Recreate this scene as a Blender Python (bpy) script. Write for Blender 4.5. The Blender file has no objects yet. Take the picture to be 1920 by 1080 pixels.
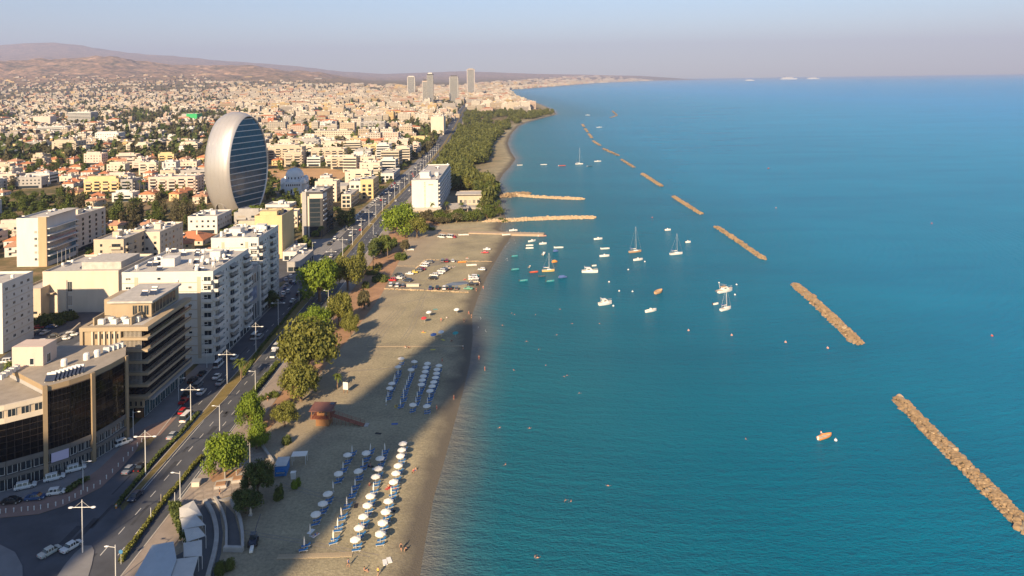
import bpy, math, random
import numpy as np
from mathutils import Vector, Matrix
SC = bpy.context.scene
COL = SC.collection
R = random.Random(7)
rad = math.radians
# ------------------------------------------------------------------ camera (level, with lens shift, slight roll)
FPX, CX, CY, CH, ROLL = 1350.0, 960.0, 149.0, 98.0, rad(-0.8)
cam = bpy.data.cameras.new('camera'); camo = bpy.data.objects.new('camera', cam); COL.objects.link(camo)
cam.sensor_width = 36.0; cam.lens = FPX / 1920 * 36; cam.shift_y = -(540 - CY) / 1920
cam.clip_start = 1.0; cam.clip_end = 90000
cr, sr = math.cos(ROLL), math.sin(ROLL)
camo.matrix_world = Matrix(((cr, -sr, 0, 0), (0, 0, -1, 0), (sr, cr, 0, CH), (0, 0, 0, 1)))
SC.camera = camo
# ------------------------------------------------------------------ light
SUN_EL, SUN_AZ = rad(26.5), rad(19.0)      # shadows run 19 degrees right of the view axis (+Y)
sdir = Vector((-math.sin(SUN_AZ) * math.cos(SUN_EL), -math.cos(SUN_AZ) * math.cos(SUN_EL), math.sin(SUN_EL)))
w = bpy.data.worlds.new('World'); SC.world = w; w.use_nodes = True
nt = w.node_tree; bg = nt.nodes['Background']
sky = nt.nodes.new('ShaderNodeTexSky'); sky.sky_type = 'NISHITA'; sky.sun_disc = False
sky.sun_elevation = SUN_EL; sky.sun_rotation = math.pi + SUN_AZ
sky.air_density = 1.0; sky.dust_density = 0.3; sky.ozone_density = 4.0; sky.altitude = 50
nt.links.new(sky.outputs[0], bg.inputs[0]); bg.inputs[1].default_value = 0.078
sl = bpy.data.lights.new('sun', 'SUN'); sl.energy = 5.0; sl.angle = rad(0.9); sl.color = (1.0, 0.75, 0.47)
so = bpy.data.objects.new('sun', sl); COL.objects.link(so); so.rotation_euler = sdir.to_track_quat('Z', 'Y').to_euler()
SC.view_settings.view_transform = 'Standard'; SC.view_settings.look = 'None'
SC.view_settings.exposure = 0.95; SC.view_settings.gamma = 1.0
try: SC.view_settings.use_curve_mapping = False
except Exception: pass
SC.render.engine = 'CYCLES'
SC.cycles.use_denoising = True
SC.cycles.max_bounces = 6; SC.cycles.volume_bounces = 0; SC.cycles.transparent_max_bounces = 6
SC.cycles.caustics_reflective = False; SC.cycles.caustics_refractive = False
# ------------------------------------------------------------------ pixel <-> place helpers
def ray(px, py):
    a, b = (px - CX) / FPX, -(py - CY) / FPX
    return Vector((a * cr - b * sr, 1.0, a * sr + b * cr))
def g(px, py, z=0.0):
    d = ray(px, py); t = (z - CH) / d.z
    return Vector((d.x * t, t, z))
def pt(px, py, Y):
    d = ray(px, py); return Vector((d.x * Y, Y, CH + d.z * Y))
def topz(px, py, Y): return pt(px, py, Y).z
def img(X, Y, Z):
    v = Vector((X, 0, Z - CH)) / Y
    a = v.x * cr + v.z * sr; b = -v.x * sr + v.z * cr
    return CX + FPX * a, CY - FPX * b
# ------------------------------------------------------------------ noise
_prm = np.random.RandomState(5).rand(512, 512)
def vnoise(x, y):
    x = np.asarray(x, float); y = np.asarray(y, float)
    xi = np.floor(x).astype(int); yi = np.floor(y).astype(int); fx = x - xi; fy = y - yi
    fx = fx * fx * (3 - 2 * fx); fy = fy * fy * (3 - 2 * fy)
    p = lambda i, j: _prm[(xi + i) % 512, (yi + j) % 512]
    return (p(0, 0) * (1 - fx) + p(1, 0) * fx) * (1 - fy) + (p(0, 1) * (1 - fx) + p(1, 1) * fx) * fy
def fbm(x, y, o=5):
    s = 0; a = .5
    for i in range(o):
        s = s + a * vnoise(x * 2 ** i + 17 * i, y * 2 ** i + 31 * i); a *= .5
    return s
# ------------------------------------------------------------------ materials
MATS = {}
def nd(nt, t, **k):
    n = nt.nodes.new(t)
    for a, b in k.items(): setattr(n, a, b)
    return n
def M(name, col, rough=.75, var=.15, scale=.6, metal=0., spec=.4, bump=0., bscale=None, streak=0.):
    if name in MATS: return MATS[name]
    m = bpy.data.materials.new(name); m.use_nodes = True; t = m.node_tree; b = t.nodes['Principled BSDF']
    b.inputs['Roughness'].default_value = rough; b.inputs['Metallic'].default_value = metal
    b.inputs['Specular IOR Level'].default_value = spec
    tc = nd(t, 'ShaderNodeTexCoord'); src = tc.outputs['Object']
    if var > 0:
        n = nd(t, 'ShaderNodeTexNoise'); n.inputs['Scale'].default_value = scale; n.inputs['Detail'].default_value = 6; n.inputs['Roughness'].default_value = .65
        vec = src
        if streak:
            mp = nd(t, 'ShaderNodeMapping'); mp.inputs['Scale'].default_value = (1, 1, streak); t.links.new(src, mp.inputs[0]); vec = mp.outputs[0]
        t.links.new(vec, n.inputs['Vector'])
        mr = nd(t, 'ShaderNodeMapRange'); mr.inputs[1].default_value = .25; mr.inputs[2].default_value = .75
        mr.inputs[3].default_value = 1 - var; mr.inputs[4].default_value = 1 + var; t.links.new(n.outputs[0], mr.inputs[0])
        mx = nd(t, 'ShaderNodeVectorMath', operation='SCALE'); mx.inputs[0].default_value = col[:3]
        t.links.new(mr.outputs[0], mx.inputs['Scale']); t.links.new(mx.outputs[0], b.inputs['Base Color'])
    else:
        b.inputs['Base Color'].default_value = (*col[:3], 1)
    if bump:
        n2 = nd(t, 'ShaderNodeTexNoise'); n2.inputs['Scale'].default_value = bscale or scale * 8; n2.inputs['Detail'].default_value = 4
        t.links.new(src, n2.inputs['Vector']); bp = nd(t, 'ShaderNodeBump'); bp.inputs['Strength'].default_value = bump
        t.links.new(n2.outputs[0], bp.inputs['Height']); t.links.new(bp.outputs[0], b.inputs['Normal'])
    MATS[name] = m; return m
# ------------------------------------------------------------------ mesh building
class MB:
    def __init__(s): s.v = []; s.f = []; s.m = []
    def add(s, vs, fs, mi=0):
        o = len(s.v); s.v += [tuple(v) for v in vs]; s.f += [tuple(i + o for i in f) for f in fs]; s.m += [mi] * len(fs); return s
    def box(s, x0, y0, z0, x1, y1, z1, mi=0):
        return s.add([(x0, y0, z0), (x1, y0, z0), (x1, y1, z0), (x0, y1, z0), (x0, y0, z1), (x1, y0, z1), (x1, y1, z1), (x0, y1, z1)],
                     [(3, 2, 1, 0), (4, 5, 6, 7), (0, 1, 5, 4), (1, 2, 6, 5), (2, 3, 7, 6), (3, 0, 4, 7)], mi)
    def prism(s, poly, z0, z1, mi=0, top=None, cap=True):
        n = len(poly); a = sum(poly[i][0] * poly[(i + 1) % n][1] - poly[(i + 1) % n][0] * poly[i][1] for i in range(n))
        if a < 0: poly = list(reversed(poly))
        s.add([(p[0], p[1], z0) for p in poly] + [(p[0], p[1], z1) for p in poly],
              [(i, (i + 1) % n, n + (i + 1) % n, n + i) for i in range(n)], mi)
        if cap: s.add([(p[0], p[1], z1) for p in poly], [tuple(range(n))], mi if top is None else top)
        return s
    def tube(s, pts, r, n=6, mi=0, cap=True):
        pts = [Vector(p) for p in pts]; rs = r if isinstance(r, (list, tuple)) else [r] * len(pts); vs = []
        for i, p in enumerate(pts):
            d = (pts[min(i + 1, len(pts) - 1)] - pts[max(i - 1, 0)]).normalized()
            u = d.cross(Vector((0, 0, 1)) if abs(d.z) < .95 else Vector((1, 0, 0))).normalized(); q = d.cross(u)
            vs += [p + (u * math.cos(2 * math.pi * k / n) + q * math.sin(2 * math.pi * k / n)) * rs[i] for k in range(n)]
        fs = [(i * n + k, i * n + (k + 1) % n, (i + 1) * n + (k + 1) % n, (i + 1) * n + k) for i in range(len(pts) - 1) for k in range(n)]
        if cap: fs += [tuple(range(n - 1, -1, -1)), tuple((len(pts) - 1) * n + k for k in range(n))]
        return s.add(vs, fs, mi)
    def lathe(s, prof, n=12, mi=0, c=(0, 0, 0), sx=1, sy=1):
        vs = [(c[0] + r * sx * math.cos(2 * math.pi * k / n), c[1] + r * sy * math.sin(2 * math.pi * k / n), c[2] + z) for r, z in prof for k in range(n)]
        fs = [(i * n + k, i * n + (k + 1) % n, (i + 1) * n + (k + 1) % n, (i + 1) * n + k) for i in range(len(prof) - 1) for k in range(n)]
        if prof[-1][0] > 1e-3: fs.append(tuple((len(prof) - 1) * n + k for k in range(n)))
        return s.add(vs, fs, mi)
    def quad(s, a, b, c, d, mi=0): return s.add([a, b, c, d], [(0, 1, 2, 3)], mi)
    def mesh(s, name, mats, smooth=False):
        me = bpy.data.meshes.new(name); me.from_pydata(s.v, [], s.f)
        for m in (mats if isinstance(mats, (list, tuple)) else [mats]): me.materials.append(m)
        if any(s.m): me.polygons.foreach_set('material_index', s.m)
        if smooth: me.polygons.foreach_set('use_smooth', [True] * len(s.f))
        me.update(); return me
def mesh_np(name, V, F, mats, mi=None, attr=None, smooth=False):
    # V (n,3), F (m,k) constant polygon size k; attr {name: array} per vertex (n,) or (n,4)
    me = bpy.data.meshes.new(name); V = np.asarray(V, np.float32); F = np.asarray(F, np.int32); k = F.shape[1]
    me.vertices.add(len(V)); me.vertices.foreach_set('co', V.ravel())
    me.loops.add(F.size); me.loops.foreach_set('vertex_index', F.ravel())
    me.polygons.add(len(F)); me.polygons.foreach_set('loop_start', np.arange(0, F.size, k, dtype=np.int32))
    for m in (mats if isinstance(mats, (list, tuple)) else [mats]): me.materials.append(m)
    if mi is not None: me.polygons.foreach_set('material_index', np.asarray(mi, np.int32))
    me.polygons.foreach_set('use_smooth', np.full(len(F), bool(smooth)))
    for an, av in (attr or {}).items():
        av = np.asarray(av, np.float32)
        if av.ndim == 1: a = me.attributes.new(an, 'FLOAT', 'POINT'); a.data.foreach_set('value', av)
        else: a = me.attributes.new(an, 'FLOAT_COLOR', 'POINT'); a.data.foreach_set('color', av.ravel())
    me.update(calc_edges=True); return me
def ob(name, me, parent=None, loc=(0, 0, 0), rz=0., sc=None, **p):
    o = bpy.data.objects.new(name, me); COL.objects.link(o); o.location = loc
    if rz: o.rotation_euler = (0, 0, rz)
    if sc is not None: o.scale = (sc, sc, sc) if isinstance(sc, (int, float)) else sc
    if parent is not None: o.parent = parent
    for k, v in p.items():
        if v is not None: o[k] = v
    return o
def thing(name, label, category, loc=(0, 0, 0), rz=0., group=None, sc=None):
    return ob(name, None, None, loc, rz, sc, label=label, category=category, group=group)
def copy_tree(o, parent=None, loc=None, rz=None):
    c = o.copy(); COL.objects.link(c)
    if parent is not None: c.parent = parent
    if loc is not None: c.location = loc
    if rz is not None: c.rotation_euler = (0, 0, rz)
    for ch in KIDS.get(o.name, []): copy_tree(ch, c)
    return c
KIDS = {}
def kids(root):
    for o in (root, *root.children_recursive): KIDS[o.name] = list(o.children)
    return root
# ------------------------------------------------------------------ labels that single things out
LM = []                                                   # (phrase, X, Y)
def landmark(phrase, X, Y): LM.append((phrase, X, Y))
PEND = []
def later(o, desc, only=None): PEND.append((o, desc, only))
ONES = 'first second third fourth fifth sixth seventh eighth ninth tenth eleventh twelfth thirteenth fourteenth fifteenth sixteenth seventeenth eighteenth nineteenth'.split()
def ordn(n):
    if n < 20: return ONES[n - 1]
    t, u = divmod(n, 10); T = ['', '', 'twent', 'thirt', 'fort', 'fift', 'sixt', 'sevent', 'eight', 'ninet'][t] if t < 10 else 'hundred'
    return T + 'ieth' if u == 0 else T + 'y-' + ONES[u - 1]
def settle_labels():
    by = {}
    for o, d, only in PEND:
        X, Y = o.location.x, o.location.y
        best = min((l for l in LM if only is None or l[0] in only), key=lambda l: math.hypot(l[1] - X, (l[2] - Y)))
        by.setdefault((d, best[0]), []).append((math.hypot(best[1] - X, best[2] - Y), o, d, best))
    for (d, ph), L in by.items():
        L.sort(key=lambda q: q[0])
        for i, (_, o, d, b) in enumerate(L):
            if len(L) == 1: o['label'] = '%s near %s' % (d, ph)
            elif i == 0: o['label'] = '%s nearest to %s' % (d, ph)
            else: o['label'] = '%s, %s nearest to %s' % (d, ordn(i + 1), ph)
# ------------------------------------------------------------------ the lie of the land
COAST_PX = [(772,1180),(786,1100),(800,1010),(815,930),(835,860),(855,785),(870,730),(882,680),(888,630),(886,590),(896,558),(912,520),(932,484),(948,458),(957,445),(960,440),(950,434),(935,428),(942,418),(950,408),(945,398),(938,385),(938,372),(944,362),(938,350),(936,340),(944,325),(957,312),(967,297),(958,284),(952,268),(958,252),(972,236),(990,228),(1015,221),(1044,214),(1040,207),(1018,197),(985,185),(955,176),(943,171),(960,168),(1000,165),(1060,160),(1110,156),(1170,153.2),(1230,151),(1330,148.8)]
_cp = [g(*p) for p in COAST_PX]
CD = np.array([50.] + [p.y for p in _cp] + [60000.]); CXX = np.array([_cp[0].x] + [p.x for p in _cp] + [_cp[-1].x])
def xcoast(D): return np.interp(D, CD, CXX)
SEAZ = -0.6
def zland(X, D):
    X = np.asarray(X, float); D = np.asarray(D, float)
    px = 960 + 1350 * X / np.maximum(D, 1)
    near = np.interp(px, [-300, 0, 200, 300, 400, 480, 600, 700, 800, 1000, 1400], [480, 490, 500, 440, 415, 377, 275, 140, 90, 40, 10])
    far = np.interp(px, [-300, 0, 100, 200, 300, 400, 560, 640, 720, 800, 870, 1000, 1200, 1310, 1400], [1650, 1600, 1610, 1350, 1150, 950, 640, 450, 360, 400, 450, 340, 190, 20, 0])
    fn = np.interp(D, [0, 700, 2500, 4300, 6500, 9000, 10200, 12500, 20000, 60000], [0, 0, .02, .05, .33, .8, 1, .72, .3, .3])
    ff = np.interp(D, [0, 11000, 18000, 25000, 32000, 60000], [0, 0, .45, 1, .5, .3])
    rug = fbm(X / 1900 + 3, D / 1900 + 9, 6) - .48
    rug = rug + .30 * (np.abs(fbm(X / 620 + 21, D / 760, 4) - .47) * 3 - .35)
    rug2 = fbm(X / 5200 + 13, D / 5200 + 2, 5) - .48
    z = .86 * near * fn * (1 + .9 * rug * np.clip((D - 4500) / 3500, 0, 1)) + .84 * far * ff * (1 + .35 * rug2)
    inland = np.clip((xcoast(D) - X) / np.maximum(60, .05 * D), 0, 1)
    z = z * inland
    edge = np.clip((xcoast(D) - X + 1.5) / np.maximum(6, D * .006), -1, 1) - 1       # 0 inland, -1.. at the waterline
    return np.maximum(z, 0) + np.minimum(edge, 0) * .85
def zl(X, D): return float(zland(X, D))
def land_rows():
    rows = [40 * 1.022 ** i for i in range(330)]
    rows = [d for d in rows if d < 46000] + list(np.arange(5200, 13500, 55.))
    return np.array(sorted(set(rows + [p.y for p in _cp])))
D = land_rows(); NC = 170
tt = np.linspace(0, 1, NC); tt = 1 - (1 - tt) ** 2.2
XL = -(0.95 * D + 90); XR = xcoast(D) + np.maximum(9, D * .008)
XX = XL[:, None] + (XR - XL)[:, None] * tt[None, :]; DD = np.repeat(D[:, None], NC, 1)
ZZ = zland(XX, DD)
def grid_faces(nr, nc):
    i = np.arange(nr - 1)[:, None] * nc + np.arange(nc - 1)[None, :]
    return np.stack([i, i + 1, i + nc + 1, i + nc], -1).reshape(-1, 4)
shore = (xcoast(DD) - XX)
sand = np.where(DD < 620, np.clip((XX + 78) / 3, 0, 1), np.clip(1.15 - shore / np.interp(DD, [620, 700, 800, 5000, 20000], [65, 46, 40, 55, 200]), 0, 1))
hill = np.clip((ZZ - 60) / 120, 0, 1)
def land_material():
    m = bpy.data.materials.new('land'); m.use_nodes = True; t = m.node_tree; b = t.nodes['Principled BSDF']; L = t.links.new
    b.inputs['Roughness'].default_value = .9; b.inputs['Specular IOR Level'].default_value = .07
    geo = nd(t, 'ShaderNodeNewGeometry')
    def noise(sc, det=6, ro=.6):
        n = nd(t, 'ShaderNodeTexNoise'); n.inputs['Scale'].default_value = sc; n.inputs['Detail'].default_value = det; n.inputs['Roughness'].default_value = ro
        L(geo.outputs['Position'], n.inputs['Vector']); return n.outputs[0]
    def ramp(f, stops):
        r = nd(t, 'ShaderNodeValToRGB'); e = r.color_ramp.elements
        while len(e) < len(stops): e.new(.5)
        for q, (p, c) in zip(e, stops): q.position = p; q.color = (*c, 1)
        L(f, r.inputs[0]); return r.outputs[0]
    def mix(f, a, c2):
        x = nd(t, 'ShaderNodeMix', data_type='RGBA'); L(f, x.inputs[0]); L(a, x.inputs[6]); L(c2, x.inputs[7]); return x.outputs[2]
    def at(n):
        a = nd(t, 'ShaderNodeAttribute'); a.attribute_name = n; return a.outputs['Fac']
    def math_(op, a, b2, cl=False):
        q = nd(t, 'ShaderNodeMath', operation=op); q.use_clamp = cl
        for i, s in enumerate((a, b2)):
            if isinstance(s, (int, float)): q.inputs[i].default_value = s
            else: L(s, q.inputs[i])
        return q.outputs[0]
    # dry sand, streaked and trampled, with damp dark sand along the waterline
    sandc = ramp(noise(.055, 7, .62), [(.3, (.22, .195, .14)), (.5, (.315, .28, .185)), (.72, (.395, .345, .23))])
    fine = ramp(noise(1.3, 5, .7), [(.3, (.66, .66, .66)), (.7, (1.26, 1.26, 1.26))])
    mm = nd(t, 'ShaderNodeMix', data_type='RGBA', blend_type='MULTIPLY'); mm.inputs[0].default_value = 1; L(sandc, mm.inputs[6]); L(fine, mm.inputs[7])
    inl = math_('MULTIPLY', math_('SUBTRACT', at('shore'), 34, True), 1)
    inl = nd(t, 'ShaderNodeMapRange'); inl.inputs[1].default_value = 30; inl.inputs[2].default_value = 62; L(at('shore'), inl.inputs[0])
    pink = ramp(noise(.08, 5), [(.35, (.28, .225, .175)), (.65, (.36, .295, .23))])
    s2 = mix(inl.outputs[0], mm.outputs[2], pink)
    wetn = math_('ADD', at('shore'), math_('MULTIPLY', math_('SUBTRACT', noise(.12), .5), 9))
    wet = nd(t, 'ShaderNodeMapRange'); wet.inputs[1].default_value = 2.5; wet.inputs[2].default_value = 8.5; wet.inputs[3].default_value = 1; wet.inputs[4].default_value = 0; L(wetn, wet.inputs[0])
    wc = nd(t, 'ShaderNodeRGB'); wc.outputs[0].default_value = (.135, .12, .095, 1)
    s3 = mix(wet.outputs[0], s2, wc.outputs[0])
    # town ground: dust, concrete, dry gardens
    town = ramp(noise(.035, 5, .7), [(.3, (.055, .07, .025)), (.45, (.12, .11, .055)), (.6, (.27, .19, .11)), (.75, (.15, .125, .09))])
    # dry hills: scrub, bare ground and terraces
    hl = ramp(noise(.0042, 9, .72), [(.36, (.17, .14, .10)), (.46, (.31, .215, .155)), (.56, (.40, .26, .18)), (.66, (.75, .52, .34))])
    scr = ramp(noise(.016, 7, .75), [(.42, (.42, .48, .40)), (.58, (1.25, 1.2, 1.15))])
    hm = nd(t, 'ShaderNodeMix', data_type='RGBA', blend_type='MULTIPLY'); hm.inputs[0].default_value = 1; L(hl, hm.inputs[6]); L(scr, hm.inputs[7])
    c = mix(at('hill'), town, hm.outputs[2]); c = mix(at('sand'), c, s3)
    L(c, b.inputs['Base Color'])
    bp = nd(t, 'ShaderNodeBump'); bp.inputs['Strength'].default_value = .55; bp.inputs['Distance'].default_value = .3
    L(noise(2.2, 5, .7), bp.inputs['Height']); L(bp.outputs[0], b.inputs['Normal'])
    return m
ob('ground', mesh_np('ground', np.stack([XX, DD, ZZ], -1).reshape(-1, 3), grid_faces(len(D), NC), land_material(),
   attr={'shore': shore.ravel(), 'sand': sand.ravel(), 'hill': hill.ravel()}, smooth=True), kind='structure')
# ------------------------------------------------------------------ sea
def sea_material():
    m = bpy.data.materials.new('sea_water'); m.use_nodes = True; t = m.node_tree; b = t.nodes['Principled BSDF']; L = t.links.new
    b.inputs['Roughness'].default_value = .22; b.inputs['IOR'].default_value = 1.33; b.inputs['Specular IOR Level'].default_value = .07
    geo = nd(t, 'ShaderNodeNewGeometry')
    a = nd(t, 'ShaderNodeAttribute'); a.attribute_name = 'off'
    def noise(sc, det=4, ro=.55, mp=None):
        n = nd(t, 'ShaderNodeTexNoise'); n.inputs['Scale'].default_value = sc; n.inputs['Detail'].default_value = det; n.inputs['Roughness'].default_value = ro
        v = geo.outputs['Position']
        if mp:
            q = nd(t, 'ShaderNodeMapping'); q.inputs['Scale'].default_value = mp[0]; q.inputs['Rotation'].default_value = (0, 0, mp[1]); L(v, q.inputs[0]); v = q.outputs[0]
        L(v, n.inputs['Vector']); return n.outputs[0]
    jit = nd(t, 'ShaderNodeMath', operation='MULTIPLY_ADD'); L(noise(.03, 5), jit.inputs[0]); jit.inputs[1].default_value = 9; L(a.outputs['Fac'], jit.inputs[2])
    mr = nd(t, 'ShaderNodeMapRange'); mr.inputs[1].default_value = 0; mr.inputs[2].default_value = 1300; L(jit.outputs[0], mr.inputs[0])
    r = nd(t, 'ShaderNodeValToRGB'); e = r.color_ramp.elements
    st = [(0.0025, (.16, .155, .14)), (.006, (.085, .125, .14)), (.013, (.010, .120, .172)), (.06, (.001, .124, .208)), (.16, (.001, .178, .34)), (.5, (.003, .222, .44)), (1, (.004, .24, .53))]
    while len(e) < len(st): e.new(.5)
    for q, (p, c) in zip(e, st): q.position = p; q.color = (*c, 1)
    L(mr.outputs[0], r.inputs[0])
    wv = nd(t, 'ShaderNodeMix', data_type='RGBA', blend_type='MULTIPLY'); wv.inputs[0].default_value = 1; L(r.outputs[0], wv.inputs[6])
    rr = nd(t, 'ShaderNodeValToRGB'); rr.color_ramp.elements[0].position = .3; rr.color_ramp.elements[0].color = (.74, .84, .88, 1); rr.color_ramp.elements[1].position = .7; rr.color_ramp.elements[1].color = (1.3, 1.18, 1.12, 1)
    st1 = nd(t, 'ShaderNodeMath', operation='MULTIPLY_ADD'); L(noise(.004, 6, .7, ((.55, 3.2, 1), .25)), st1.inputs[0]); st1.inputs[1].default_value = .6; st2 = nd(t, 'ShaderNodeMath', operation='MULTIPLY'); L(noise(.012, 6, .65, ((1, 2.4, 1), .3)), st2.inputs[0]); st2.inputs[1].default_value = .45; L(st2.outputs[0], st1.inputs[2]); L(st1.outputs[0], rr.inputs[0]); L(rr.outputs[0], wv.inputs[7]); L(wv.outputs[2], b.inputs['Base Color'])
    # three scales of ripple
    h = nd(t, 'ShaderNodeMath', operation='ADD'); h2 = nd(t, 'ShaderNodeMath', operation='MULTIPLY_ADD')
    L(noise(.45, 5, .65, ((.8, 1.9, 1), .35)), h2.inputs[0]); h2.inputs[1].default_value = 1.3; L(noise(1.1, 3, .6, ((.9, 2.0, 1), -.25)), h2.inputs[2])
    wt = nd(t, 'ShaderNodeTexWave'); wt.wave_type = 'RINGS'; wt.rings_direction = 'SPHERICAL'
    q = nd(t, 'ShaderNodeMapping'); q.inputs['Location'].default_value = (-70, -470, 0); L(geo.outputs['Position'], q.inputs[0]); L(q.outputs[0], wt.inputs['Vector'])
    wt.inputs['Scale'].default_value = .075; wt.inputs['Distortion'].default_value = 7; wt.inputs['Detail'].default_value = 3; wt.inputs['Detail Scale'].default_value = .6
    wm = nd(t, 'ShaderNodeMath', operation='MULTIPLY'); L(wt.outputs['Fac'], wm.inputs[0]); wm.inputs[1].default_value = .22
    L(h2.outputs[0], h.inputs[0]); L(wm.outputs[0], h.inputs[1])
    bp = nd(t, 'ShaderNodeBump'); bp.inputs['Strength'].default_value = .9; bp.inputs['Distance'].default_value = .7
    L(h.outputs[0], bp.inputs['Height']); L(bp.outputs[0], b.inputs['Normal'])
    return m
SD = np.array([30 * 1.035 ** i for i in range(230)]); SD = SD[SD < 45500]; SN = 90
ts = np.linspace(0, 1, SN) ** 2
x0 = xcoast(SD) - np.maximum(14, SD * .01); x1 = 0.95 * SD + 400
SX = x0[:, None] + (x1 - x0)[:, None] * ts[None, :]; SY = np.repeat(SD[:, None], SN, 1)
ob('sea', mesh_np('sea', np.stack([SX, SY, np.full_like(SX, SEAZ)], -1).reshape(-1, 3), grid_faces(len(SD), SN), sea_material(),
   attr={'off': (SX - xcoast(SY)).ravel()}, smooth=True), kind='structure')
# ------------------------------------------------------------------ haze
def haze():
    m = bpy.data.materials.new('haze'); m.use_nodes = True; t = m.node_tree
    t.nodes.remove(t.nodes['Principled BSDF'])
    v = nd(t, 'ShaderNodeVolumePrincipled'); v.inputs['Density'].default_value = 4.7e-5; v.inputs['Color'].default_value = (.59, .68, 1.0, 1); v.inputs['Anisotropy'].default_value = .0
    t.links.new(v.outputs[0], t.nodes['Material Output'].inputs['Volume'])
    b = MB().box(-46000, -700, -3, 46000, 47000, 2300)
    ob('haze', b.mesh('haze', m), kind='stuff')
haze()
# ------------------------------------------------------------------ building kit
WHITE = M('white_render', (.56, .55, .525), .85, .10, .25, streak=.25)
CREAM = M('cream_render', (.55, .49, .40), .85, .10, .25, streak=.25)
YELLOW = M('yellow_render', (.56, .43, .23), .85, .10, .25, streak=.25)
BEIGE = M('beige_render', (.46, .39, .30), .85, .12, .25, streak=.25)
TANM = M('tan_render', (.40, .30, .19), .85, .10, .25, streak=.25)
PINKM = M('pink_render', (.54, .44, .38), .85, .10, .25, streak=.25)
GREYM = M('grey_render', (.34, .33, .32), .85, .12, .25, streak=.25)
BRICKR = M('red_render', (.42, .15, .08), .85, .12, .25)
DARKM = M('dark_cladding', (.055, .055, .06), .45, .15, .3)
TILE = M('terracotta_tiles', (.42, .17, .085), .85, .28, 1.6, bump=.5, bscale=5)
TILE2 = M('faded_tiles', (.40, .22, .14), .85, .3, 1.6, bump=.5, bscale=5)
ROOFM = M('roof_screed', (.42, .40, .37), .9, .22, .5)
ROOFD = M('roof_felt', (.30, .28, .26), .9, .25, .5)
CONC = M('concrete', (.38, .36, .33), .9, .18, .7)
GLASS = M('window_glass', (.02, .03, .04), .12, .35, .7, spec=.6)
BGLASS = M('blue_glass', (.012, .085, .15), .12, .45, .35, spec=.7)
BLACKG = M('black_glass', (.005, .005, .006), .07, .5, .5, spec=.35)
CURT = M('curtained_glass', (.16, .15, .13), .3, .4, .9)
SHUT = M('shutter', (.32, .29, .25), .7, .15, .6)
METAL = M('white_metal', (.62, .62, .60), .45, .06, 1)
GALV = M('galvanised', (.42, .42, .42), .4, .1, 1, metal=.4)
TANKW = M('water_tank', (.70, .69, .66), .6, .08, 1)
PANEL = M('solar_panel', (.03, .04, .07), .2, .2, 1, spec=.6)
SILVER = M('silver_panels', (.50, .47, .44), .30, .05, .4, metal=.75)
WOOD = M('wood', (.26, .13, .06), .8, .25, 1.5)
_mc = {}
def cached(key, fn):
    if key not in _mc: _mc[key] = fn()
    return _mc[key]
def win_mesh(w, h, frame=METAL, glass=GLASS, sill=True):
    def f():
        b = MB(); t = .09
        b.box(-w/2, -.06, 0, -w/2 + t, .05, h, 0); b.box(w/2 - t, -.06, 0, w/2, .05, h, 0)
        b.box(-w/2 + t, -.06, 0, w/2 - t, .05, t, 0); b.box(-w/2 + t, -.06, h - t, w/2 - t, .05, h, 0)
        b.quad((-w/2 + t, -.015, t), (w/2 - t, -.015, t), (w/2 - t, -.015, h - t), (-w/2 + t, -.015, h - t), 1)
        if w > 1.3: b.box(-.04, -.05, t, .04, .0, h - t, 0)
        if sill: b.box(-w/2 - .1, -.16, -.08, w/2 + .1, .05, 0, 0)
        return b.mesh('window', [frame, glass])
    return cached(('win', round(w, 2), round(h, 2), frame.name, glass.name, sill), f)
def balc_mesh(w, d, mat, rail=None, ph=1.0):
    def f():
        b = MB(); b.box(-w/2, -d, -.18, w/2, .02, 0, 0)
        r = 0 if rail is None else 1
        b.box(-w/2, -d, 0.002, w/2, -d + .12, ph, r); b.box(-w/2, -d + .122, .002, -w/2 + .1, 0, ph, r); b.box(w/2 - .1, -d + .122, .002, w/2, 0, ph, r)
        return b.mesh('balcony', [mat] if rail is None else [mat, rail])
    return cached(('bal', round(w, 2), round(d, 2), mat.name, rail and rail.name, ph), f)
def tank_mesh():
    def f():
        b = MB(); b.lathe([(.0, .9), (.62, .9), (.68, 1.0), (.68, 2.0), (.5, 2.2), (.0, 2.25)], 10)
        for x in (-.45, .45):
            for y in (-.45, .45): b.box(x - .04, y - .04, 0, x + .04, y + .04, .92)
        return b.mesh('water_tank', TANKW, False)
    return cached('tank', f)
def solar_mesh():
    def f():
        b = MB(); b.add([(-1, -.9, .3), (1, -.9, .3), (1, .3, 1.25), (-1, .3, 1.25), (-1, -.9, .22), (1, -.9, .22), (1, .34, 1.17), (-1, .34, 1.17)],
                        [(0, 1, 2, 3), (7, 6, 5, 4), (4, 5, 1, 0), (5, 6, 2, 1), (6, 7, 3, 2), (7, 4, 0, 3)], 0)
        b.tube([(-.9, .55, 1.35), (.9, .55, 1.35)], .33, 8, 1)
        for x in (-.9, .9): b.box(x - .04, .5, 0, x + .04, .6, 1.1, 1); b.box(x - .04, -.85, 0, x + .04, -.78, .25, 1)
        return b.mesh('solar_heater', [PANEL, TANKW])
    return cached('solar', f)
def ac_mesh():
    def f():
        b = MB(); b.box(-.9, -.6, .15, .9, .6, 1.7, 0); b.lathe([(.5, 1.702), (.5, 1.85), (.35, 1.85)], 10, 1, (-.0, 0, 0))
        b.box(-.8, -.5, 0, -.6, .5, .15, 1); b.box(.6, -.5, 0, .8, .5, .15, 1)
        return b.mesh('air_conditioner', [METAL, GALV])
    return cached('ac', f)
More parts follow.
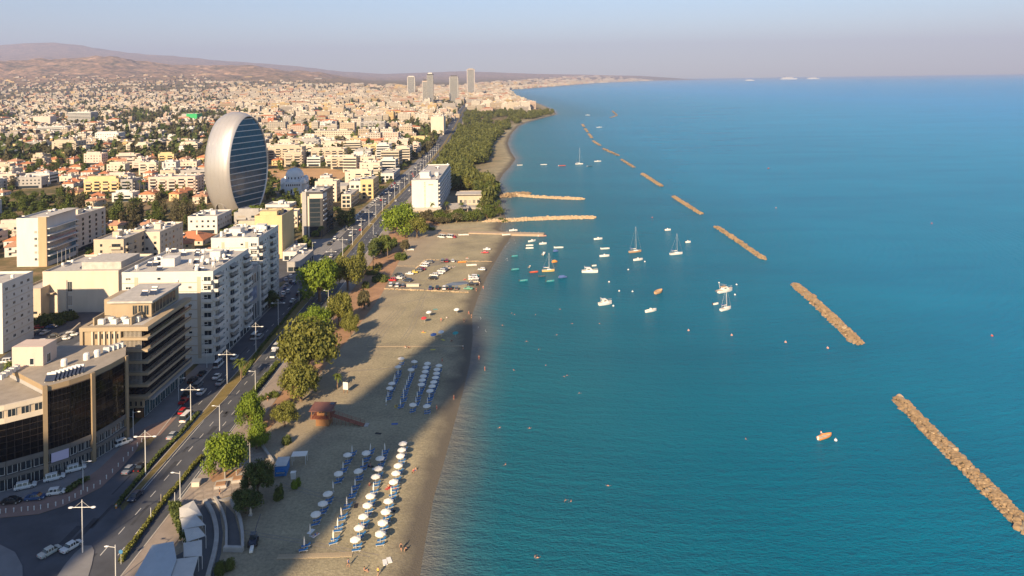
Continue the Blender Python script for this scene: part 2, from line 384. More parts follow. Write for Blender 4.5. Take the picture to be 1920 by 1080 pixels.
class Bld:
    def __init__(s, name, label, cat, X, Y, w, d, h, mat, rz=0., z=0., group=None, roof=ROOFM, wall=True, par=.9):
        s.r = thing(name, label, cat, (X, Y, z), rz, group); s.w, s.d, s.h, s.mat = w, d, h, mat; s.wr = MB(); s.name = name
        if wall:
            ob('wall', MB().box(-w/2, 0, -2.5, w/2, d, h).mesh('wall', mat), s.r)
            b = MB(); t = .22
            b.box(-w/2 + t, t, h, w/2 - t, d - t, h + .05, 1)
            b.box(-w/2 - .05, -.05, h, w/2 + .05, t, h + par, 0); b.box(-w/2 - .05, d - t, h, w/2 + .05, d + .05, h + par, 0)
            b.box(-w/2 - .05, t, h, -w/2 + t, d - t, h + par, 0); b.box(w/2 - t, t, h, w/2 + .05, d - t, h + par, 0)
            ob('roof', b.mesh('roof', [mat, roof]), s.r)
    def side(s, sd, u, o=0.):
        if sd == 'F': return (u, -o, 0.)
        if sd == 'R': return (s.w/2 + o, u, math.pi / 2)
        if sd == 'L': return (-s.w/2 - o, u, -math.pi / 2)
        return (u, s.d + o, math.pi)
    def put(s, name, me, sd, u, z, o=0., **k):
        x, y, a = s.side(sd, u, o); return ob(name, me, s.r, (x, y, z), a, **k)
    def win(s, sd, u, z, w=1.4, h=1.3, **k):
        k.setdefault('glass', R.choice([GLASS, GLASS, CURT, SHUT]))
        return s.put('window', win_mesh(w, h, **k), sd, u, z, .01)
    def balc(s, sd, u, z, w=4, d=1.5, mat=None, rail=None, ph=1.0): return s.put('balcony', balc_mesh(w, d, mat or s.mat, rail, ph), sd, u, z)
    def rect(s, sd, u, z, w, h, o=.04, mi=0):
        x, y, a = s.side(sd, u, 0); c, q = math.cos(a), math.sin(a)
        P = lambda lx, ly, lz: (x + lx * c - ly * q, y + lx * q + ly * c, z + lz)
        v = [P(-w/2, -o, 0), P(w/2, -o, 0), P(w/2, -o, h), P(-w/2, -o, h), P(-w/2, .02, 0), P(w/2, .02, 0), P(w/2, .02, h), P(-w/2, .02, h)]
        s.wr.add(v, [(0, 1, 2, 3), (4, 0, 3, 7), (1, 5, 6, 2), (3, 2, 6, 7), (5, 4, 7, 6)], mi)
    def rows(s, sd, u0, u1, n, st, z0, sh, w=1.3, h=1.3, rnd=None, mi=0):
        for k in range(st):
            for i in range(n):
                if rnd and rnd.random() < .12: continue
                s.rect(sd, u0 + (u1 - u0) * (i + .5) / n, z0 + k * sh, w, h, mi=(1 if rnd and rnd.random() < .25 else mi))
    def done(s, mats=None):
        if s.wr.v: ob('window_rows', s.wr.mesh('window_rows', mats or [GLASS, SHUT]), s.r, kind='stuff')
        return s.r
    def box(s, name, x0, y0, z0, x1, y1, z1, mat, **k): return ob(name, MB().box(x0, y0, z0, x1, y1, z1).mesh(name, mat), s.r, **k)
    def clutter(s, n, rnd, tank=.6):
        for i in range(n):
            p = (rnd.uniform(-s.w/2 + 1.2, s.w/2 - 1.2), rnd.uniform(1.2, max(1.3, s.d - 1.2)), s.h + .05)
            if rnd.random() < tank: ob('water_tank', tank_mesh(), s.r, p, 0, .9)
            else: ob('solar_heater', solar_mesh(), s.r, p, rnd.uniform(-.4, .4))
    def stair(s, x, y, w, d, h, mat=None):
        return s.box('stair_tower', x - w/2, y, s.h + .06, x + w/2, y + d, s.h + h, mat or s.mat)
TAKEN = []
def claim(x0, y0, x1, y1): TAKEN.append((x0, y0, x1, y1))
def free(x0, y0, x1, y1, m=1.0):
    return all(x1 + m < a or x0 - m > c or y1 + m < b or y0 - m > d for a, b, c, d in TAKEN)
def span(xl, xr, Y, z=12):
    a = pt(xl, CY + (CH - z) / Y * FPX, Y).x; b = pt(xr, CY + (CH - z) / Y * FPX, Y).x; return a, b
def baseD(px, py, z=0.): return g(px, py, z).y
def apartment(label, X, Y, w, d, st, mat, style, seed, rz=0., group=None, name='apartment_block', cat='apartment block', z=None, sh=3.1, clut=None, roof=ROOFM, own=True):
    rnd = random.Random(seed); z = zl(X, Y) if z is None else z
    h = st * sh + .6
    b = Bld(name, label, cat, X, Y, w, d, h, mat, rz, z, group, roof)
    claim(X - w/2 - 1.5, Y - 2, X + w/2 + 1.5, Y + d + 1.5)
    g0 = .9
    if style in ('balcony', 'corner'):
        nb = max(1, int(w // 7)); bw = w / nb
        for k in range(1, st):
            for i in range(nb):
                if style == 'corner' and i == 0 and nb > 1:
                    b.rect('F', -w/2 + bw * .5, k * sh + g0, 1.2, 1.3); continue
                u = -w/2 + bw * (i + .5)
                b.balc('F', u, k * sh, bw * .78, 1.5); b.rect('F', u, k * sh + .1, bw * .6, 2.1, mi=int(rnd.random() < .3))
        nr = max(1, int(d // 6))
        for k in range(1, st):
            for i in range(nr):
                u = d * (i + .5) / nr
                if i == 0: b.balc('R', u, k * sh, d / nr * .7, 1.3)
                b.rect('R', u, k * sh + .3, 1.9, 1.7); b.rect('L', u, k * sh + g0, 1.2, 1.2)
    elif style == 'window':
        n = max(2, int(w // 3.6)); b.rows('F', -w/2 + .4, w/2 - .4, n, st - 1, sh + g0, sh, 1.4, 1.3, rnd)
        n = max(2, int(d // 3.8)); b.rows('R', .4, d - .4, n, st - 1, sh + g0, sh, 1.4, 1.3, rnd); b.rows('L', .4, d - .4, n, st - 1, sh + g0, sh, 1.3, 1.3, rnd)
    elif style == 'band':
        for k in range(1, st):
            b.rect('F', 0, k * sh + .95, w - .6, 1.55); b.rect('R', d/2, k * sh + .95, d - .6, 1.55)
            b.put('floor_band', cached(('fb', w, mat.name), lambda: MB().box(-w/2 - .25, -.5, -.25, w/2 + .25, .02, .8).mesh('floor_band', mat)), 'F', 0, k * sh)
    b.rect('F', 0, .2, w * .8, 2.3); b.rect('R', d/2, .2, d * .7, 2.3)
    b.stair(rnd.uniform(-w/5, w/5), d * .4, 3.4, min(4, d * .4), 2.7)
    if w > 13 and rnd.random() < .5: b.box('penthouse', -w/2 + 2, 2.2, h + .06, w/2 - 3.5, d * .36, h + 2.8, mat)
    b.clutter(clut if clut is not None else int(w * d / 65) + 2, rnd)
    return b.done() if own else b
def hip_roof(w, d, h, rise, ov=.5):
    b = MB(); x, y0, y1 = w/2 + ov, -ov, d + ov; r = min(w, d) / 2
    if w >= d: A, B2 = (-x + r, d/2), (x - r, d/2)
    else: A, B2 = (0, y0 + r), (0, y1 - r)
    z0, z1 = h, h + rise
    v = [(-x, y0, z0), (x, y0, z0), (x, y1, z0), (-x, y1, z0), (*A, z1), (*B2, z1), (-x, y0, z0 - .2), (x, y0, z0 - .2), (x, y1, z0 - .2), (-x, y1, z0 - .2)]
    if w >= d: f = [(0, 1, 5, 4), (1, 2, 5), (2, 3, 4, 5), (3, 0, 4)]
    else: f = [(0, 1, 4), (1, 2, 5, 4), (2, 3, 5), (3, 0, 4, 5)]
    f += [(6, 7, 1, 0), (7, 8, 2, 1), (8, 9, 3, 2), (9, 6, 0, 3), (9, 8, 7, 6)]
    return b.add(v, f)
def gable_roof(w, d, h, rise, ov=.4):
    b = MB(); x = w/2 + ov; y0, y1 = -ov, d + ov
    v = [(-x, y0, h), (x, y0, h), (x, y1, h), (-x, y1, h), (0, y0, h + rise), (0, y1, h + rise)]
    b.add([(p[0], p[1], p[2] + .18) for p in v] + v, [(0, 4, 5, 3), (4, 1, 2, 5), (0, 1, 4), (2, 3, 5), (6, 7, 1, 0), (8, 9, 3, 2), (7, 8, 2, 1), (9, 6, 0, 3), (9, 8, 7, 6)]); return b
def house(label, X, Y, w, d, st, mat, tile, seed, rz=0., group=None, kind='hip', z=None):
    rnd = random.Random(seed); z = zl(X, Y) if z is None else z; h = st * 3.0
    b = Bld('house', label, 'house', X, Y, w, d, h, mat, rz, z, group, wall=False)
    claim(X - w/2 - 1, Y - 1, X + w/2 + 1, Y + d + 1)
    wl = MB().box(-w/2, 0, -2, w/2, d, h)
    if kind == 'gable': wl.add([(-w/2, 0, h), (w/2, 0, h), (0, 0, h + w * .2)], [(0, 1, 2)])
    ob('wall', wl.mesh('wall', mat), b.r)
    rf = ob('roof', (hip_roof(w, d, h, min(w, d) * .24) if kind == 'hip' else gable_roof(w, d, h, w * .2)).mesh('roof', tile), b.r)
    n = max(2, int(w // 3.5)); b.rows('F', -w/2 + .5, w/2 - .5, n, st, .9, 3.0, 1.3, 1.3, rnd)
    n = max(2, int(d // 3.5)); b.rows('R', .5, d - .5, n, st, .9, 3.0, 1.2, 1.3, rnd)
    ob('chimney', MB().box(w * .2, d * .3, h, w * .2 + .8, d * .3 + .8, h + min(w, d) * .24 + .9).mesh('chimney', mat), rf)
    if st > 1: b.balc('F', -w * .15, 3.0, w * .4, 1.4)
    if rnd.random() < .6: ob('solar_heater', solar_mesh(), rf, (-w * .18, d * .25, h + min(w, d) * .12))
    return b.done()
# ------------------------------------------------------------------ the buildings one can point to
def oval_tower():
    c = g(446, 389); h = 77.0; n = Vector((0.945, -0.326, 0)); t = Vector((0.326, 0.945, 0))
    r = thing('oval_tower', 'tall egg-shaped silver office tower with a dark glazed oval side', 'tower', c); claim(c.x - 30, c.y - 28, c.x + 30, c.y + 28)
    T, W, zc, zr = 23.5, 23.0, 33.0, 40.0
    def outline(k, N=72, grow=1.0):
        a = 2 * math.pi * k / N; return math.copysign(abs(math.cos(a)) ** 1.04, math.cos(a)) * W * grow, zc + math.copysign(abs(math.sin(a)) ** 1.04, math.sin(a)) * zr * grow
    N = 72; S = [(-.5, .97), (-.497, .985), (-.35, 1.03), (-.15, 1.06), (.1, 1.06), (.3, 1.035), (.497, .985), (.5, .97), (.40, .965)]
    b = MB(); vs = []
    for s, gr in S:
        for k in range(N):
            u, z = outline(k, N, gr); p = n * (s * T) + t * u; vs.append((p.x, p.y, max(z, -1.5)))
    fs = [(i * N + k, i * N + (k + 1) % N, (i + 1) * N + (k + 1) % N, (i + 1) * N + k) for i in range(len(S) - 1) for k in range(N)]
    b.add(vs, fs)
    m = M('silver_shell', (.50, .48, .465), .35, .05, .2, metal=.5)
    ob('shell', b.mesh('shell', m, True), r)
    # seams of the metal skin, proud of it
    b = MB()
    for s in (-.36, -.2, -.04, .12, .28, .42):
        gr = np.interp(s, [q[0] for q in S[1:7]], [q[1] for q in S[1:7]]) + .001
        pts = []
        for k in range(N + 1):
            u, z = outline(k % N, N, gr)
            p = n * (s * T) + t * u; pts.append((p.x, p.y, max(z, -1.4)))
        b.tube(pts, .05, 3, 0, False)
    ob('seams', b.mesh('seams', m), r, kind='stuff')
    # floors and glass set inside the rim
    def level(z, gr=.955):
        q = min(1, abs(z - zc) / (zr * gr)); return W * gr * (max(0, 1 - q ** (2 / 1.04))) ** (1.04 / 2)
    for side in (1, -1):
        o = n * (side * T * .46); lv = [1.5 + 4.55 * i for i in range(17)]
        for i in range(16):
            z0, z1 = lv[i] + .45, lv[i + 1]
            if z1 > zc + zr * .93: z1 = zc + zr * .92
            w0, w1 = level(z0), level(z1)
            K = 6; b = MB()
            L0 = [(-level(z0 + (z1 - z0) * j / K), z0 + (z1 - z0) * j / K) for j in range(K + 1)]
            poly = L0 + [(-u, z) for u, z in reversed(L0)]
            for (ua, za), (ub, zb) in zip(L0[:-1], L0[1:]):
                A = [o + t * ua, o + t * -ua, o + t * -ub, o + t * ub]
                b.quad((A[0].x, A[0].y, za), (A[1].x, A[1].y, za), (A[2].x, A[2].y, zb), (A[3].x, A[3].y, zb))
            gl = ob('glazing', b.mesh('glazing', BGLASS), r)
            mu = MB(); nm = max(3, int(w0 * 2 / 1.55))
            for j in range(1, nm):
                u = -w0 + 2 * w0 * j / nm
                if abs(u) > min(w0, w1) - .3: continue
                p = o + n * (side * .06) + t * u; a_ = n * .05; c_ = t * .05
                q = [p - a_ - c_, p + a_ - c_, p + a_ + c_, p - a_ + c_]
                mu.prism([(v.x, v.y) for v in q], z0, z1)
            if mu.v: ob('mullions', mu.mesh('mullions', DARKM), gl, kind='stuff')
            w2 = level(lv[i] + .2)
            sl = MB(); q = [o + t * -w2 - n * .3, o + t * w2 - n * .3, o + t * w2 + n * side * .55, o + t * -w2 + n * side * .55]
            sl.prism([(v.x, v.y) for v in q], lv[i], lv[i] + .52); ob('floor_slab', sl.mesh('floor_slab', METAL), r)
    # arched entrance canopy in the near side of the shell
    e = n * -1.5 - t * (W * .62); b = MB(); pts = [(-4.6 * math.cos(math.pi * k / 12), 6.5 * math.sin(math.pi * k / 12)) for k in range(13)]
    for (a0, z0), (a1, z1) in zip(pts[:-1], pts[1:]):
        P = lambda a, z, o2: (e.x + n.x * a - t.x * o2, e.y + n.y * a - t.y * o2, z)
        b.add([P(a0, z0, -9), P(a1, z1, -9), P(a1, z1, 4.2), P(a0, z0, 4.2)], [(0, 1, 2, 3)]); b.add([P(a0 * .93, z0 * .93, 4.2), P(a1 * .93, z1 * .93, 4.2), P(a1, z1, 4.2), P(a0, z0, 4.2)], [(0, 1, 2, 3)])
    ob('entrance_arch', b.mesh('entrance_arch', m), r)
    landmark('the oval glass tower', c.x, c.y)
oval_tower()
def church():
    c = g(553, 361); r = thing('domed_church', 'white domed church with arched drum windows beside the oval tower', 'church', c, rad(8)); claim(c.x - 14, c.y - 14, c.x + 14, c.y + 16)
    m = M('church_white', (.68, .68, .68), .8, .06, .3)
    b = MB(); b.box(-7.5, -11, -1, 7.5, 11, 11); b.box(-11, -7.5, -1, -7.5, 7.5, 11); b.box(7.5, -7.5, -1, 11, 7.5, 11); ob('wall', b.mesh('wall', m), r)
    b = MB().lathe([(8.6, 11), (8.6, 12.2), (7.6, 12.3), (7.6, 15.0), (8.0, 15.1), (8.0, 15.5)], 24); ob('drum', b.mesh('drum', m, False), r)
    b = MB().lathe([(7.7, 15.4)] + [(7.7 * math.cos(a), 15.4 + 6.6 * math.sin(a)) for a in np.linspace(.08, 1.52, 9)] + [(0.01, 22.1)], 24); d = ob('dome', b.mesh('dome', m, True), r)
    b = MB()
    for k in range(16):
        a = 2 * math.pi * k / 16; b.tube([(7.75 * math.cos(e) * math.cos(a), 7.75 * math.cos(e) * math.sin(a), 15.5 + 6.65 * math.sin(e)) for e in np.linspace(.0, 1.4, 7)], .16, 4)
    ob('ribs', b.mesh('ribs', m), d, kind='stuff')
    b = MB().box(-.1, -.1, 22, .1, .1, 24.2).box(-.6, -.08, 23.2, .6, .08, 23.45); ob('cross', b.mesh('cross', GALV), d)
    for sx, sy in ((-1, -1), (1, -1), (1, 1), (-1, 1)):
        b = MB().lathe([(2.4, 0), (2.4, 3.2), (2.0, 4.4), (1, 5.2), (0.01, 5.4)], 12, 0, (sx * 8.4, sy * 8.4, 9)); ob('corner_turret', b.mesh('corner_turret', m, True), r)
    b = MB()
    for k in range(16):
        a = 2 * math.pi * (k + .5) / 16; p = Vector((math.cos(a), math.sin(a), 0)); q = Vector((-p.y, p.x, 0)); o = p * 7.63
        pts = [(-.5, 12.8), (.5, 12.8), (.5, 14.1), (.3, 14.6), (-.3, 14.6), (-.5, 14.1)]
        b.add([(o.x + q.x * u, o.y + q.y * u, z) for u, z in pts], [(0, 1, 2, 3, 4, 5)])
    for i in range(7):
        for z in (7.2,):
            x = -5.4 + i * 1.8
            b.add([(x - .5, -11.02, z), (x + .5, -11.02, z), (x + .5, -11.02, z + 1.5), (x, -11.02, z + 2.1), (x - .5, -11.02, z + 1.5)], [(0, 1, 2, 3, 4)])
            b.add([(11.02, x - .5, z), (11.02, x + .5, z), (11.02, x + .5, z + 1.5), (11.02, x, z + 2.1), (11.02, x - .5, z + 1.5)], [(0, 1, 2, 3, 4)])
    for x in (-1.2, 1.2): b.quad((11.02, x - .6, .8), (11.02, x + .6, .8), (11.02, x + .6, 4.4), (11.02, x - .6, 4.4)); b.quad((x - .6, -11.02, .8), (x + .6, -11.02, .8), (x + .6, -11.02, 4.4), (x - .6, -11.02, 4.4))
    ob('arched_windows', b.mesh('arched_windows', GLASS), r, kind='stuff')
    landmark('the white domed church', c.x, c.y)
church()
def glass_office():
    P = [Vector(p) for p in ((-137.5, 168.2, 0), (-130.5, 170.6, 0), (-123.7, 174.0, 0), (-117.2, 179.0, 0), (-113.4, 182.6, 0), (-110.3, 187.4, 0), (-108.6, 193.0, 0), (-107.7, 198.7, 0))]
    r = thing('glass_office', 'curved black glass office block with tan pillars at the road junction', 'office block', (-118, 184, 0)); O = Vector((-118, 184, 0))
    claim(-150, 166, -106, 208)
    def line(a, b, n): return [a.lerp(b, i / n) - O for i in range(n + 1)]
    DGREY = M('dark_grey_stone', (.15, .14, .13), .8, .15, .4); tan = M('tan_stone', (.30, .225, .14), .8, .12, .4); roofm = M('office_roof', (.30, .265, .22), .9, .2, .4)
    back = [Vector((-112, 207, 0)) - O, Vector((-133, 207, 0)) - O]
    body = [p - O for p in P[3:]] + back + [Vector((-134.5, 191, 0)) - O]
    low = [p - O for p in P[:4]] + [Vector((-134.5, 191, 0)) - O, Vector((-146, 180, 0)) - O]
    inset = lambda poly, k: [tuple((p - p.normalized() * k).xy) for p in poly]
    ob('wall', MB().prism(inset(body, .25), 7.0, 22.0).mesh('wall', GREYM), r)
    ob('wall', MB().prism(inset(low, .25), 7.0, 20.2).mesh('wall', BEIGE), r)
    b = MB().prism([tuple(p.xy) for p in body], 22.0, 23.3, 1, 0); ob('roof', b.mesh('roof', [roofm, tan]), r)
    b = MB().prism([tuple(p.xy) for p in low], 20.2, 20.9, 0); ob('roof', b.mesh('roof', [roofm]), r)
    # shop and mezzanine storeys
    ob('podium', MB().prism(inset(body, 1.6), -1, 7.0).mesh('podium', DARKM), r); ob('podium', MB().prism(inset(low, 1.6), -1, 7.0).mesh('podium', DARKM), r)
    for k in range(7):
        a, c = P[k] - O, P[k + 1] - O; d = (c - a).normalized(); nn = Vector((d.y, -d.x, 0))
        for z0, z1, o in ((6.2, 7.4, .25), (3.1, 3.9, .35)):
            q = [a + nn * o, c + nn * o, c - nn * .8, a - nn * .8]
            ob('podium_band', MB().prism([tuple(v.xy) for v in q], z0, z1).mesh('podium_band', DGREY), r)
        L = (c - a).length; nw = 3
        for i in range(nw):
            m = a.lerp(c, (i + .5) / nw) - nn * .35
            for z, hh in ((4.0, 2.1), (.2, 2.8)):
                ob('window', win_mesh(round(L / nw * .82, 1), hh, METAL, GLASS, False), r, (m.x, m.y, z), math.atan2(d.y, d.x))
    # panes, one by one, in the three bays
    def bay(pts, rows, z0, z1, pad):
        seg = [(pts[i + 1] - pts[i]).length for i in range(len(pts) - 1)]; tot = sum(seg); n = pad
        ph = (z1 - z0) / rows; pw = tot / n
        me = cached(('pane', round(pw, 2), round(ph, 2)), lambda: MB().box(-pw/2 + .05, -.05, .05, pw/2 - .05, .05, ph - .05).mesh('pane', BLACKG))
        for i in range(n):
            s = (i + .5) * pw; k = 0
            while s > seg[k] and k < len(seg) - 1: s -= seg[k]; k += 1
            d = (pts[k + 1] - pts[k]).normalized(); p = pts[k] + d * s - O; nn = Vector((d.y, -d.x, 0)); p = p + nn * .02
            for j in range(rows):
                ob('pane', me, r, (p.x + R.uniform(-.01, .01), p.y, z0 + j * ph), math.atan2(d.y, d.x) + R.uniform(-.006, .006))
    bay([P[1], P[2], P[3]], 6, 7.4, 16.6, 10); bay(P[3:6], 9, 7.4, 21.8, 12); bay(P[5:8], 9, 7.4, 21.8, 11)
    bk = M('mullion_bronze', (.085, .065, .055), .5, .1, .5)
    for pts, z1 in ((P[0:4], 16.6), (P[3:8], 21.9)):
        for a, c in zip(pts[:-1], pts[1:]):
            d = (c - a).normalized(); nn = Vector((d.y, -d.x, 0)); q = [a - O, c - O, c - O - nn * .35, a - O - nn * .35]
            ob('curtain_frame', MB().prism([tuple(v.xy) for v in q], 7.4, z1).mesh('curtain_frame', bk), r)
    # attic storey over the low bay
    for k in range(3):
        a, c = P[k] - O, P[k + 1] - O; d = (c - a).normalized(); nn = Vector((d.y, -d.x, 0))
        q = [a + nn * .15, c + nn * .15, c - nn * .5, a - nn * .5]
        for z0, z1 in ((16.6, 17.8), (19.8, 20.9)): ob('attic_band', MB().prism([tuple(v.xy) for v in q], z0, z1 + .06).mesh('attic_band', CREAM), r)
        for i in range(3):
            m = a.lerp(c, (i + .5) / 3) + nn * .02 * 0; ob('window', win_mesh(1.7, 1.9, CREAM, GLASS, False), r, (m.x + nn.x * .25 * 0, m.y, 17.85), math.atan2(d.y, d.x))
    # pillars
    for k, h in ((0, 17.6), (3, 23.4), (5, 23.2), (7, 23.2)):
        d = (P[min(k + 1, 7)] - P[max(k - 1, 0)]).normalized(); nn = Vector((d.y, -d.x, 0)); p = P[k] - O
        q = [p - d * .48 + nn * .5, p + d * .48 + nn * .5, p + d * .48 - nn * .6, p - d * .48 - nn * .6]
        ob('pillar', MB().prism([tuple(v.xy) for v in q], -.5, h).mesh('pillar', tan), r)
    # sign over the entrance
    m = (P[3].lerp(P[5], .14)) - O; d = (P[4] - P[3]).normalized(); nn = Vector((d.y, -d.x, 0))
    sg = ob('sign', MB().box(-1.9, -.12, 0, 1.9, .0, 2.3).mesh('sign', M('sign_lilac', (.55, .50, .66), .5, .05)), r, (m.x + d.x * 1.5 + nn.x * .4, m.y + d.y * 1.5 + nn.y * .4, 4.0), math.atan2(d.y, d.x))
    # roof: stair house, tanks, chillers, collectors
    ob('roof_house', MB().box(-16.5, 8.2, 22.9, -8.2, 14, 28.4).mesh('roof_house', PINKM), r)
    ob('window', win_mesh(1.2, 1.8), r, (-11.2, 8.18, 23.6)); ob('window', win_mesh(1.6, 2.4), r, (-8.18, 10.5, 23.5), math.pi / 2)
    for i in range(5): ob('air_conditioner', ac_mesh(), r, (-13.5 + i * .0 - (0), -.5 + i * 1.5, 23.3), 0, .8)
    for i in range(8):
        p = P[3].lerp(P[5], .22 + .085 * i) - O; ob('solar_collector', solar_mesh(), r, (p.x - 2.2, p.y + 1.6, 23.3), rad(12), 1.15)
    for x, y in ((-2.6, 8.2), (1.0, 12.2), (2.6, 14.4)):
        ob('roof_tank', MB().lathe([(.01, 0), (.8, 0), (.8, 1.4), (.6, 1.8), (.01, 1.9)], 12).mesh('roof_tank', TANKW), r, (x, y, 23.3))
    for i in range(4): ob('air_conditioner', ac_mesh(), r, (3.5 + .7 * i, 17.5 + 1.1 * i, 23.3), .3, .85)
    landmark('the black glass office', -115, 184)
glass_office()
def banded_office():
    X0, X1, Y0, Y1 = -127.4, -107.5, 210.5, 239; h = 27.2
    r = thing('banded_office', 'tan office block with dark balconies in long bands along the road', 'office block', ((X0 + X1) / 2, Y0, 0)); W, Dp = X1 - X0, Y1 - Y0; claim(X0 - 1, Y0 - 1, X1 + 1, Y1 + 1)
    tan = M('tan_concrete', (.35, .28, .19), .85, .10, .3, streak=.3); gl = M('balcony_glass', (.012, .014, .022), .15, .4, .5, spec=.5)
    a = W/2
    ob('wall', MB().box(-a + 1.6, 1.4, -1, a - 1.9, Dp - .6, h - .4).mesh('wall', gl), r)
    b = MB().box(-a - .1, -.1, h - 1.2, a + .1, 1.6, h).box(-a - .1, 1.602, h - 1.2, -a + 1.2, Dp, h).box(a - 2.2, 1.602, h - 1.2, a + .1, Dp, h).box(-a + 1.2, 1.61, h - 1, a - 2.2, Dp, h - .25, 1)
    ob('roof', b.mesh('roof', [tan, ROOFM]), r)
    # ribbed stone half of the front
    ob('front_panel', MB().box(-a, .5, -1, a - 8.0, 1.5, h - 1.2).mesh('front_panel', tan), r)
    ob('side_frame', MB().box(-a, -.1, -1, -a + .9, .5, h - 1.2).mesh('side_frame', tan), r)
    fin = MB().box(-.22, -.55, 9, .22, 0, h - 1.2).mesh('fin', CREAM)
    for x in (3.6, 5.5, 7.1, 8.6, 10.1, 11.6): ob('fin', fin, r, (-a + x, .5, 0))
    for x in (4.5, 6.3, 7.85, 9.35, 10.85):
        for z in (12, 16.2, 20.4, 23.6): ob('window', win_mesh(.75, 1.6, tan, GLASS, False), r, (-a + x, .47, z))
    # balcony bands: front right corner and the whole long side
    for k in range(6):
        z = 6.2 + k * 3.42
        b = MB().box(a - 7.9, -.2, z, a, 1.3, z + .75).box(a - 1.75, 1.302, z, a, Dp, z + .75); ob('balcony_band', b.mesh('balcony_band', tan), r)
        lv = MB()
        if k > 0:
            for i in range(14): lv.box(a - 7.2 + i * .38, .35, z + .75, a - 7.2 + i * .38 + .12, .6, z + 3.42)
            ob('louvres', lv.mesh('louvres', CREAM if k > 3 else GREYM), r, kind='stuff')
        for i in range(9):
            rl = ob('balcony_rail', cached('brail', lambda: MB().box(-.03, 0, 0, .03, 2.9, .55).mesh('balcony_rail', M('smoked_glass', (.03, .035, .05), .15, .2, 1, spec=.5))), r, (a - .15, 1.6 + i * 3.0, z + .75))
    ob('side_frame', MB().box(a - 8.3, -.1, -1, a - 7.9, 1.4, h - 1.2).mesh('side_frame', tan), r)
    # small square windows over the shops
    for i in range(4): ob('window', win_mesh(.7, 1.5, tan, GLASS, False), r, (a - 6.6 + i * 1.5, -.22, 4.2 - .1))
    ob('shop_wall', MB().box(a - 7.9, .1, 3.4, a - 1.8, 1.3, 6.2).mesh('shop_wall', tan), r)
    sg = M('shop_glass', (.03, .07, .085), .1, .5, .4, spec=.6)
    for i in range(8): ob('shop_window', win_mesh(2.9, 4.6, METAL, sg, False), r, (a - 1.88, 2.6 + i * 3.2, .3), math.pi / 2)
    ob('shop_window', win_mesh(2.4, 2.6, METAL, sg, False), r, (a - 6.4, 1.3, .3)); ob('door', MB().box(-1.2, -.08, 0, 1.2, .05, 2.6).mesh('door', WOOD), r, (a - 3.4, 1.3, .1))
    ob('canopy', MB().box(a - 2.6, 1.5, 5.2, a + .7, Dp, 5.7).mesh('canopy', GREYM), r)
    # set-back top storey with its own roof
    p = MB().box(-a + 4.0, 9, h + .02, a - 3.4, Dp - 1.5, h + 4.4); ph = ob('penthouse', p.mesh('penthouse', tan), r)
    ob('penthouse_roof', MB().box(-a + 3.4, 8.2, h + 4.4, a - 2.7, Dp - 1, h + 5.0).mesh('penthouse_roof', [ROOFM]), r)
    for i in range(7): ob('window', win_mesh(1.9, 3.2, tan, GLASS, False), ph, (a - 3.38, 10.4 + i * 2.2, h + .6), math.pi / 2)
    for i in range(3): ob('window', win_mesh(1.5, 3.0, tan, GLASS, False), ph, (a - 8.4 + i * 1.75, 8.98, h + .6))
    ob('lift_house', MB().box(-a + 1, 11, h, -a + 4, Dp - 8, h + 4.9).mesh('lift_house', tan), r)
    for i in range(6): ob('air_conditioner', ac_mesh(), r, (-a + 4.6 + i * 1.9, 3.2 + (i % 2) * 2.0, h - .2), 0, .95)
    ob('plant_screen', MB().box(-a + 2.6, 2.2, h - .2, -a + 3.0, 7.6, h + 2.0).mesh('plant_screen', tan), r); ob('plant_screen', MB().box(a - 6.4, 2.4, h - .2, a - 6.0, 8.2, h + 2.0).mesh('plant_screen', tan), r)
    for x, y in ((2, 14), (4.2, 15), (3, 18)): ob('solar_heater', solar_mesh(), r, (x, y, h + 5.0))
    landmark('the tan banded office', -115, 222)
banded_office()
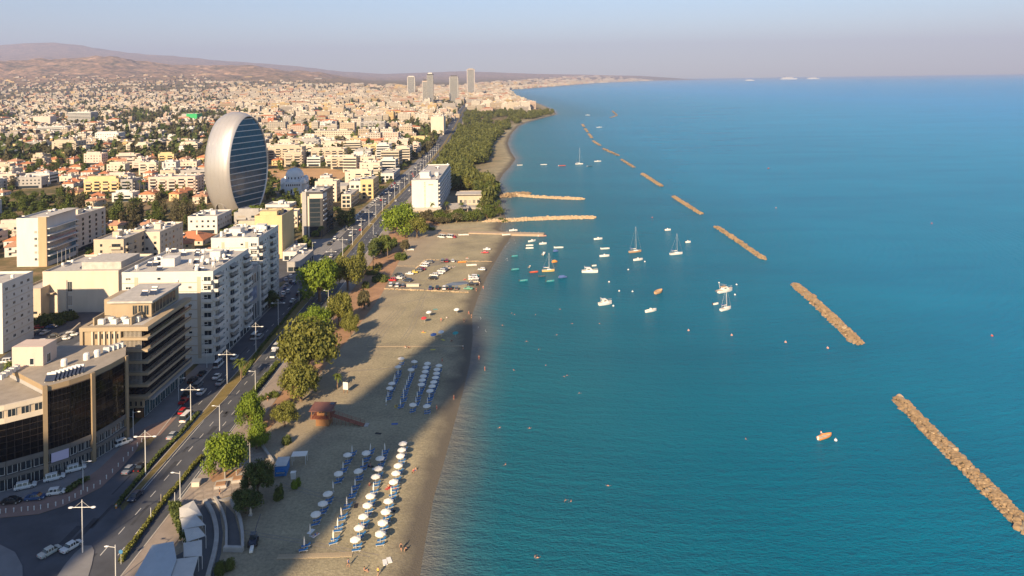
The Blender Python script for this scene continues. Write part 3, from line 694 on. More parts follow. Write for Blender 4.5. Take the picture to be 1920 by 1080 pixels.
def white_block(label, X0, X1, Y0, Y1, h, seed, frontlit=True, steps=None):
    rnd = random.Random(seed); w, d = X1 - X0, Y1 - Y0
    b = Bld('apartment_block', label, 'apartment block', (X0 + X1) / 2, Y0, w, d, h, WHITE, 0, 0, 'white apartment blocks along the seafront road'); claim(X0 - 1, Y0 - 1, X1 + 1, Y1 + 1)
    sh = 3.15; st = int(h // sh)
    ev = cached(('string', w), lambda: MB().box(-w/2, -.12, -.1, w/2, .0, .1).mesh('string_course', BEIGE))
    for k in range(1, st):
        b.put('string_course', ev, 'F', 0, k * sh + .2)
        for i, u in enumerate(np.arange(-w/2 + 2.2, w/2 - 1, 5.4)):
            if rnd.random() < .75: b.win('F', float(u), k * sh + 1.15, 1.3 if i % 3 else 1.9, .95)
    for x in np.linspace(-w/2 + 5, w/2 - 5, max(2, int(w // 11))):
        ob('stair_strip', MB().box(float(x) - .6, -.1, 2, float(x) + .6, .02, h - 1).mesh('stair_strip', BEIGE), b.r)
    # seaward side: bays of balconies and windows, floor by floor
    nb = max(2, int(d // 6.5)); bw = d / nb
    for k in range(1, st):
        for i in range(nb):
            u = bw * (i + .5)
            if i % 2 == 0:
                b.balc('R', u, k * sh, bw * .92, 1.6, WHITE, None, .95)
                b.put('window', win_mesh(bw * .6, 2.1, METAL, rnd.choice([GLASS, GLASS, CURT, SHUT]), False), 'R', u, k * sh + .1, .01)
                if rnd.random() < .4: b.put('air_conditioner', cached('wac', lambda: MB().box(-.45, -.4, 0, .45, 0, .65).mesh('air_conditioner', METAL)), 'R', u + bw * .38, k * sh + 1.9)
                if rnd.random() < .3: b.put('awning', cached(('awn', round(bw, 1)), lambda: MB().add([(-bw*.4, -1.5, 1.7), (bw*.4, -1.5, 1.7), (bw*.4, -.02, 2.4), (-bw*.4, -.02, 2.4), (-bw*.4, -1.5, 1.62), (bw*.4, -1.5, 1.62), (bw*.4, -.02, 2.32), (-bw*.4, -.02, 2.32)], [(0, 1, 2, 3), (7, 6, 5, 4), (4, 5, 1, 0)]).mesh('awning', SHUT)), 'R', u, k * sh)
            else:
                b.win('R', u - bw * .2, k * sh + 1.0, 1.1, 1.2); b.win('R', u + bw * .22, k * sh + 1.0, 1.1, 1.2)
        if rnd.random() < .6: b.put('air_conditioner', cached('wac', lambda: MB().box(-.45, -.4, 0, .45, 0, .65).mesh('air_conditioner', METAL)), 'F', rnd.uniform(-w/2 + 2, w/2 - 5), k * sh + .5)
        b.balc('F', w/2 - 2.0, k * sh, 3.6, 1.3, WHITE, None, .95); b.put('window', win_mesh(2.6, 2.1, METAL, GLASS, False), 'F', w/2 - 2.0, k * sh + .1, .01)
    for i in range(nb * 2): b.put('shop_window', win_mesh(bw * .42, 2.6, METAL, GLASS, False), 'R', bw * (i + .5) / 2, .2, .01)
    b.stair(-w * .15, d * .3, 5, 5, 3.0, WHITE); b.stair(w * .25, d * .62, 4, 4, 2.8, WHITE)
    for i in range(int(w * d / 26)):
        p = (rnd.uniform(-w/2 + 1, w/2 - 1), rnd.uniform(1, d - 1), h + .05)
        ob('water_tank' if i % 2 else 'solar_heater', tank_mesh() if i % 2 else solar_mesh(), b.r, p, rnd.uniform(-.3, .3), .95)
    return b.done()
white_block('white ten-storey apartment slab with plain sunlit end beside the banded office', -137.5, -105.6, 252, 286, 31.5, 3)
white_block('white nine-storey apartment block with crowded rooftop, behind the ten-storey white slab', -128, -108, 304, 330, 32, 4)
landmark('the white slab', -121, 262)
def sign_office():
    b = Bld('shopping_office', 'pale office with a large blue picture panel on its roadside wall', 'office block', -117, 287.2, 19, 15.5, 21, GREYM, 0, 0); claim(-127, 286, -106, 303)
    ob('picture_panel', MB().box(0, -.01, 0, .15, 8, 5).mesh('picture_panel', M('panel_blue', (.16, .20, .30), .5, .8, .5)), b.r, (9.52, 4, 9))
    for i in range(5): b.put('window', win_mesh(2.2, 4.2, METAL, GLASS, False), 'R', 1.9 + i * 3, 15.2, .01); b.put('window', win_mesh(2.2, 6.5, METAL, GLASS, False), 'R', 1.9 + i * 3, .6, .01)
    ob('side_pier', MB().box(9.5, -.2, 0, 10.3, 1.0, 21.5).mesh('side_pier', WHITE), b.r); ob('side_pier', MB().box(9.5, 14.5, 0, 10.3, 15.6, 21.5).mesh('side_pier', WHITE), b.r)
    b.clutter(5, R); b.done()
sign_office()
def box_building(name, label, cat, xl, xr, Y, d, ytop, mat, xr2=None, **k):
    a, c = span(xl, xr, Y); h = topz((xl + xr) / 2, ytop, Y)
    b = Bld(name, label, cat, (a + c) / 2, Y, c - a, d, h, mat, 0, 0, **k); claim(a - 1, Y - 1, c + 1, Y + d + 1); return b
# plain cream warehouse with a tall blank wall
b = box_building('warehouse', 'cream windowless warehouse with one narrow window strip', 'warehouse', 80, 222, 311, 30, 512, CREAM)
for z in (3, 9): b.win('F', -4.6, z, 2.0, 4.4)
b.win('F', -4.6, .2, 1.8, 1.4); ob('roof_step', MB().box(-3, 6, b.h, b.w/2 - 2, 22, b.h + 3.2).mesh('roof_step', ROOFM), b.r); ob('pipe_run', MB().tube([(-5.9, -.2, 0), (-5.9, -.2, 14)], .15).mesh('pipe_run', GALV), b.r); b.clutter(8, R); b.done()
b = box_building('warehouse', 'low tan depot beside the cream windowless warehouse', 'warehouse', 38, 76, 305, 40, 545, BEIGE); b.rows('F', -b.w/2 + 1, b.w/2 - 1, 2, 1, 1.5, 3, 2.2, 1.0); b.put('shade_roof', MB().box(-16, -2.6, 8.6, 16, 0, 9).mesh('shade_roof', BEIGE), 'R', 20, 0); b.done()
# block at the edge of the frame, its shaded flank towards the street
b = Bld('apartment_block', 'shaded grey-white apartment block standing over the walled car park', 'apartment block', -198, 264, 20, 17, 25, WHITE, 0, 0); claim(-210, 263, -187, 283)
for k in range(1, 8):
    for u in (2.2, 6.2, 10.4, 14.2): b.win('R', u, k * 3.1 + .9, 1.5 if k % 2 else .9, 1.2)
    b.put('string_course', cached('sc17', lambda: MB().box(-8.5, -.1, -.07, 8.5, 0, .07).mesh('string_course', BEIGE)), 'R', 8.5, k * 3.1); b.rows('F', -9, 9, 4, 1, k * 3.1 + .9, 3.1)
b.clutter(7, R); b.done(); landmark('the walled car park', -170, 255)
# glazed office with white bay
b = box_building('office_block', 'white and dark glass office with slanted roof edge and thin flagpoles', 'office block', 31, 88, 391, 26, 412, WHITE)
for k in range(5):
    z = 2.6 + k * 3.7; b.put('floor_slab', cached('gs', lambda: MB().box(-13, -1.6, -.2, 13, 0, .25).mesh('floor_slab', METAL)), 'R', 13, z + 3.1)
    b.put('glazing', cached('gg', lambda: MB().box(-12.4, -.25, 0, 12.4, .0, 3.0).mesh('glazing', BGLASS)), 'R', 13, z)
    for u in (2.2, 4.2): b.win('F', u, z + .6, 1.6, 1.5)
ob('front_fin', MB().box(b.w/2 - 4.4, -.5, 0, b.w/2 + .1, .02, b.h + 1.4).mesh('front_fin', TANM), b.r); ob('roof_canopy', MB().box(b.w/2 - 5, -.6, b.h + 1.45, b.w/2 + 1.8, 26, b.h + 1.8).mesh('roof_canopy', ROOFM), b.r)
for i in range(6): b.put('flagpole', cached('fpole', lambda: MB().tube([(0, -5, 0), (0, -5, 8)], .07).mesh('flagpole', METAL)), 'R', 1 + i * 3.6, 0)
b.clutter(7, R); b.done(); landmark('the flagpole office', -245, 395)
SIX = 'apartment blocks in the town'
def manual(label, xl, xr, Y, d, ytop, mat, style, seed, **k):
    a, c = span(xl, xr, Y); z = zl((a + c) / 2, Y); h = topz((xl + xr) / 2, ytop, Y) - z; st = max(2, round((h - .6) / 3.1))
    return apartment(label, (a + c) / 2, Y, c - a, d, st, mat, style, seed, group=SIX, sh=(h - .6) / st, **k)
manual('grey-flanked apartment block with brown balconies behind the flagpole office', 101, 136, 418, 34, 410, CREAM, 'corner', 11)
manual('beige low apartment block with tan pergola left of the ten-storey white slab', 176, 232, 352, 22, 452, BEIGE, 'corner', 12)
manual('beige apartment block with crowded roof and red shed behind the white slab', 236, 300, 372, 26, 438, CREAM, 'window', 13, clut=16)
manual('white three-storey block with blue-shaded flank in front of the oval tower', 352, 407, 470, 24, 408, WHITE, 'window', 14)
manual('tall plain tan block with blank sunlit end wall by the road', 478, 529, 401, 22, 407, YELLOW, 'blank', 15)
manual('yellow four-storey block with long open balconies among the red roofs', 157, 222, 646, 18, 337, YELLOW, 'balcony', 16)
manual('grey-brown balcony block joined to the yellow four-storey block', 224, 248, 648, 16, 338, GREYM, 'balcony', 17)
manual('pale pink five-storey block with deep balconies left of the oval tower', 278, 366, 642, 18, 333, PINKM, 'balcony', 18)
manual('beige five-storey block with blank stepped front above the red roofs', 97, 142, 985, 24, 266, BEIGE, 'corner', 19)
manual('white five-storey block with a red lift shaft', 178, 222, 1120, 20, 250, WHITE, 'window', 20)
manual('cream concrete-framed block with open square bays', 236, 277, 980, 20, 271, CREAM, 'balcony', 21)
manual('cream office with dark ribbon windows beside a red awning', 335, 370, 1000, 22, 270, CREAM, 'band', 22)
manual('white and blue glass office on the left skyline of flats', 127, 170, 1640, 30, 211, WHITE, 'band', 23)
manual('pale seven-storey slab with a dark stair slot', 62, 94, 1560, 22, 219, PINKM, 'blank', 24)
manual('white long block with two rows of open galleries', 70, 122, 1330, 22, 238, WHITE, 'band', 25)
manual('long beige seven-storey slab nearest the oval tower', 502, 566, 872, 18, 277, BEIGE, 'balcony', 26)
manual('long beige seven-storey slab beyond the dry field', 583, 645, 872, 18, 281, BEIGE, 'balcony', 27)
manual('white block with rounded wraparound balconies near the road', 659, 690, 856, 22, 289, WHITE, 'balcony', 28)
manual('white six-storey office with wide grey window bands by the road', 706, 730, 860, 20, 272, WHITE, 'band', 29)
manual('low green glass office with a cream central pier', 739, 768, 880, 30, 278, CREAM, 'band', 30)
manual('yellow two-storey hall by the tree-lined road', 768, 800, 1060, 30, 259, YELLOW, 'window', 31)
manual('grey-green flats in three joined blocks', 675, 721, 1320, 20, 229, GREYM, 'balcony', 32)
manual('dark-flanked block with a white tower end', 600, 622, 1290, 26, 229, WHITE, 'corner', 33)
manual('terracotta block rising behind the oval tower', 502, 513, 1400, 20, 222, BRICKR, 'window', 34)
manual('big beige block at the roadside with a blue hoarding', 808, 832, 1290, 40, 219, CREAM, 'blank', 35)
manual('orange-fronted block with a navy shaft', 283, 303, 1490, 20, 236, YELLOW, 'window', 36)
manual('white block with square openings under the green-netted building', 337, 362, 1340, 22, 240, WHITE, 'window', 37)
manual('long low white school with a row of square windows', 262, 325, 1190, 16, 255, WHITE, 'window', 38)
# building wrapped in green scaffold netting
def netted():
    Y = 1690; a, c = span(341, 369, Y); h = topz(355, 214, Y) - zl((a + c)/2, Y); b = Bld('building_site', 'building wrapped in bright green scaffold netting', 'building site', (a + c)/2, Y, c - a, 28, h, CONC, 0, zl((a + c)/2, Y)); claim(a - 2, Y - 3, c + 2, Y + 30)
    net = M('green_netting', (.03, .36, .12), .8, .2, .15)
    ob('netting', MB().box(-b.w/2 + 11, -.8, 0, b.w/2 + .5, -.3, h + 1).box(b.w/2 + .3, -.3, 0, b.w/2 + .8, 28, h + 1).mesh('netting', net), b.r); ob('netting', MB().box(-b.w/2, -.6, h * .1, -b.w/2 + 10.6, -.3, h * .62).mesh('netting', M('teal_netting', (.03, .30, .22), .8, .2, .15)), b.r)
    b.clutter(3, R); b.done(); landmark('the green-netted building', (a + c)/2, Y)
netted()
# dark office tower by the road
def dark_tower():
    a, c = span(567, 605, 456, 14); h = topz(590, 362, 456); b = Bld('office_tower', 'dark grey office tower with white window strips by the road', 'office tower', (a + c)/2, 456, c - a, 27, h, DARKM, 0, 0, par=.7); claim(a - 1, 455, c + 1, 484)
    ob('edge_pier', MB().box(-b.w/2 - .1, -.4, -.5, -b.w/2 + 2.6, .02, h + 1).mesh('edge_pier', GREYM), b.r); ob('edge_pier', MB().box(-b.w/2 + 3.4, -.3, -.5, -b.w/2 + 4.4, .02, h - 2).mesh('edge_pier', CREAM), b.r)
    ob('top_band', MB().box(-b.w/2 + 4.6, -.35, h - 3.4, b.w/2 + .3, .02, h - .6).mesh('top_band', CREAM), b.r); ob('top_band', MB().box(b.w/2, .05, h - 3.4, b.w/2 + .35, 9, h - .6).mesh('top_band', WHITE), b.r)
    gl = cached('dtg', lambda: MB().box(-4.2, -.12, 0, 4.2, .02, 2.7).mesh('glazing', GLASS)); wb = cached('dtw', lambda: MB().box(-4.2, -.5, -.35, 4.2, .02, .35).mesh('floor_band', METAL))
    for k in range(8):
        b.put('glazing', gl, 'R', 13, k * 3.2 + 1.2); b.put('glazing', gl, 'R', 22, k * 3.2 + 1.2)
        if k > 2: b.put('floor_band', wb, 'R', 5, k * 3.2 + .6)
        b.put('glazing', cached('dtf', lambda: MB().box(-3.2, -.1, 0, 3.2, .02, 2.5).mesh('glazing', GLASS)), 'F', 1.6, k * 3.0 + .8)
    b.clutter(6, R); b.done(); landmark('the dark grey office tower', (a + c)/2, 460)
dark_tower()
def hotel():
    a, c = span(772, 821.5, 531, 14); Y = 531; d = 100; h = topz(797, 340, Y); b = Bld('seafront_hotel', 'long white slab hotel with a blank end wall and window slot', 'hotel', (a + c)/2, Y, c - a, d, h, WHITE, 0, 0); claim(a - 4, Y - 14, c + 14, Y + d + 2)
    ob('stair_slot', MB().box(-.5, -.06, 4.5, .5, .03, h - .4).mesh('stair_slot', BEIGE), b.r)
    for k in range(6): b.win('F', 0, 5.2 + k * 3.1, .8, 1.5)
    for k in range(7):
        z = 4.2 + k * 2.85
        b.put('balcony_band', cached('hb', lambda: MB().box(-d/2 + .5, -1.3, 0, d/2 - .5, 0, 1.0).mesh('balcony_band', WHITE)), 'R', d/2, z)
        b.put('glazing', cached('hg', lambda: MB().box(-d/2 + .5, -.06, 0, d/2 - .5, .02, 1.6).mesh('glazing', SHUT)), 'R', d/2, z + 1.05)
    ob('sign', MB().box(2.6, -.12, h - 2.9, 6.2, .02, h - 2.2).mesh('sign', TANM), b.r)
    b.stair(-2, 16, 7, 12, 4.6, WHITE); b.stair(5.5, 30, 3, 8, 2.5, WHITE); b.clutter(18, R)
    ob('podium', MB().box(-b.w/2 - 14, -9, -.5, b.w/2 + 2, -.3, 4.0).mesh('podium', BEIGE), b.r); ob('podium_roof', MB().box(-b.w/2 - 15, -10, 4.0, b.w/2 + 2.6, -.3, 4.5).mesh('podium_roof', CREAM), b.r)
    for i in range(9): b.put('window', win_mesh(1.8, 2.6, METAL, GLASS, False), 'F', -13 + i * 2.8, .6, 9.02)
    b.done(); landmark('the long white hotel', (a + c)/2, Y)
    b = Bld('hotel_annex', 'low tan flat-roofed hotel annex among palms', 'hotel annex', -34, 560, 19, 20, 8, BEIGE, 0, 0); claim(-46, 546, -22, 584)
    for i in range(5): b.win('F', -7 + i * 3.4, 2, 2.2, 3)
    ob('roof_slab', MB().box(-11, -2, 8.95, 11, 14, 9.4).mesh('roof_slab', ROOFM), b.r); ob('terrace', MB().box(-14, -12, -.3, 11, -.4, 1).mesh('terrace', CONC), b.r); b.done()
    b = Bld('beach_pavilion', 'sloping-roofed poolside pavilion in front of the hotel annex', 'pavilion', -40, 534, 12, 8, 3.2, CREAM, rad(20), 0, wall=False); claim(-48, 530, -32, 545)
    ob('roof', MB().add([(-7, -1, 3.0), (7, -1, 3.0), (7, 9, 5.6), (-7, 9, 5.6), (-7, -1, 2.7), (7, -1, 2.7), (7, 9, 5.3), (-7, 9, 5.3)], [(0, 1, 2, 3), (7, 6, 5, 4), (4, 5, 1, 0), (5, 6, 2, 1), (6, 7, 3, 2), (7, 4, 0, 3)]).mesh('roof', ROOFD), b.r)
    for x in (-6, -2, 2, 6): ob('post', MB().box(x - .15, 0, 0, x + .15, .3, 3).box(x - .15, 8, 0, x + .15, 8.3, 5).mesh('post', CREAM), b.r)
hotel()
# red hipped-roof villa, road-side low shops
a, c = span(316, 380, 437, 3); house('large villa under a two-tier bright terracotta hipped roof', (a + c)/2, 437, c - a, 17, 1, CREAM, TILE, 5)
ob('upper_roof', hip_roof(10, 9, 0, 2.4).mesh('upper_roof', TILE), bpy.data.objects['house'], (-1, 4.5, 4.6))
def low(label, xl, xr, Y, d, h, mat, cat='shop'):
    a, c = span(xl, xr, Y, 4); b = Bld('roadside_shop', label, cat, (a + c)/2, Y, c - a, d, h, mat, 0, 0, par=.5); claim(a - 1, Y - 1, c + 1, Y + d + 1)
    b.rows('F', -b.w/2 + .5, b.w/2 - .5, max(2, int(b.w // 4)), max(1, int(h // 3.2)), .4, 3.2, 2.6, 2.2); b.rows('R', .5, d - .5, max(2, int(d // 4)), max(1, int(h // 3.2)), .4, 3.2, 2.6, 2.2); b.clutter(3, R); return b.done()
low('low pale shop with a flat canopy beside the tall plain tan block', 530, 556, 396, 20, 4.5, WHITE)
low('grey slatted car showroom behind parked cars on the road', 538, 562, 372, 26, 5, GREYM)
low('cream two-storey building with shaded balconies past the dark tower', 640, 658, 560, 30, 10, CREAM)
low('ochre three-storey corner house facing the traffic', 676, 700, 600, 26, 16, YELLOW)
low('white low building with a terrace left of the road', 655, 676, 640, 24, 9, WHITE)
low('white single-storey parade left of the hotel', 714, 738, 700, 40, 8, WHITE)
low('grey roofed market hall behind the church', 612, 650, 640, 22, 5, GREYM)
low('white pitched kiosk behind the church field', 600, 618, 720, 12, 4, WHITE)
# the seafront towers far along the coast
def far_tower(label, xl, xr, ytop, Y, d, mat, gl, seed):
    a, c = span(xl - 1.2, xr + 1.2, Y, 40); z = zl((a + c)/2, Y); h = topz((xl + xr)/2, ytop, Y) - z; b = Bld('high_rise', label, 'high-rise', (a + c)/2, Y, c - a, d, h, mat, 0, z, 'high-rises along the coast'); claim(a, Y, c, Y + d)
    n = int(h / 4)
    ob('floors', (lambda q: [q.box(-b.w/2 - .8, -.9, k * 4.0 - .5, b.w/2 + .8, .02, k * 4.0 + .8) for k in range(1, n)] and q)(MB()).mesh('floors', WHITE), b.r, kind='stuff')
    for k in range(1, n): b.rect('F', 0, k * 4.0 + .9, b.w * .86, 2.4); b.rect('R', d/2, k * 4.0 + .9, d * .9, 2.6)
    ob('crown', MB().box(-b.w * .35, 2, h, b.w * .35, d * .7, h + 6).mesh('crown', gl), b.r); return b.done()
far_tower('slim beige tower, leftmost of the coastal high-rises', 765, 777, 144, 4450, 30, CREAM, WHITE, 1)
far_tower('pink and dark striped tower, second from left on the coast', 793, 801, 152, 2880, 24, PINKM, DARKM, 2)
far_tower('slim white-and-black tower beside the pink striped one', 802, 811, 139, 2860, 24, DARKM, WHITE, 3)
far_tower('broad round-cornered tower with white floor bands and dark cap', 844, 858, 144, 3020, 30, GREYM, DARKM, 4)
far_tower('tallest hazy pinkish tower near the bay', 877, 889, 130, 4150, 36, PINKM, GREYM, 5)
b = None

for ph, px, py in (('the yellow balcony block', 190, 366), ('the pink balcony block', 322, 367), ('the red-shafted white block', 200, 277), ('the low white school', 292, 268), ('the long beige slabs', 570, 308), ('the wide white office', 718, 309), ('the terracotta villa', 348, 460), ('the beige stepped block', 120, 297), ('the framed cream block', 256, 295)): q = g(px, py); landmark(ph, q.x, q.y)
# ------------------------------------------------------------------ roads, pavements, promenade
ASPH = M('asphalt', (.070, .076, .090), .85, .42, .07, bump=.2, bscale=6)
PAVE = M('paving', (.28, .235, .20), .9, .18, .25, bump=.2, bscale=2)
PAVEP = M('pink_paving', (.24, .165, .14), .9, .15, .3)
PAVEG = M('grey_paving', (.19, .19, .195), .9, .15, .3)
LINE = M('road_paint', (.55, .54, .50), .7, .25, .6)
KERB = M('kerb_stone', (.38, .35, .31), .9, .15, .8)
SOIL = M('dry_soil', (.32, .19, .11), .95, .25, .2, bump=.4, bscale=2)
FIELD = M('dry_field', (.44, .27, .13), .95, .22, .06, bump=.3, bscale=1)
DIRTG = M('dry_grass', (.17, .13, .045), .95, .3, .3, bump=.5, bscale=3)
def cx_road(D): return np.interp(D, [0, 167, 251, 317, 431, 528, 789, 1100, 1462, 2216, 3200], [-91.6, -91.8, -93.3, -94, -96.8, -99, -99, -105, -119, -154, -190])
def lw(D): return np.interp(D, [0, 195, 240, 300, 420, 3000], [7.2, 6.6, 10.2, 11.5, 11.5, 11])      # landward carriageway
def rw(D): return np.interp(D, [0, 200, 300, 3000], [12, 11.4, 11, 11])
RD = np.concatenate([np.arange(110, 420, 6.), np.arange(420, 1000, 20.), np.arange(1000, 3201, 60.)])
def strip(name, fl, fr, z, mat, D0=110, D1=3200, **k):
    Ds = [d for d in RD if D0 <= d <= D1]
    V = []; 
    for d in Ds: zz = zl(float(cx_road(d)), d); V += [(float(fl(d)), d, zz + z), (float(fr(d)), d, zz + z)]
    F = [(2 * i, 2 * i + 1, 2 * i + 3, 2 * i + 2) for i in range(len(Ds) - 1)]
    return ob(name, MB().add(V, F).mesh(name, mat), kind='structure', **k)
def wall_strip(name, f0, f1, z0, z1, mat, D0, D1, **k):
    Ds = [d for d in RD if D0 <= d <= D1]; b = MB(); V = []
    for d in Ds:
        zz = zl(float(cx_road(d)), d); V += [(float(f0(d)), d, zz + z0), (float(f1(d)), d, zz + z0), (float(f1(d)), d, zz + z1), (float(f0(d)), d, zz + z1)]
    F = [(4 * i + j, 4 * i + (j + 1) % 4, 4 * i + 4 + (j + 1) % 4, 4 * i + 4 + j) for i in range(len(Ds) - 1) for j in range(4)] + [(3, 2, 1, 0), tuple(4 * (len(Ds) - 1) + j for j in range(4))]
    return ob(name, b.add(V, F).mesh(name, mat), **k)
def poly_px(name, pts, z, mat, **k):
    P = [g(*p) for p in pts]; a = sum(P[i].x * P[i - 1].y - P[i - 1].x * P[i].y for i in range(len(P)))
    if a > 0: P.reverse()
    k.setdefault('kind', 'structure')
    return ob(name, MB().add([(p.x, p.y, zl(p.x, p.y) + z) for p in P], [tuple(range(len(P)))]).mesh(name, mat), **k)
# far-reaching strips
strip('road', lambda d: cx_road(d) - .9 - lw(d), lambda d: cx_road(d) - .8, .03, ASPH)
strip('road', lambda d: cx_road(d) + .8, lambda d: cx_road(d) + 1 + rw(d), .034, ASPH)
strip('pavement', lambda d: cx_road(d) - 17.5, lambda d: cx_road(d) - .9 - lw(d), .085, PAVEG, 196)
strip('pavement', lambda d: cx_road(d) + 1 + rw(d), lambda d: cx_road(d) + np.interp(d, [0, 200, 430, 520, 3000], [19, 18.5, 18, 16, 15]), .11, PAVE)
wall_strip('kerb', lambda d: cx_road(d) + .75 + rw(d), lambda d: cx_road(d) + 1.05 + rw(d), .0, .16, KERB, 110, 1500, kind='structure')
wall_strip('kerb', lambda d: cx_road(d) - 1.1 - lw(d), lambda d: cx_road(d) - .8 - lw(d), .0, .16, KERB, 196, 1500, kind='structure')
wall_strip('median_strip', lambda d: cx_road(d) - .9 - np.interp(d, [0, 215, 235, 3000], [0, 0, .6, .9]), lambda d: cx_road(d) + .85 + np.interp(d, [0, 205, 222, 245, 270, 3000], [0, 0, 1.7, 1.2, .8, .9]), -.1, .16, DIRTG, 168, 3000, kind='structure')
for s, e in ((-1, -.75), (.85, 1.0)): wall_strip('kerb', lambda d, s=s: cx_road(d) + s - (np.interp(d, [0, 215, 235, 3000], [0, 0, .6, .9]) if s < 0 else -np.interp(d, [0, 205, 222, 245, 270, 3000], [0, 0, 1.7, 1.2, .8, .9])), lambda d, e=e, s=s: cx_road(d) + e - (np.interp(d, [0, 215, 235, 3000], [0, 0, .6, .9]) if s < 0 else -np.interp(d, [0, 205, 222, 245, 270, 3000], [0, 0, 1.7, 1.2, .8, .9])), -.1, .2, KERB, 168, 1200, kind='structure')
# lane paint
b = MB()
for off, D1 in ((4.6, 700), (8.3, 700), (-4.4, 700)):
    d = 150.
    while d < D1:
        x = float(cx_road(d)) + off
        if not (off < 0 and d < 200): b.quad((x - .09, d, .045), (x + .09, d, .045), (x + .09, d + 2.6, .045), (x - .09, d + 2.6, .045))
        d += 7
for off in (1.5, 11.6):
    for d in np.arange(170, 700, 10.): x, x2 = float(cx_road(d)) + off, float(cx_road(d + 10)) + off; b.quad((x - .07, d, .046), (x + .07, d, .046), (x2 + .07, d + 10, .046), (x2 - .07, d + 10, .046))
ob('road_markings', b.mesh('road_markings', LINE), kind='structure')
# junction below the glass office
poly_px('junction', [(-120,966),(0,972),(72,965),(118,950),(154,933),(190,914),(226,880),(253,849),(285,832),(340,826),(300,860),(262,905),(225,950),(250,1000),(260,1200),(-300,1250)], .028, ASPH)
poly_px('pavement', [(-120,940),(0,943),(70,938),(118,924),(150,905),(188,878),(222,845),(250,815),(285,796),(332,782),(300,817),(267,825),(253,849),(226,880),(190,914),(154,933),(118,950),(72,965),(0,972),(-120,966)], .12, PAVEP)
poly_px('forecourt', [(-120,936),(0,943),(70,938),(118,924),(150,905),(188,878),(222,845),(250,815),(228,800),(190,846),(140,872),(76,890),(0,915),(-120,920)], .10, PAVEG)
poly_px('traffic_island', [(95,1100),(120,1062),(140,1038),(157,1024),(172,1024),(177,1034),(172,1060),(160,1100)], .14, PAVEG)
poly_px('pavement', [(-80,1015),(0,1022),(28,1036),(42,1062),(44,1110),(-90,1120)], .13, PAVEG)
# paved plaza, promenade steps and terraces
poly_px('plaza', [(322,1000),(345,950),(372,905),(400,872),(432,842),(470,808),(498,850),(514,870),(520,890),(470,905),(446,925),(410,936),(378,950),(352,968),(335,1000)], .13, PAVE)
poly_px('planting_bed', [(384,878),(420,884),(455,880),(440,896),(398,905)], .17, SOIL)
strip('promenade_soil', lambda d: cx_road(d) + np.interp(d, [0, 200, 430, 520], [19, 18.5, 18, 16]), lambda d: cx_road(d) + np.interp(d, [0, 195, 215, 260, 330, 430, 520], [21, 21, 24, 29, 33, 33, 24]), .03, SOIL, 196, 520)
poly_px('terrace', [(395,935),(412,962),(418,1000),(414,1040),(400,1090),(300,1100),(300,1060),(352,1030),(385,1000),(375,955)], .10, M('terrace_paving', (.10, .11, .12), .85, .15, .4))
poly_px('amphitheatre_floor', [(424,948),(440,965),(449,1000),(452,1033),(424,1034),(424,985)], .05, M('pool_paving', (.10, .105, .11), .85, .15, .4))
def low_wall(name, pts, th, h, mat=CONC, **k):
    P = [g(*p) for p in pts]; b = MB(); V = []
    for i, p in enumerate(P):
        d = (P[min(i + 1, len(P) - 1)] - P[max(i - 1, 0)]).normalized(); n = Vector((d.y, -d.x, 0)) * th / 2; zz = zl(p.x, p.y)
        V += [tuple(p - n + Vector((0, 0, zz - .2))), tuple(p + n + Vector((0, 0, zz - .2))), tuple(p + n + Vector((0, 0, zz + h))), tuple(p - n + Vector((0, 0, zz + h)))]
    F = [(4 * i + j, 4 * i + (j + 1) % 4, 4 * i + 4 + (j + 1) % 4, 4 * i + 4 + j) for i in range(len(P) - 1) for j in range(4)] + [(3, 2, 1, 0), tuple(4 * (len(P) - 1) + j for j in range(4))]
    return ob(name, b.add(V, F).mesh(name, mat), **k)
def smooth(pts, n=6):
    out = []
    for i in range(len(pts) - 1):
        p0, p1, p2, p3 = (pts[max(i - 1, 0)], pts[i], pts[i + 1], pts[min(i + 2, len(pts) - 1)])
        for k in range(n):
            t = k / n; out.append(tuple(.5 * (2 * p1[j] + (p2[j] - p0[j]) * t + (2 * p0[j] - 5 * p1[j] + 4 * p2[j] - p3[j]) * t * t + (3 * p1[j] - p0[j] - 3 * p2[j] + p3[j]) * t ** 3) for j in range(2)))
    return out + [pts[-1]]
low_wall('curved_wall', smooth([(384,942),(398,966),(406,1000),(403,1035),(390,1085)]), .9, .8, label='long curved pale parapet round the restaurant terrace', category='wall')
low_wall('curved_wall', smooth([(402,936),(416,960),(424,990),(424,1034)]), .5, .7, label='inner curved seating wall of the sunken amphitheatre', category='wall')
low_wall('curved_wall', smooth([(433,944),(447,968),(454,1002),(455,1034)]), .6, 1.1, label='outer curved wall of the sunken amphitheatre facing the sand', category='wall')
low_wall('end_wall', [(420,1033),(456,1034)], .7, 1.0, label='short straight wall closing the sunken amphitheatre', category='wall')
low_wall('plaza_wall', [(470,806),(492,838),(512,868),(470,884),(440,900),(405,908)], .6, .7, label='pale low wall folded round the paved plaza', category='wall')
low_wall('plaza_wall', [(455,930),(420,940),(390,946)], .6, .6, label='low pale wall between plaza and sunken amphitheatre', category='wall')
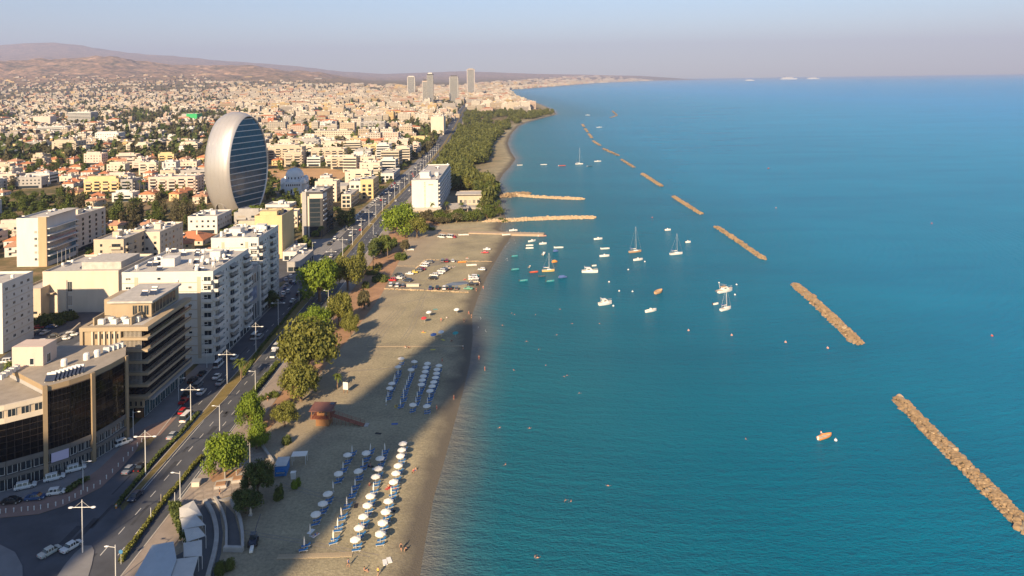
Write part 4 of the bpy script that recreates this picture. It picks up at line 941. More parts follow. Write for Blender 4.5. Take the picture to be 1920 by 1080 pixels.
# dry fields, car parks and other open ground in the town
poly_px('dry_field', [(488,318),(610,316),(655,322),(640,336),(560,350),(500,352)], .05, FIELD)
poly_px('dry_field', [(668,256),(742,256),(728,265),(664,264)], .05, FIELD)
poly_px('car_park', [(0,672),(120,585),(160,575),(205,590),(150,640),(60,690),(0,700)], .04, ASPH)
poly_px('car_park', [(60,690),(150,640),(205,590),(215,640),(160,668),(60,712)], .05, PAVEG)
low_wall('car_park_wall', [(10,690),(60,664),(128,632),(150,612)], .5, 1.6, BEIGE, label='tan boundary wall slanting between two rows of parked cars', category='wall')
poly_px('side_road', [(520,476),(575,478),(580,500),(545,520),(505,540),(500,510)], .05, ASPH)
poly_px('car_park', [(498,352),(560,350),(640,338),(650,352),(560,366),(505,368)], .06, ASPH)
poly_px('forecourt', [(548,452),(628,446),(652,462),(600,478),(540,482)], .055, PAVEG)
poly_px('garden_ground', [(780,402),(880,400),(945,405),(935,418),(800,424)], .05, SOIL)
poly_px('sand_spit_road', [(800,432),(905,428),(1000,434),(1000,438),(880,442),(800,438)], .07, M('spit_sand', (.42, .30, .19), .9, .15, .3))
for pts, nm in (([(725,545),(880,549)], 'a'),):
    pass
poly_px('beach_car_park', [(722,541),(800,545),(878,547),(905,520),(924,493),(866,488),(802,487),(782,503),(745,500),(728,522)], .012, M('packed_sand', (.20, .18, .14), .9, .3, .12, bump=.2, bscale=2))
poly_px('puddle', [(835,533),(850,529),(872,527),(882,531),(860,535),(840,536)], .02, M('puddle', (.14, .15, .15), .25, .3, .3))
# boardwalks on the sand, laid plank by plank
PLK = M('weathered_plank', (.36, .29, .19), .85, .25, .8)
def boardwalk(label, a, c, wd, n):
    A, B2 = g(*a), g(*c); L = (B2 - A).length; r = thing('boardwalk', label, 'boardwalk', A, math.atan2(B2.y - A.y, B2.x - A.x))
    me = MB().box(-L / n * .46, -wd/2, 0, L / n * .46, wd/2, .1).mesh('plank', PLK)
    for i in range(n): ob('plank', me, r, ((i + .5) * L / n, R.uniform(-.05, .05), .03))
boardwalk('pale plank walkway lying across the sand below the parasols', (520,1045), (661,1040), 1.5, 44)
boardwalk('faint plank walkway across the sand near the shore swimmers', (690,650), (868,649), .9, 50)

# plaza flagstones, one by one
pz = [g(*q) for q in [(345,950),(372,905),(400,872),(432,842),(470,808),(498,850),(514,870),(520,890),(470,905),(446,925),(410,936),(378,950)]]
def inside(x, y, P):
    c = False; j = len(P) - 1
    for i in range(len(P)):
        if (P[i].y > y) != (P[j].y > y) and x < (P[j].x - P[i].x) * (y - P[i].y) / (P[j].y - P[i].y) + P[i].x: c = not c
        j = i
    return c
bed = [g(*q) for q in [(384,878),(420,884),(455,880),(440,896),(398,905)]]
plz = next(o for o in bpy.data.objects if o.name.startswith('plaza') and o.get('kind') == 'structure'); n = 0
fs = MB().box(-.98, -.98, 0, .98, .98, .03).mesh('flagstone', M('flagstone', (.31, .26, .215), .9, .35, .45, bump=.2, bscale=3))
a0 = rad(24); cx0, cy0 = sum(p.x for p in pz) / len(pz), sum(p.y for p in pz) / len(pz)
for i in range(-22, 23):
    for j in range(-22, 23):
        x, y = cx0 + (i * math.cos(a0) - j * math.sin(a0)) * 2.06, cy0 + (i * math.sin(a0) + j * math.cos(a0)) * 2.06
        if all(inside(x + dx, y + dy, pz) for dx, dy in ((-1, -1), (1, -1), (1, 1), (-1, 1))) and not any(inside(x + dx, y + dy, bed) for dx in (-1, 0, 1) for dy in (-1, 0, 1)) and n < 290:
            n += 1; ob('flagstone', fs, plz, (x, y, .132 + R.uniform(0, .006)), a0)
# repairs and covers in the carriageway
b = MB(); rp = random.Random(31)
for i in range(46):
    Y = rp.uniform(146, 420); X = float(cx_road(Y)) + rp.choice([3, 6, 9.5, -3, -5.5]) + rp.uniform(-.8, .8); w, L = rp.uniform(.4, 1.7), rp.uniform(1, 9)
    b.quad((X - w/2, Y, .041), (X + w/2, Y, .041), (X + w/2, Y + L, .041), (X - w/2, Y + L, .041))
ob('road_patches', b.mesh('road_patches', M('patched_asphalt', (.042, .046, .055), .9, .3, .5)), kind='structure')
# ------------------------------------------------------------------ the rest of the town
rc = random.Random(21)
def road_clear(x0, x1, y): return x1 < float(cx_road(y)) - 18.5 or x0 > 9e9
# gardens, groves and fields are kept clear: pixel discs (px, py, radius px) on the ground
KEEP = [(240,408,52,30),(335,405,62,24),(60,395,70,40),(570,335,85,20),(705,260,45,8),(600,470,60,25),(640,425,60,20),(555,362,70,18),(520,390,40,18),(170,415,60,22),(95,640,120,70)]
def kept(px, py): return any(((px - a) / rx) ** 2 + ((py - c) / ry) ** 2 < 1 for a, c, rx, ry in KEEP)
for x0, y0, x1, y1 in ((-215, 150, -108, 262),): pass
WALLS = [('white', WHITE), ('cream', CREAM), ('white', WHITE), ('pale pink', PINKM), ('beige', BEIGE), ('yellow', YELLOW), ('grey', GREYM), ('cream', CREAM)]
TW = ONES
NUM = {2: 'two', 3: 'three', 4: 'four', 5: 'five', 6: 'six', 7: 'seven', 8: 'eight'}
n_ap = n_ho = 0
D0 = 400.
# scattered by rows of streets, nearest first
for ring in range(60):
    Y = D0 + ring * 14.5
    if Y > 1080: break
    xl = -.74 * Y - 15; x = xl + rc.uniform(0, 10)
    while x < float(cx_road(Y)) - 22:
        px, py = img(x, Y, zl(x, Y)); z = zl(x, Y)
        villa = px < 400 and Y < 960 and rc.random() < .78 or rc.random() < .10
        if villa: w, d = rc.uniform(9, 14), rc.uniform(9, 13)
        else: w, d = rc.uniform(13, 26), rc.uniform(11, 14)
        ok = free(x, Y, x + w, Y + d, 2.5) and road_clear(x, x + w, Y) and not kept(px, py) and not kept(*img(x + w, Y, z)) and rc.random() < (.80 if villa else .9)
        if ok and (n_ho if villa else n_ap) < (150 if villa else 175):
            rz = rad(rc.choice([0, 0, 3, -4, 6, -7])) if not villa else rad(rc.uniform(-25, 25))
            if villa:
                wn, wm = rc.choice(WALLS[:6]); tl = rc.random(); st = rc.choice([1, 2, 2, 2]); kd = rc.choice(['hip', 'hip', 'gable'])
                r = house('.', x + w/2, Y, w, d, st, wm, TILE if tl < .6 else TILE2, rc.random(), rz, 'tile-roofed houses in the town', kd)
                later(r, '%s %s house, %s %s roof' % (wn, 'low' if st == 1 else 'two-storey', 'terracotta' if tl < .6 else 'faded', 'hipped' if kd == 'hip' else 'gabled')); n_ho += 1
            else:
                wn, wm = rc.choice(WALLS); st = rc.choice([3, 4, 4, 5, 5, 6] if px > 380 else [2, 3, 3, 4]); sty = rc.choice(['balcony', 'balcony', 'corner', 'window', 'band'])
                if px < 520 and Y < 620: st = min(st, 3)
                r = apartment('.', x + w/2, Y, w, d, st, wm, sty, rc.random(), rz, SIX)
                later(r, '%s %s-storey block %s' % (wn, NUM[st], {'balcony': 'with balcony bays', 'corner': 'with corner balconies', 'window': 'with plain window rows', 'band': 'with ribbon windows'}[sty])); n_ap += 1
        x += w + rc.uniform(2.5, 9) + (5 if villa else 0)
# farther away the houses blur into one mass
def far_town():
    rs = np.random.RandomState(4); N = 36000
    Ys = 1000 * np.exp(rs.rand(N) * math.log(7.6)); 
    Ys = Ys[rs.rand(N) < np.interp(Ys, [900, 1600, 4000, 7600], [.30, .55, 1, .95])]
    X0, X1 = -.78 * Ys - 60, np.minimum(xcoast(Ys) - np.interp(Ys, [1000, 1900, 2200, 6000], [150, 175, 60, 60]), 9e9)
    Xs = X0 + (X1 - X0) * rs.rand(len(Ys)); z = zland(Xs, Ys)
    px = 960 + 1350 * Xs / Ys
    p = np.clip(1.18 - (z / 190), .06, 1) * np.where(Ys > 4600, .55, 1)
    p *= np.clip((fbm(Xs / 420 + 7, Ys / 420) - .36) * 6, .12, 1)                       # green gaps
    forest = (Ys > 560) & (Ys < 2060) & (Xs > cx_road(Ys) - 8)
    p[forest] = 0
    u, v = Xs * .998 + Ys * .06 + 25 * fbm(Xs / 900, Ys / 900), Ys * .998 - Xs * .06 + 30 * fbm(Xs / 800 + 5, Ys / 800); p[((u % 84) < 17) | ((v % 150) < 22)] = 0
    p[np.abs(Xs - cx_road(Ys) + 1) < 22] *= (Ys[np.abs(Xs - cx_road(Ys) + 1) < 22] > 2600)
    p[(np.abs(px - 705) < 42) & (Ys > 1120) & (Ys < 1330)] = 0
    k = rs.rand(len(Ys)) < p * np.where(px > 430, .72, .85); Xs, Ys, z, px = Xs[k], Ys[k], z[k], px[k]
    o = np.argsort(Ys); Xs, Ys, z, px = Xs[o], Ys[o], z[o], px[o]
    # far bay: hotels strung along the opposite shore
    M2 = 900; Y2 = 4400 * np.exp(rs.rand(M2) * math.log(5.2)); X2 = xcoast(Y2) - 20 - rs.rand(M2) ** 2 * .06 * Y2 * 1.6; Xs = np.r_[Xs, X2]; Ys = np.r_[Ys, Y2]; z = np.r_[z, zland(X2, Y2)]; px = np.r_[px, 960 + 1350 * X2 / Y2]
    n = len(Xs); w = np.clip(rs.lognormal(2.6, .42, n), 7, 44) * np.interp(Ys, [1000, 5000, 20000], [1, 1.2, 3]) * np.where(px > 430, 1.7, 1.15) * np.where(Ys > 2400, 1.25, 1); d = rs.uniform(11, 18, n) * np.interp(Ys, [1000, 5000, 20000], [1, 1.1, 2])
    st = np.where((px > 430), rs.choice([3, 4, 5, 5, 6, 7, 8], n), rs.choice([1, 2, 2, 3, 3, 4, 5], n)); st = np.where(z > 60, np.minimum(st, 3), st)
    h = st * 3.1 * np.interp(Ys, [1000, 6000, 20000], [1, 1.1, 1.6])
    tile = (rs.rand(n) < np.where(st < 3, .5, .06)); a = rs.uniform(-.12, .12, n)
    pal = np.array([(.62, .57, .49), (.60, .53, .42), (.58, .48, .36), (.58, .45, .37), (.52, .42, .30), (.60, .44, .22), (.40, .37, .34), (.48, .24, .15)])
    col = pal[rs.choice(8, n, p=[.28, .22, .14, .12, .1, .06, .06, .02])] * rs.uniform(.56, .95, (n, 1)); rcol = np.where(tile[:, None], np.array((.40, .16, .085)), np.array((.46, .41, .35))) * rs.uniform(.75, 1.2, (n, 1))
    c, s = np.cos(a), np.sin(a)
    def box(cx, cy, w, d, z0, z1, k1, k2, slope=None):
        V = np.zeros((len(cx), 8, 3)); i = 0
        for zz in (z0, z1):
            for sx, sy in ((-1, -1), (1, -1), (1, 1), (-1, 1)):
                q = np.where((slope if slope is not None else np.zeros(len(cx), bool)), .25, 1) if zz is z1 else 1
                lx, ly = sx * w / 2 * q, sy * d / 2 * q; V[:, i, 0] = cx + lx * k1 - ly * k2; V[:, i, 1] = cy + lx * k2 + ly * k1; V[:, i, 2] = zz; i += 1
        return V
    parts = []; cols = []; ws = []
    parts.append(box(Xs, Ys, w, d, z - 6, z + h, c, s)); cols.append(col); ws.append(np.ones(n))
    parts.append(box(Xs, Ys, w + .8, d + .8, z + h + .02, z + h + np.where(tile, 2.6, .5), c, s, tile)); cols.append(rcol); ws.append(np.zeros(n))
    k = ~tile; ox = rs.uniform(-.25, .25, n) * w
    parts.append(box((Xs + ox)[k], Ys[k], (w * .25)[k], (d * .35)[k], (z + h + .3)[k], (z + h + 3.0)[k], c[k], s[k])); cols.append(col[k] * 1.05); ws.append(np.zeros(k.sum()))
    for q in range(2):
        k = (rs.rand(n) < .8) & (Ys < 3500); parts.append(box((Xs + rs.uniform(-.4, .4, n) * w)[k], (Ys + rs.uniform(-.4, .4, n) * d)[k], np.full(k.sum(), 1.7), np.full(k.sum(), 1.7), (z + h + .3)[k], (z + h + 2.3)[k], c[k], s[k])); cols.append(np.tile((.7, .69, .66), (k.sum(), 1))); ws.append(np.zeros(k.sum()))
    # balcony slabs standing out from the sunny fronts of nearer blocks
    for fl in range(1, 6):
        k = (st > fl) & (st > 2) & (Ys < 2600) & (rs.rand(n) < .75)
        parts.append(box((Xs + s * d / 2)[k], (Ys - c * (d / 2 + .5))[k], (w * .82)[k], np.full(k.sum(), 1.5), (z + fl * 3.1)[k], (z + fl * 3.1 + 1.0)[k], c[k], s[k])); cols.append(col[k] * 1.03); ws.append(np.zeros(k.sum()))
    V = np.concatenate(parts).reshape(-1, 3); cc = np.repeat(np.concatenate(cols), 8, 0); wf = np.repeat(np.concatenate(ws), 8)
    nb = len(V) // 8; base = np.array([(4, 5, 6, 7), (0, 1, 5, 4), (1, 2, 6, 5), (2, 3, 7, 6), (3, 0, 4, 7)])
    F = (np.arange(nb)[:, None, None] * 8 + base[None]).reshape(-1, 4)
    m = bpy.data.materials.new('town_walls'); m.use_nodes = True; t = m.node_tree; bs = t.nodes['Principled BSDF']; L = t.links.new
    bs.inputs['Roughness'].default_value = .85; bs.inputs['Specular IOR Level'].default_value = .2
    at = nd(t, 'ShaderNodeAttribute'); at.attribute_name = 'col'; aw = nd(t, 'ShaderNodeAttribute'); aw.attribute_name = 'win'
    geo = nd(t, 'ShaderNodeNewGeometry'); sp = nd(t, 'ShaderNodeSeparateXYZ'); L(geo.outputs['Position'], sp.inputs[0]); sn = nd(t, 'ShaderNodeSeparateXYZ'); L(geo.outputs['Normal'], sn.inputs[0])
    def mt(op, *a):
        q = nd(t, 'ShaderNodeMath', operation=op)
        for i, v in enumerate(a):
            if isinstance(v, (int, float)): q.inputs[i].default_value = v
            else: L(v, q.inputs[i])
        return q.outputs[0]
    ny = mt('GREATER_THAN', mt('ABSOLUTE', sn.outputs[1]), .7); u = mt('ADD', mt('MULTIPLY', sp.outputs[0], ny), mt('MULTIPLY', sp.outputs[1], mt('SUBTRACT', 1, ny)))
    fu = mt('FRACT', mt('MULTIPLY', u, 1 / 3.4)); fz = mt('FRACT', mt('MULTIPLY', sp.outputs[2], 1 / 3.1))
    wm = mt('MULTIPLY', mt('MULTIPLY', mt('GREATER_THAN', fu, .42), mt('GREATER_THAN', fz, .35)), mt('MULTIPLY', mt('LESS_THAN', fz, .80), mt('LESS_THAN', mt('ABSOLUTE', sn.outputs[2]), .5)))
    wm = mt('MULTIPLY', mt('MULTIPLY', wm, aw.outputs['Fac']), .85)
    mx = nd(t, 'ShaderNodeMix', data_type='RGBA'); L(wm, mx.inputs[0]); L(at.outputs['Color'], mx.inputs[6]); mx.inputs[7].default_value = (.06, .06, .065, 1); L(mx.outputs[2], bs.inputs['Base Color'])
    ob('town', mesh_np('town', V, F, m, attr={'col': np.c_[cc, np.ones(len(cc))], 'win': wf}), kind='stuff')
far_town()
# ------------------------------------------------------------------ trees
def leafmat(name, c1, c2):
    m = bpy.data.materials.new(name); m.use_nodes = True; t = m.node_tree; b = t.nodes['Principled BSDF']; L = t.links.new
    b.inputs['Roughness'].default_value = .65; b.inputs['Specular IOR Level'].default_value = .25
    a = nd(t, 'ShaderNodeAttribute'); a.attribute_name = 'tone'; mx = nd(t, 'ShaderNodeMix', data_type='RGBA'); L(a.outputs['Fac'], mx.inputs[0])
    mx.inputs[6].default_value = (*c1, 1); mx.inputs[7].default_value = (*c2, 1); L(mx.outputs[2], b.inputs['Base Color'])
    tr = nd(t, 'ShaderNodeBsdfTranslucent'); L(mx.outputs[2], tr.inputs[0]); ms = nd(t, 'ShaderNodeMixShader'); ms.inputs[0].default_value = .18
    L(b.outputs[0], ms.inputs[1]); L(tr.outputs[0], ms.inputs[2]); L(ms.outputs[0], t.nodes['Material Output'].inputs['Surface']); return m
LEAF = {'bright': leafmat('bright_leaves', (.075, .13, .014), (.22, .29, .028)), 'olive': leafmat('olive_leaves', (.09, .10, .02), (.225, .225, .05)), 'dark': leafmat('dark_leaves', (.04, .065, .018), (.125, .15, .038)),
        'grey': leafmat('grey_leaves', (.06, .06, .03), (.15, .13, .065)), 'mid': leafmat('mid_leaves', (.045, .075, .014), (.135, .16, .03))}
BARK = M('bark', (.17, .12, .08), .95, .25, 3, bump=.5)
LEAF['wood'] = leafmat('wood_leaves', (.06, .075, .02), (.165, .175, .045))
def crown_arrays(kind, n, leaf, seed):
    rs = np.random.RandomState(seed)
    lobes = []
    if kind == 'round':
        for i in range(44):
            a = rs.rand() * 2 * math.pi; e = rs.uniform(-.45, 1.2); r = math.cos(e) * rs.uniform(.3, .82); lobes.append((r * math.cos(a), r * math.sin(a), .74 + .68 * math.sin(e) * rs.uniform(.7, 1.05), rs.uniform(.14, .34), .8))
    elif kind == 'broad':
        for i in range(54):
            a = rs.rand() * 2 * math.pi; r = rs.rand() ** .55 * .86; lobes.append((r * math.cos(a), r * math.sin(a), .75 + .36 * (1 - r * r) + rs.uniform(-.34, .18), rs.uniform(.12, .30), .8))
    elif kind == 'tall':
        for i in range(24):
            z = rs.uniform(.35, 2.5); a = rs.rand() * 2 * math.pi; r = rs.rand() * .62 * math.sin(math.pi * np.clip((z - .1) / 2.75, 0, 1)) ** .6; lobes.append((r * math.cos(a), r * math.sin(a), z, rs.uniform(.24, .4), 1.1))
    elif kind == 'cypress':
        for i in range(26):
            z = .3 + i * .2; r = .75 * (1 - (z / 6) ** 1.7); lobes.append((rs.uniform(-.2, .2), rs.uniform(-.2, .2), z, max(.2, r), 1.2))
    elif kind == 'shrub':
        for i in range(14):
            a = rs.rand() * 2 * math.pi; r = rs.rand() ** .5 * .7; lobes.append((r * math.cos(a), r * math.sin(a), rs.uniform(.12, .5), rs.uniform(.24, .4), .8))
    L = np.array(lobes); wgt = L[:, 3] ** 2; idx = rs.choice(len(L), n, p=wgt / wgt.sum()); q = L[idx]
    d = rs.normal(size=(n, 3)); d /= np.linalg.norm(d, axis=1)[:, None]; rr = q[:, 3] * rs.uniform(.6, 1.3, n) ** 1.2
    P = q[:, :3] + d * rr[:, None] * np.c_[np.ones(n), np.ones(n), q[:, 4]]
    nrm = d + rs.normal(scale=.45, size=(n, 3)); nrm /= np.linalg.norm(nrm, axis=1)[:, None]
    u = np.cross(nrm, rs.normal(size=(n, 3))); u /= np.linalg.norm(u, axis=1)[:, None]; v = np.cross(nrm, u); s = leaf * rs.uniform(.6, 1.35, n)[:, None]
    V = np.stack([P - u * s - v * s * .7, P + u * s * .9 - v * s * .5 + nrm * s * .25, P + u * s + v * s * .7, P - u * s * .8 + v * s * .6 + nrm * s * .2], 1)
    lt = rs.rand(len(L)); tone = np.clip(.15 + .5 * lt[idx] + rs.uniform(-.25, .45, n), 0, 1)
    return V.reshape(-1, 3), np.repeat(tone, 4)
def quads(n): return np.arange(n * 4).reshape(-1, 4)
CROWN = {}
def crown_mesh(kind, n, leaf, seed, tone):
    k = (kind, n, seed, tone)
    if k not in CROWN:
        V, tn = crown_arrays(kind, n, leaf, seed); CROWN[k] = mesh_np('crown', V, quads(n), LEAF[tone], attr={'tone': tn})
    return CROWN[k]
def trunk_mesh(kind):
    def f():
        b = MB(); rr = random.Random(3)
        if kind == 'cypress': b.tube([(0, 0, -.3), (0, 0, 1.5)], [.12, .08], 6)
        elif kind == 'shrub':
            for i in range(4): a = i * 1.6; b.tube([(0, 0, -.1), (.3 * math.cos(a), .3 * math.sin(a), .4)], [.06, .03], 5)
        else:
            H = .72 if kind != 'tall' else 1.2
            b.tube([(0, 0, -.1), (.03, .02, H * .45), (.0, .0, H)], [.085, .065, .05], 7)
            for i in range(6):
                a = i * 1.05 + rr.uniform(-.3, .3); b.tube([(.01, 0, H * .45), (.25 * math.cos(a), .25 * math.sin(a), H * .85), (.5 * math.cos(a), .5 * math.sin(a), H * 1.25)], [.045, .032, .015], 5)
        return b.mesh('trunk', BARK)
    return cached(('trunk', kind), f)
def tree(kind, tone, X, Y, r, label, hs=1., n=900, seed=0, z=None, name='tree', cat='tree', group=None, leaf=None):
    t = thing(name, label, cat, (X, Y, zl(X, Y) if z is None else z), seed * 1.7 + X, group, (r, r, r * hs))
    ob('trunk', trunk_mesh(kind), t); ob('crown', crown_mesh(kind, n, leaf or (.075 * (900 / n) ** .35), seed % 3, tone), t); return t
def tree_px(kind, tone, px, py, wpx, top, label, n=2600, seed=0, **k):
    p = g(px, py); r = wpx * p.y / FPX / 2; hh = (py - top) * p.y / FPX; nat = {'round': 1.62, 'broad': 1.42, 'tall': 2.85, 'cypress': 5.5, 'shrub': .85}[kind]
    return tree(kind, tone, p.x, p.y, r / .97, label, hh / (r * nat), n, seed, **k)
SEAT = 'trees along the seafront promenade'
T = [('round','bright',422,897,80,806,'round bright green tree in the paved plaza'),('round','bright',470,806,52,736,'bright green tree by the road above the plaza'),('round','bright',481,842,48,793,'smaller bright green tree at the plaza wall'),
 ('broad','olive',534,800,46,755,'small olive tree on bare soil left of the lifeguard hut'),('broad','olive',565,752,76,682,'leaning olive-green tree with pale forked trunk left of the lifeguard hut'),('broad','olive',574,712,122,605,'largest spreading olive-brown tree shading the upper beach'),
 ('broad','olive',637,612,46,550,'olive tree above the large spreading one on the sand edge'),('round','bright',592,628,66,574,'bright green tree between two olive trees by the road'),('broad','olive',657,632,36,588,'thin olive tree alone on the sand edge'),
 ('round','bright',600,565,80,480,'big round mid-green tree overhanging the road'),('broad','olive',652,545,56,480,'olive tree beside the big round roadside tree'),('tall','olive',676,520,30,455,'tall olive tree at the back of the beach car park'),('round','grey',683,580,24,542,'small grey-green tree alone on the sand'),
 ('round','mid',720,478,34,440,'green tree at the roadside bend'),('round','dark',700,487,26,448,'dark green tree before the roadside bend'),('round','bright',752,444,76,380,'very large bright green tree in front of the white hotel'),('broad','olive',782,446,40,405,'olive tree at the right foot of the very large green tree'),
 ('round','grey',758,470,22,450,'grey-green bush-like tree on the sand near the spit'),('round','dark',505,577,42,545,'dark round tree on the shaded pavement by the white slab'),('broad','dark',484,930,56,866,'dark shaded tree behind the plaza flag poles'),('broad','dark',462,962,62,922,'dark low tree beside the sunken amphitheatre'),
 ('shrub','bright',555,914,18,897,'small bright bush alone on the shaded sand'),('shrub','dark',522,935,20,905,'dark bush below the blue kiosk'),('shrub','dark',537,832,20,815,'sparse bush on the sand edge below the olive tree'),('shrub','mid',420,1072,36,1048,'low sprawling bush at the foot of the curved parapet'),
 ('shrub','dark',712,527,32,513,'dark low bush at the edge of the beach car park'),('shrub','dark',686,540,16,525,'dark bush left of the beach car park'),('shrub','mid',730,462,30,446,'wide bush by the roadside palm'),('shrub','mid',752,486,24,470,'green bush beside the covered boat'),
 ('broad','dark',500,1014,4,1010,'x')]
for i, (kd, tn, px, py, wp, top, lab) in enumerate(T[:-1]):
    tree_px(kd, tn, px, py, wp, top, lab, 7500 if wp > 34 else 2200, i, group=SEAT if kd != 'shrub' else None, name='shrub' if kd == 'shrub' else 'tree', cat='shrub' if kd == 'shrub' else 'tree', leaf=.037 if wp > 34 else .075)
def palm(px, py, top, label, n=13):
    p = g(px, py); h = (py - top) * p.y / FPX; t = thing('palm_tree', label, 'palm tree', (p.x, p.y, zl(p.x, p.y)), px, 'palm trees')
    ob('trunk', MB().tube([(0, 0, -.2), (.1, 0, h * .5), (0, .1, h * .86)], [.28, .2, .2], 7).mesh('trunk', BARK), t)
    b = MB(); rr = random.Random(px)
    for i in range(n * 2):
        a = 2 * math.pi * i / n + rr.uniform(-.2, .2); e = rr.uniform(-.4, 1.1); L = min(2.9, h * .42) * rr.uniform(.8, 1.1); pr = None
        for k in range(6):
            s = k / 5; q = Vector((math.cos(a) * L * s * math.cos(e * (1 - s * .5)), math.sin(a) * L * s * math.cos(e * (1 - s * .5)), h * .86 + L * (s * math.sin(e) - .75 * s * s)))
            wv = Vector((-math.sin(a), math.cos(a), -.25)) * (.34 * math.sin(math.pi * (.12 + .86 * s))); wv2 = Vector((math.sin(a), -math.cos(a), -.25)) * wv.xy.length
            if pr: b.quad(pr[0], q, q + wv, pr[1]); b.quad(pr[0], pr[2], q + wv2, q)
            pr = (q, q + wv, q + wv2)
    me = b.mesh('crown', LEAF['mid']); at = me.attributes.new('tone', 'FLOAT', 'POINT'); at.data.foreach_set('value', np.random.RandomState(1).rand(len(me.vertices)).astype(np.float32)); ob('crown', me, t)
for q in ((452,712,672,'palm on the grassy median beside the lamp posts'),(633,728,700,'young palm on the sand right of the largest olive tree'),(727,484,452,'palm on bare soil near the covered boat'),(700,505,465,'slim palm with pale trunk before the beach car park'),(593,442,412,'tall palm in front of the dark grey tower'),(603,448,422,'shaggy palm at the foot of the dark grey tower'),(240,368,337,'palm between the yellow and pink balcony blocks'),(262,370,334,'taller palm left of the pink balcony block'),(270,372,338,'palm nearest the pink balcony block'),(912,384,355,'palm near the hotel annex lawn'),(908,372,350,'palm behind the annex lawn'),(936,402,372,'tall palm at the base of the rocky jetty'),(897,408,382,'palm at the end of the hotel garden'),(838,398,376,'palm by the sloping pavilion'),(811,400,378,'palm in front of the hotel podium'),(866,398,378,'palm by the hotel terrace'),(18,716,676,'dark palm behind the glass office roof'),(728,355,338,'palm by the white parade left of the hotel'),(553,462,425,'thin palm beside the tall plain tan block'),(895,505-90,392,'palm over the sandy jetty root')): palm(*q)
# groves and gardens in the town: clusters (px, py, spread px, spread py, number, kind, tone, height m, radius m)
rt = random.Random(8); NT = 0
GROVES = [(240,425,50,22,26,'tall','grey',15,4.4),(335,412,58,18,26,'tall','grey',14,4.2),(300,430,40,8,7,'round','mid',8,4),(60,400,62,32,34,'round','mid',6.5,3.6),(135,395,28,18,12,'tall','grey',12,4),(20,350,20,14,8,'tall','grey',13,4.4),(170,420,52,14,14,'round','dark',7,4),(430,398,24,5,7,'round','bright',6,3.8),(472,398,24,5,7,'round','bright',7,4.4),(545,385,40,12,13,'round','mid',7,3.8),(520,362,24,8,6,'round','dark',7,4),(600,352,40,6,10,'round','mid',7,4),(650,420,16,6,7,'tall','olive',11,4),(690,345,14,6,5,'round','dark',11,6),(752,335,9,5,3,'tall','dark',15,6),(700,328,18,5,5,'round','dark',9,5),(560,312,60,5,12,'round','dark',7,4),(640,308,30,5,6,'round','dark',7,4),
          (830,415,42,7,18,'broad','grey',6,4),(880,410,34,8,14,'round','mid',6,4),(925,402,18,7,8,'round','mid',6,4),(905,372,20,14,10,'tall','mid',13,4.5),(880,350,18,10,9,'tall','olive',14,5),(640,470,20,12,6,'round','dark',6,3.4),(90,605,30,6,6,'shrub','dark',3.6,4),(130,598,22,5,4,'shrub','dark',2.6,3),(410,385,10,14,6,'round','mid',8,4),(700,500,12,16,5,'shrub','olive',2.6,2.4),(800,430,16,4,5,'shrub','mid',2.4,3),(945,412,10,4,4,'shrub','mid',2.2,3),(545,720,10,14,0,'shrub','mid',2,2),(500,735,16,22,6,'shrub','mid',2.0,1.8),(150,300,60,10,14,'round','mid',7,4.4),(300,268,60,8,16,'round','dark',8,5),(100,318,60,8,14,'tall','mid',10,4),(380,300,24,14,8,'round','dark',8,4.5)]
def tone_word(t): return {'bright': 'bright green', 'olive': 'olive', 'dark': 'dark green', 'grey': 'grey-green', 'mid': 'green'}[t]
for gi, (px, py, sx, sy, n, kd, tn, hh, rr_) in enumerate(GROVES):
    for i in range(n):
        a = rt.random() * 6.283; q = math.sqrt(rt.random()); p = g(px + sx * q * math.cos(a), py + sy * q * math.sin(a)); p.z = zl(p.x, p.y)
        if not free(p.x - .8, p.y - .8, p.x + .8, p.y + .8, 0) or (abs(p.x - float(cx_road(p.y))) < 13): continue
        s = rt.uniform(.72, 1.2); nat = {'round': 1.62, 'broad': 1.42, 'tall': 2.85, 'shrub': .85}[kd]; t2 = rt.choice([tn, tn, tn, 'mid', 'dark'])
        o = tree(kd, t2, p.x, p.y, rr_ * s, '.', hh / (rr_ * nat) * rt.uniform(.85, 1.15), 900, rt.randrange(3), p.z, 'shrub' if kd == 'shrub' else 'tree', 'shrub' if kd == 'shrub' else 'tree', 'trees in gardens and groves')
        later(o, '%s %s' % ({'round': 'round', 'broad': 'spreading', 'tall': 'tall shaggy', 'shrub': 'low bushy'}[kd], tone_word(t2) + (' shrub' if kd == 'shrub' else ' tree'))); NT += 1
for px, py, h in ((683,310,24),(688,286,20),(300,330,22),(648,312,22),(602,306,20)):
    p = g(px, py); later(tree('cypress', 'dark', p.x, p.y, 2.0, '.', h / 11, 900, 1, zl(p.x, p.y), 'cypress', 'cypress'), 'narrow dark cypress')
# scattered street and garden trees in the middle distance
for i in range(300):
    if NT >= 262: break
    Y = rt.uniform(420, 1000); X = rt.uniform(-.74 * Y, float(cx_road(Y)) - 15)
    if not free(X - 2, Y - 2, X + 2, Y + 2, 0): continue
    kd = rt.choice(['round', 'round', 'tall']); tn = rt.choice(['mid', 'dark', 'grey', 'olive']); r = rt.uniform(2.6, 4.4)
    if NT < 262: later(tree(kd, tn, X, Y, r, '.', rt.uniform(.75, 1.1), 400, rt.randrange(3), None, group='trees in gardens and groves', leaf=.12), '%s %s tree' % ({'round': 'round', 'tall': 'tall shaggy'}[kd], tone_word(tn))); NT += 1
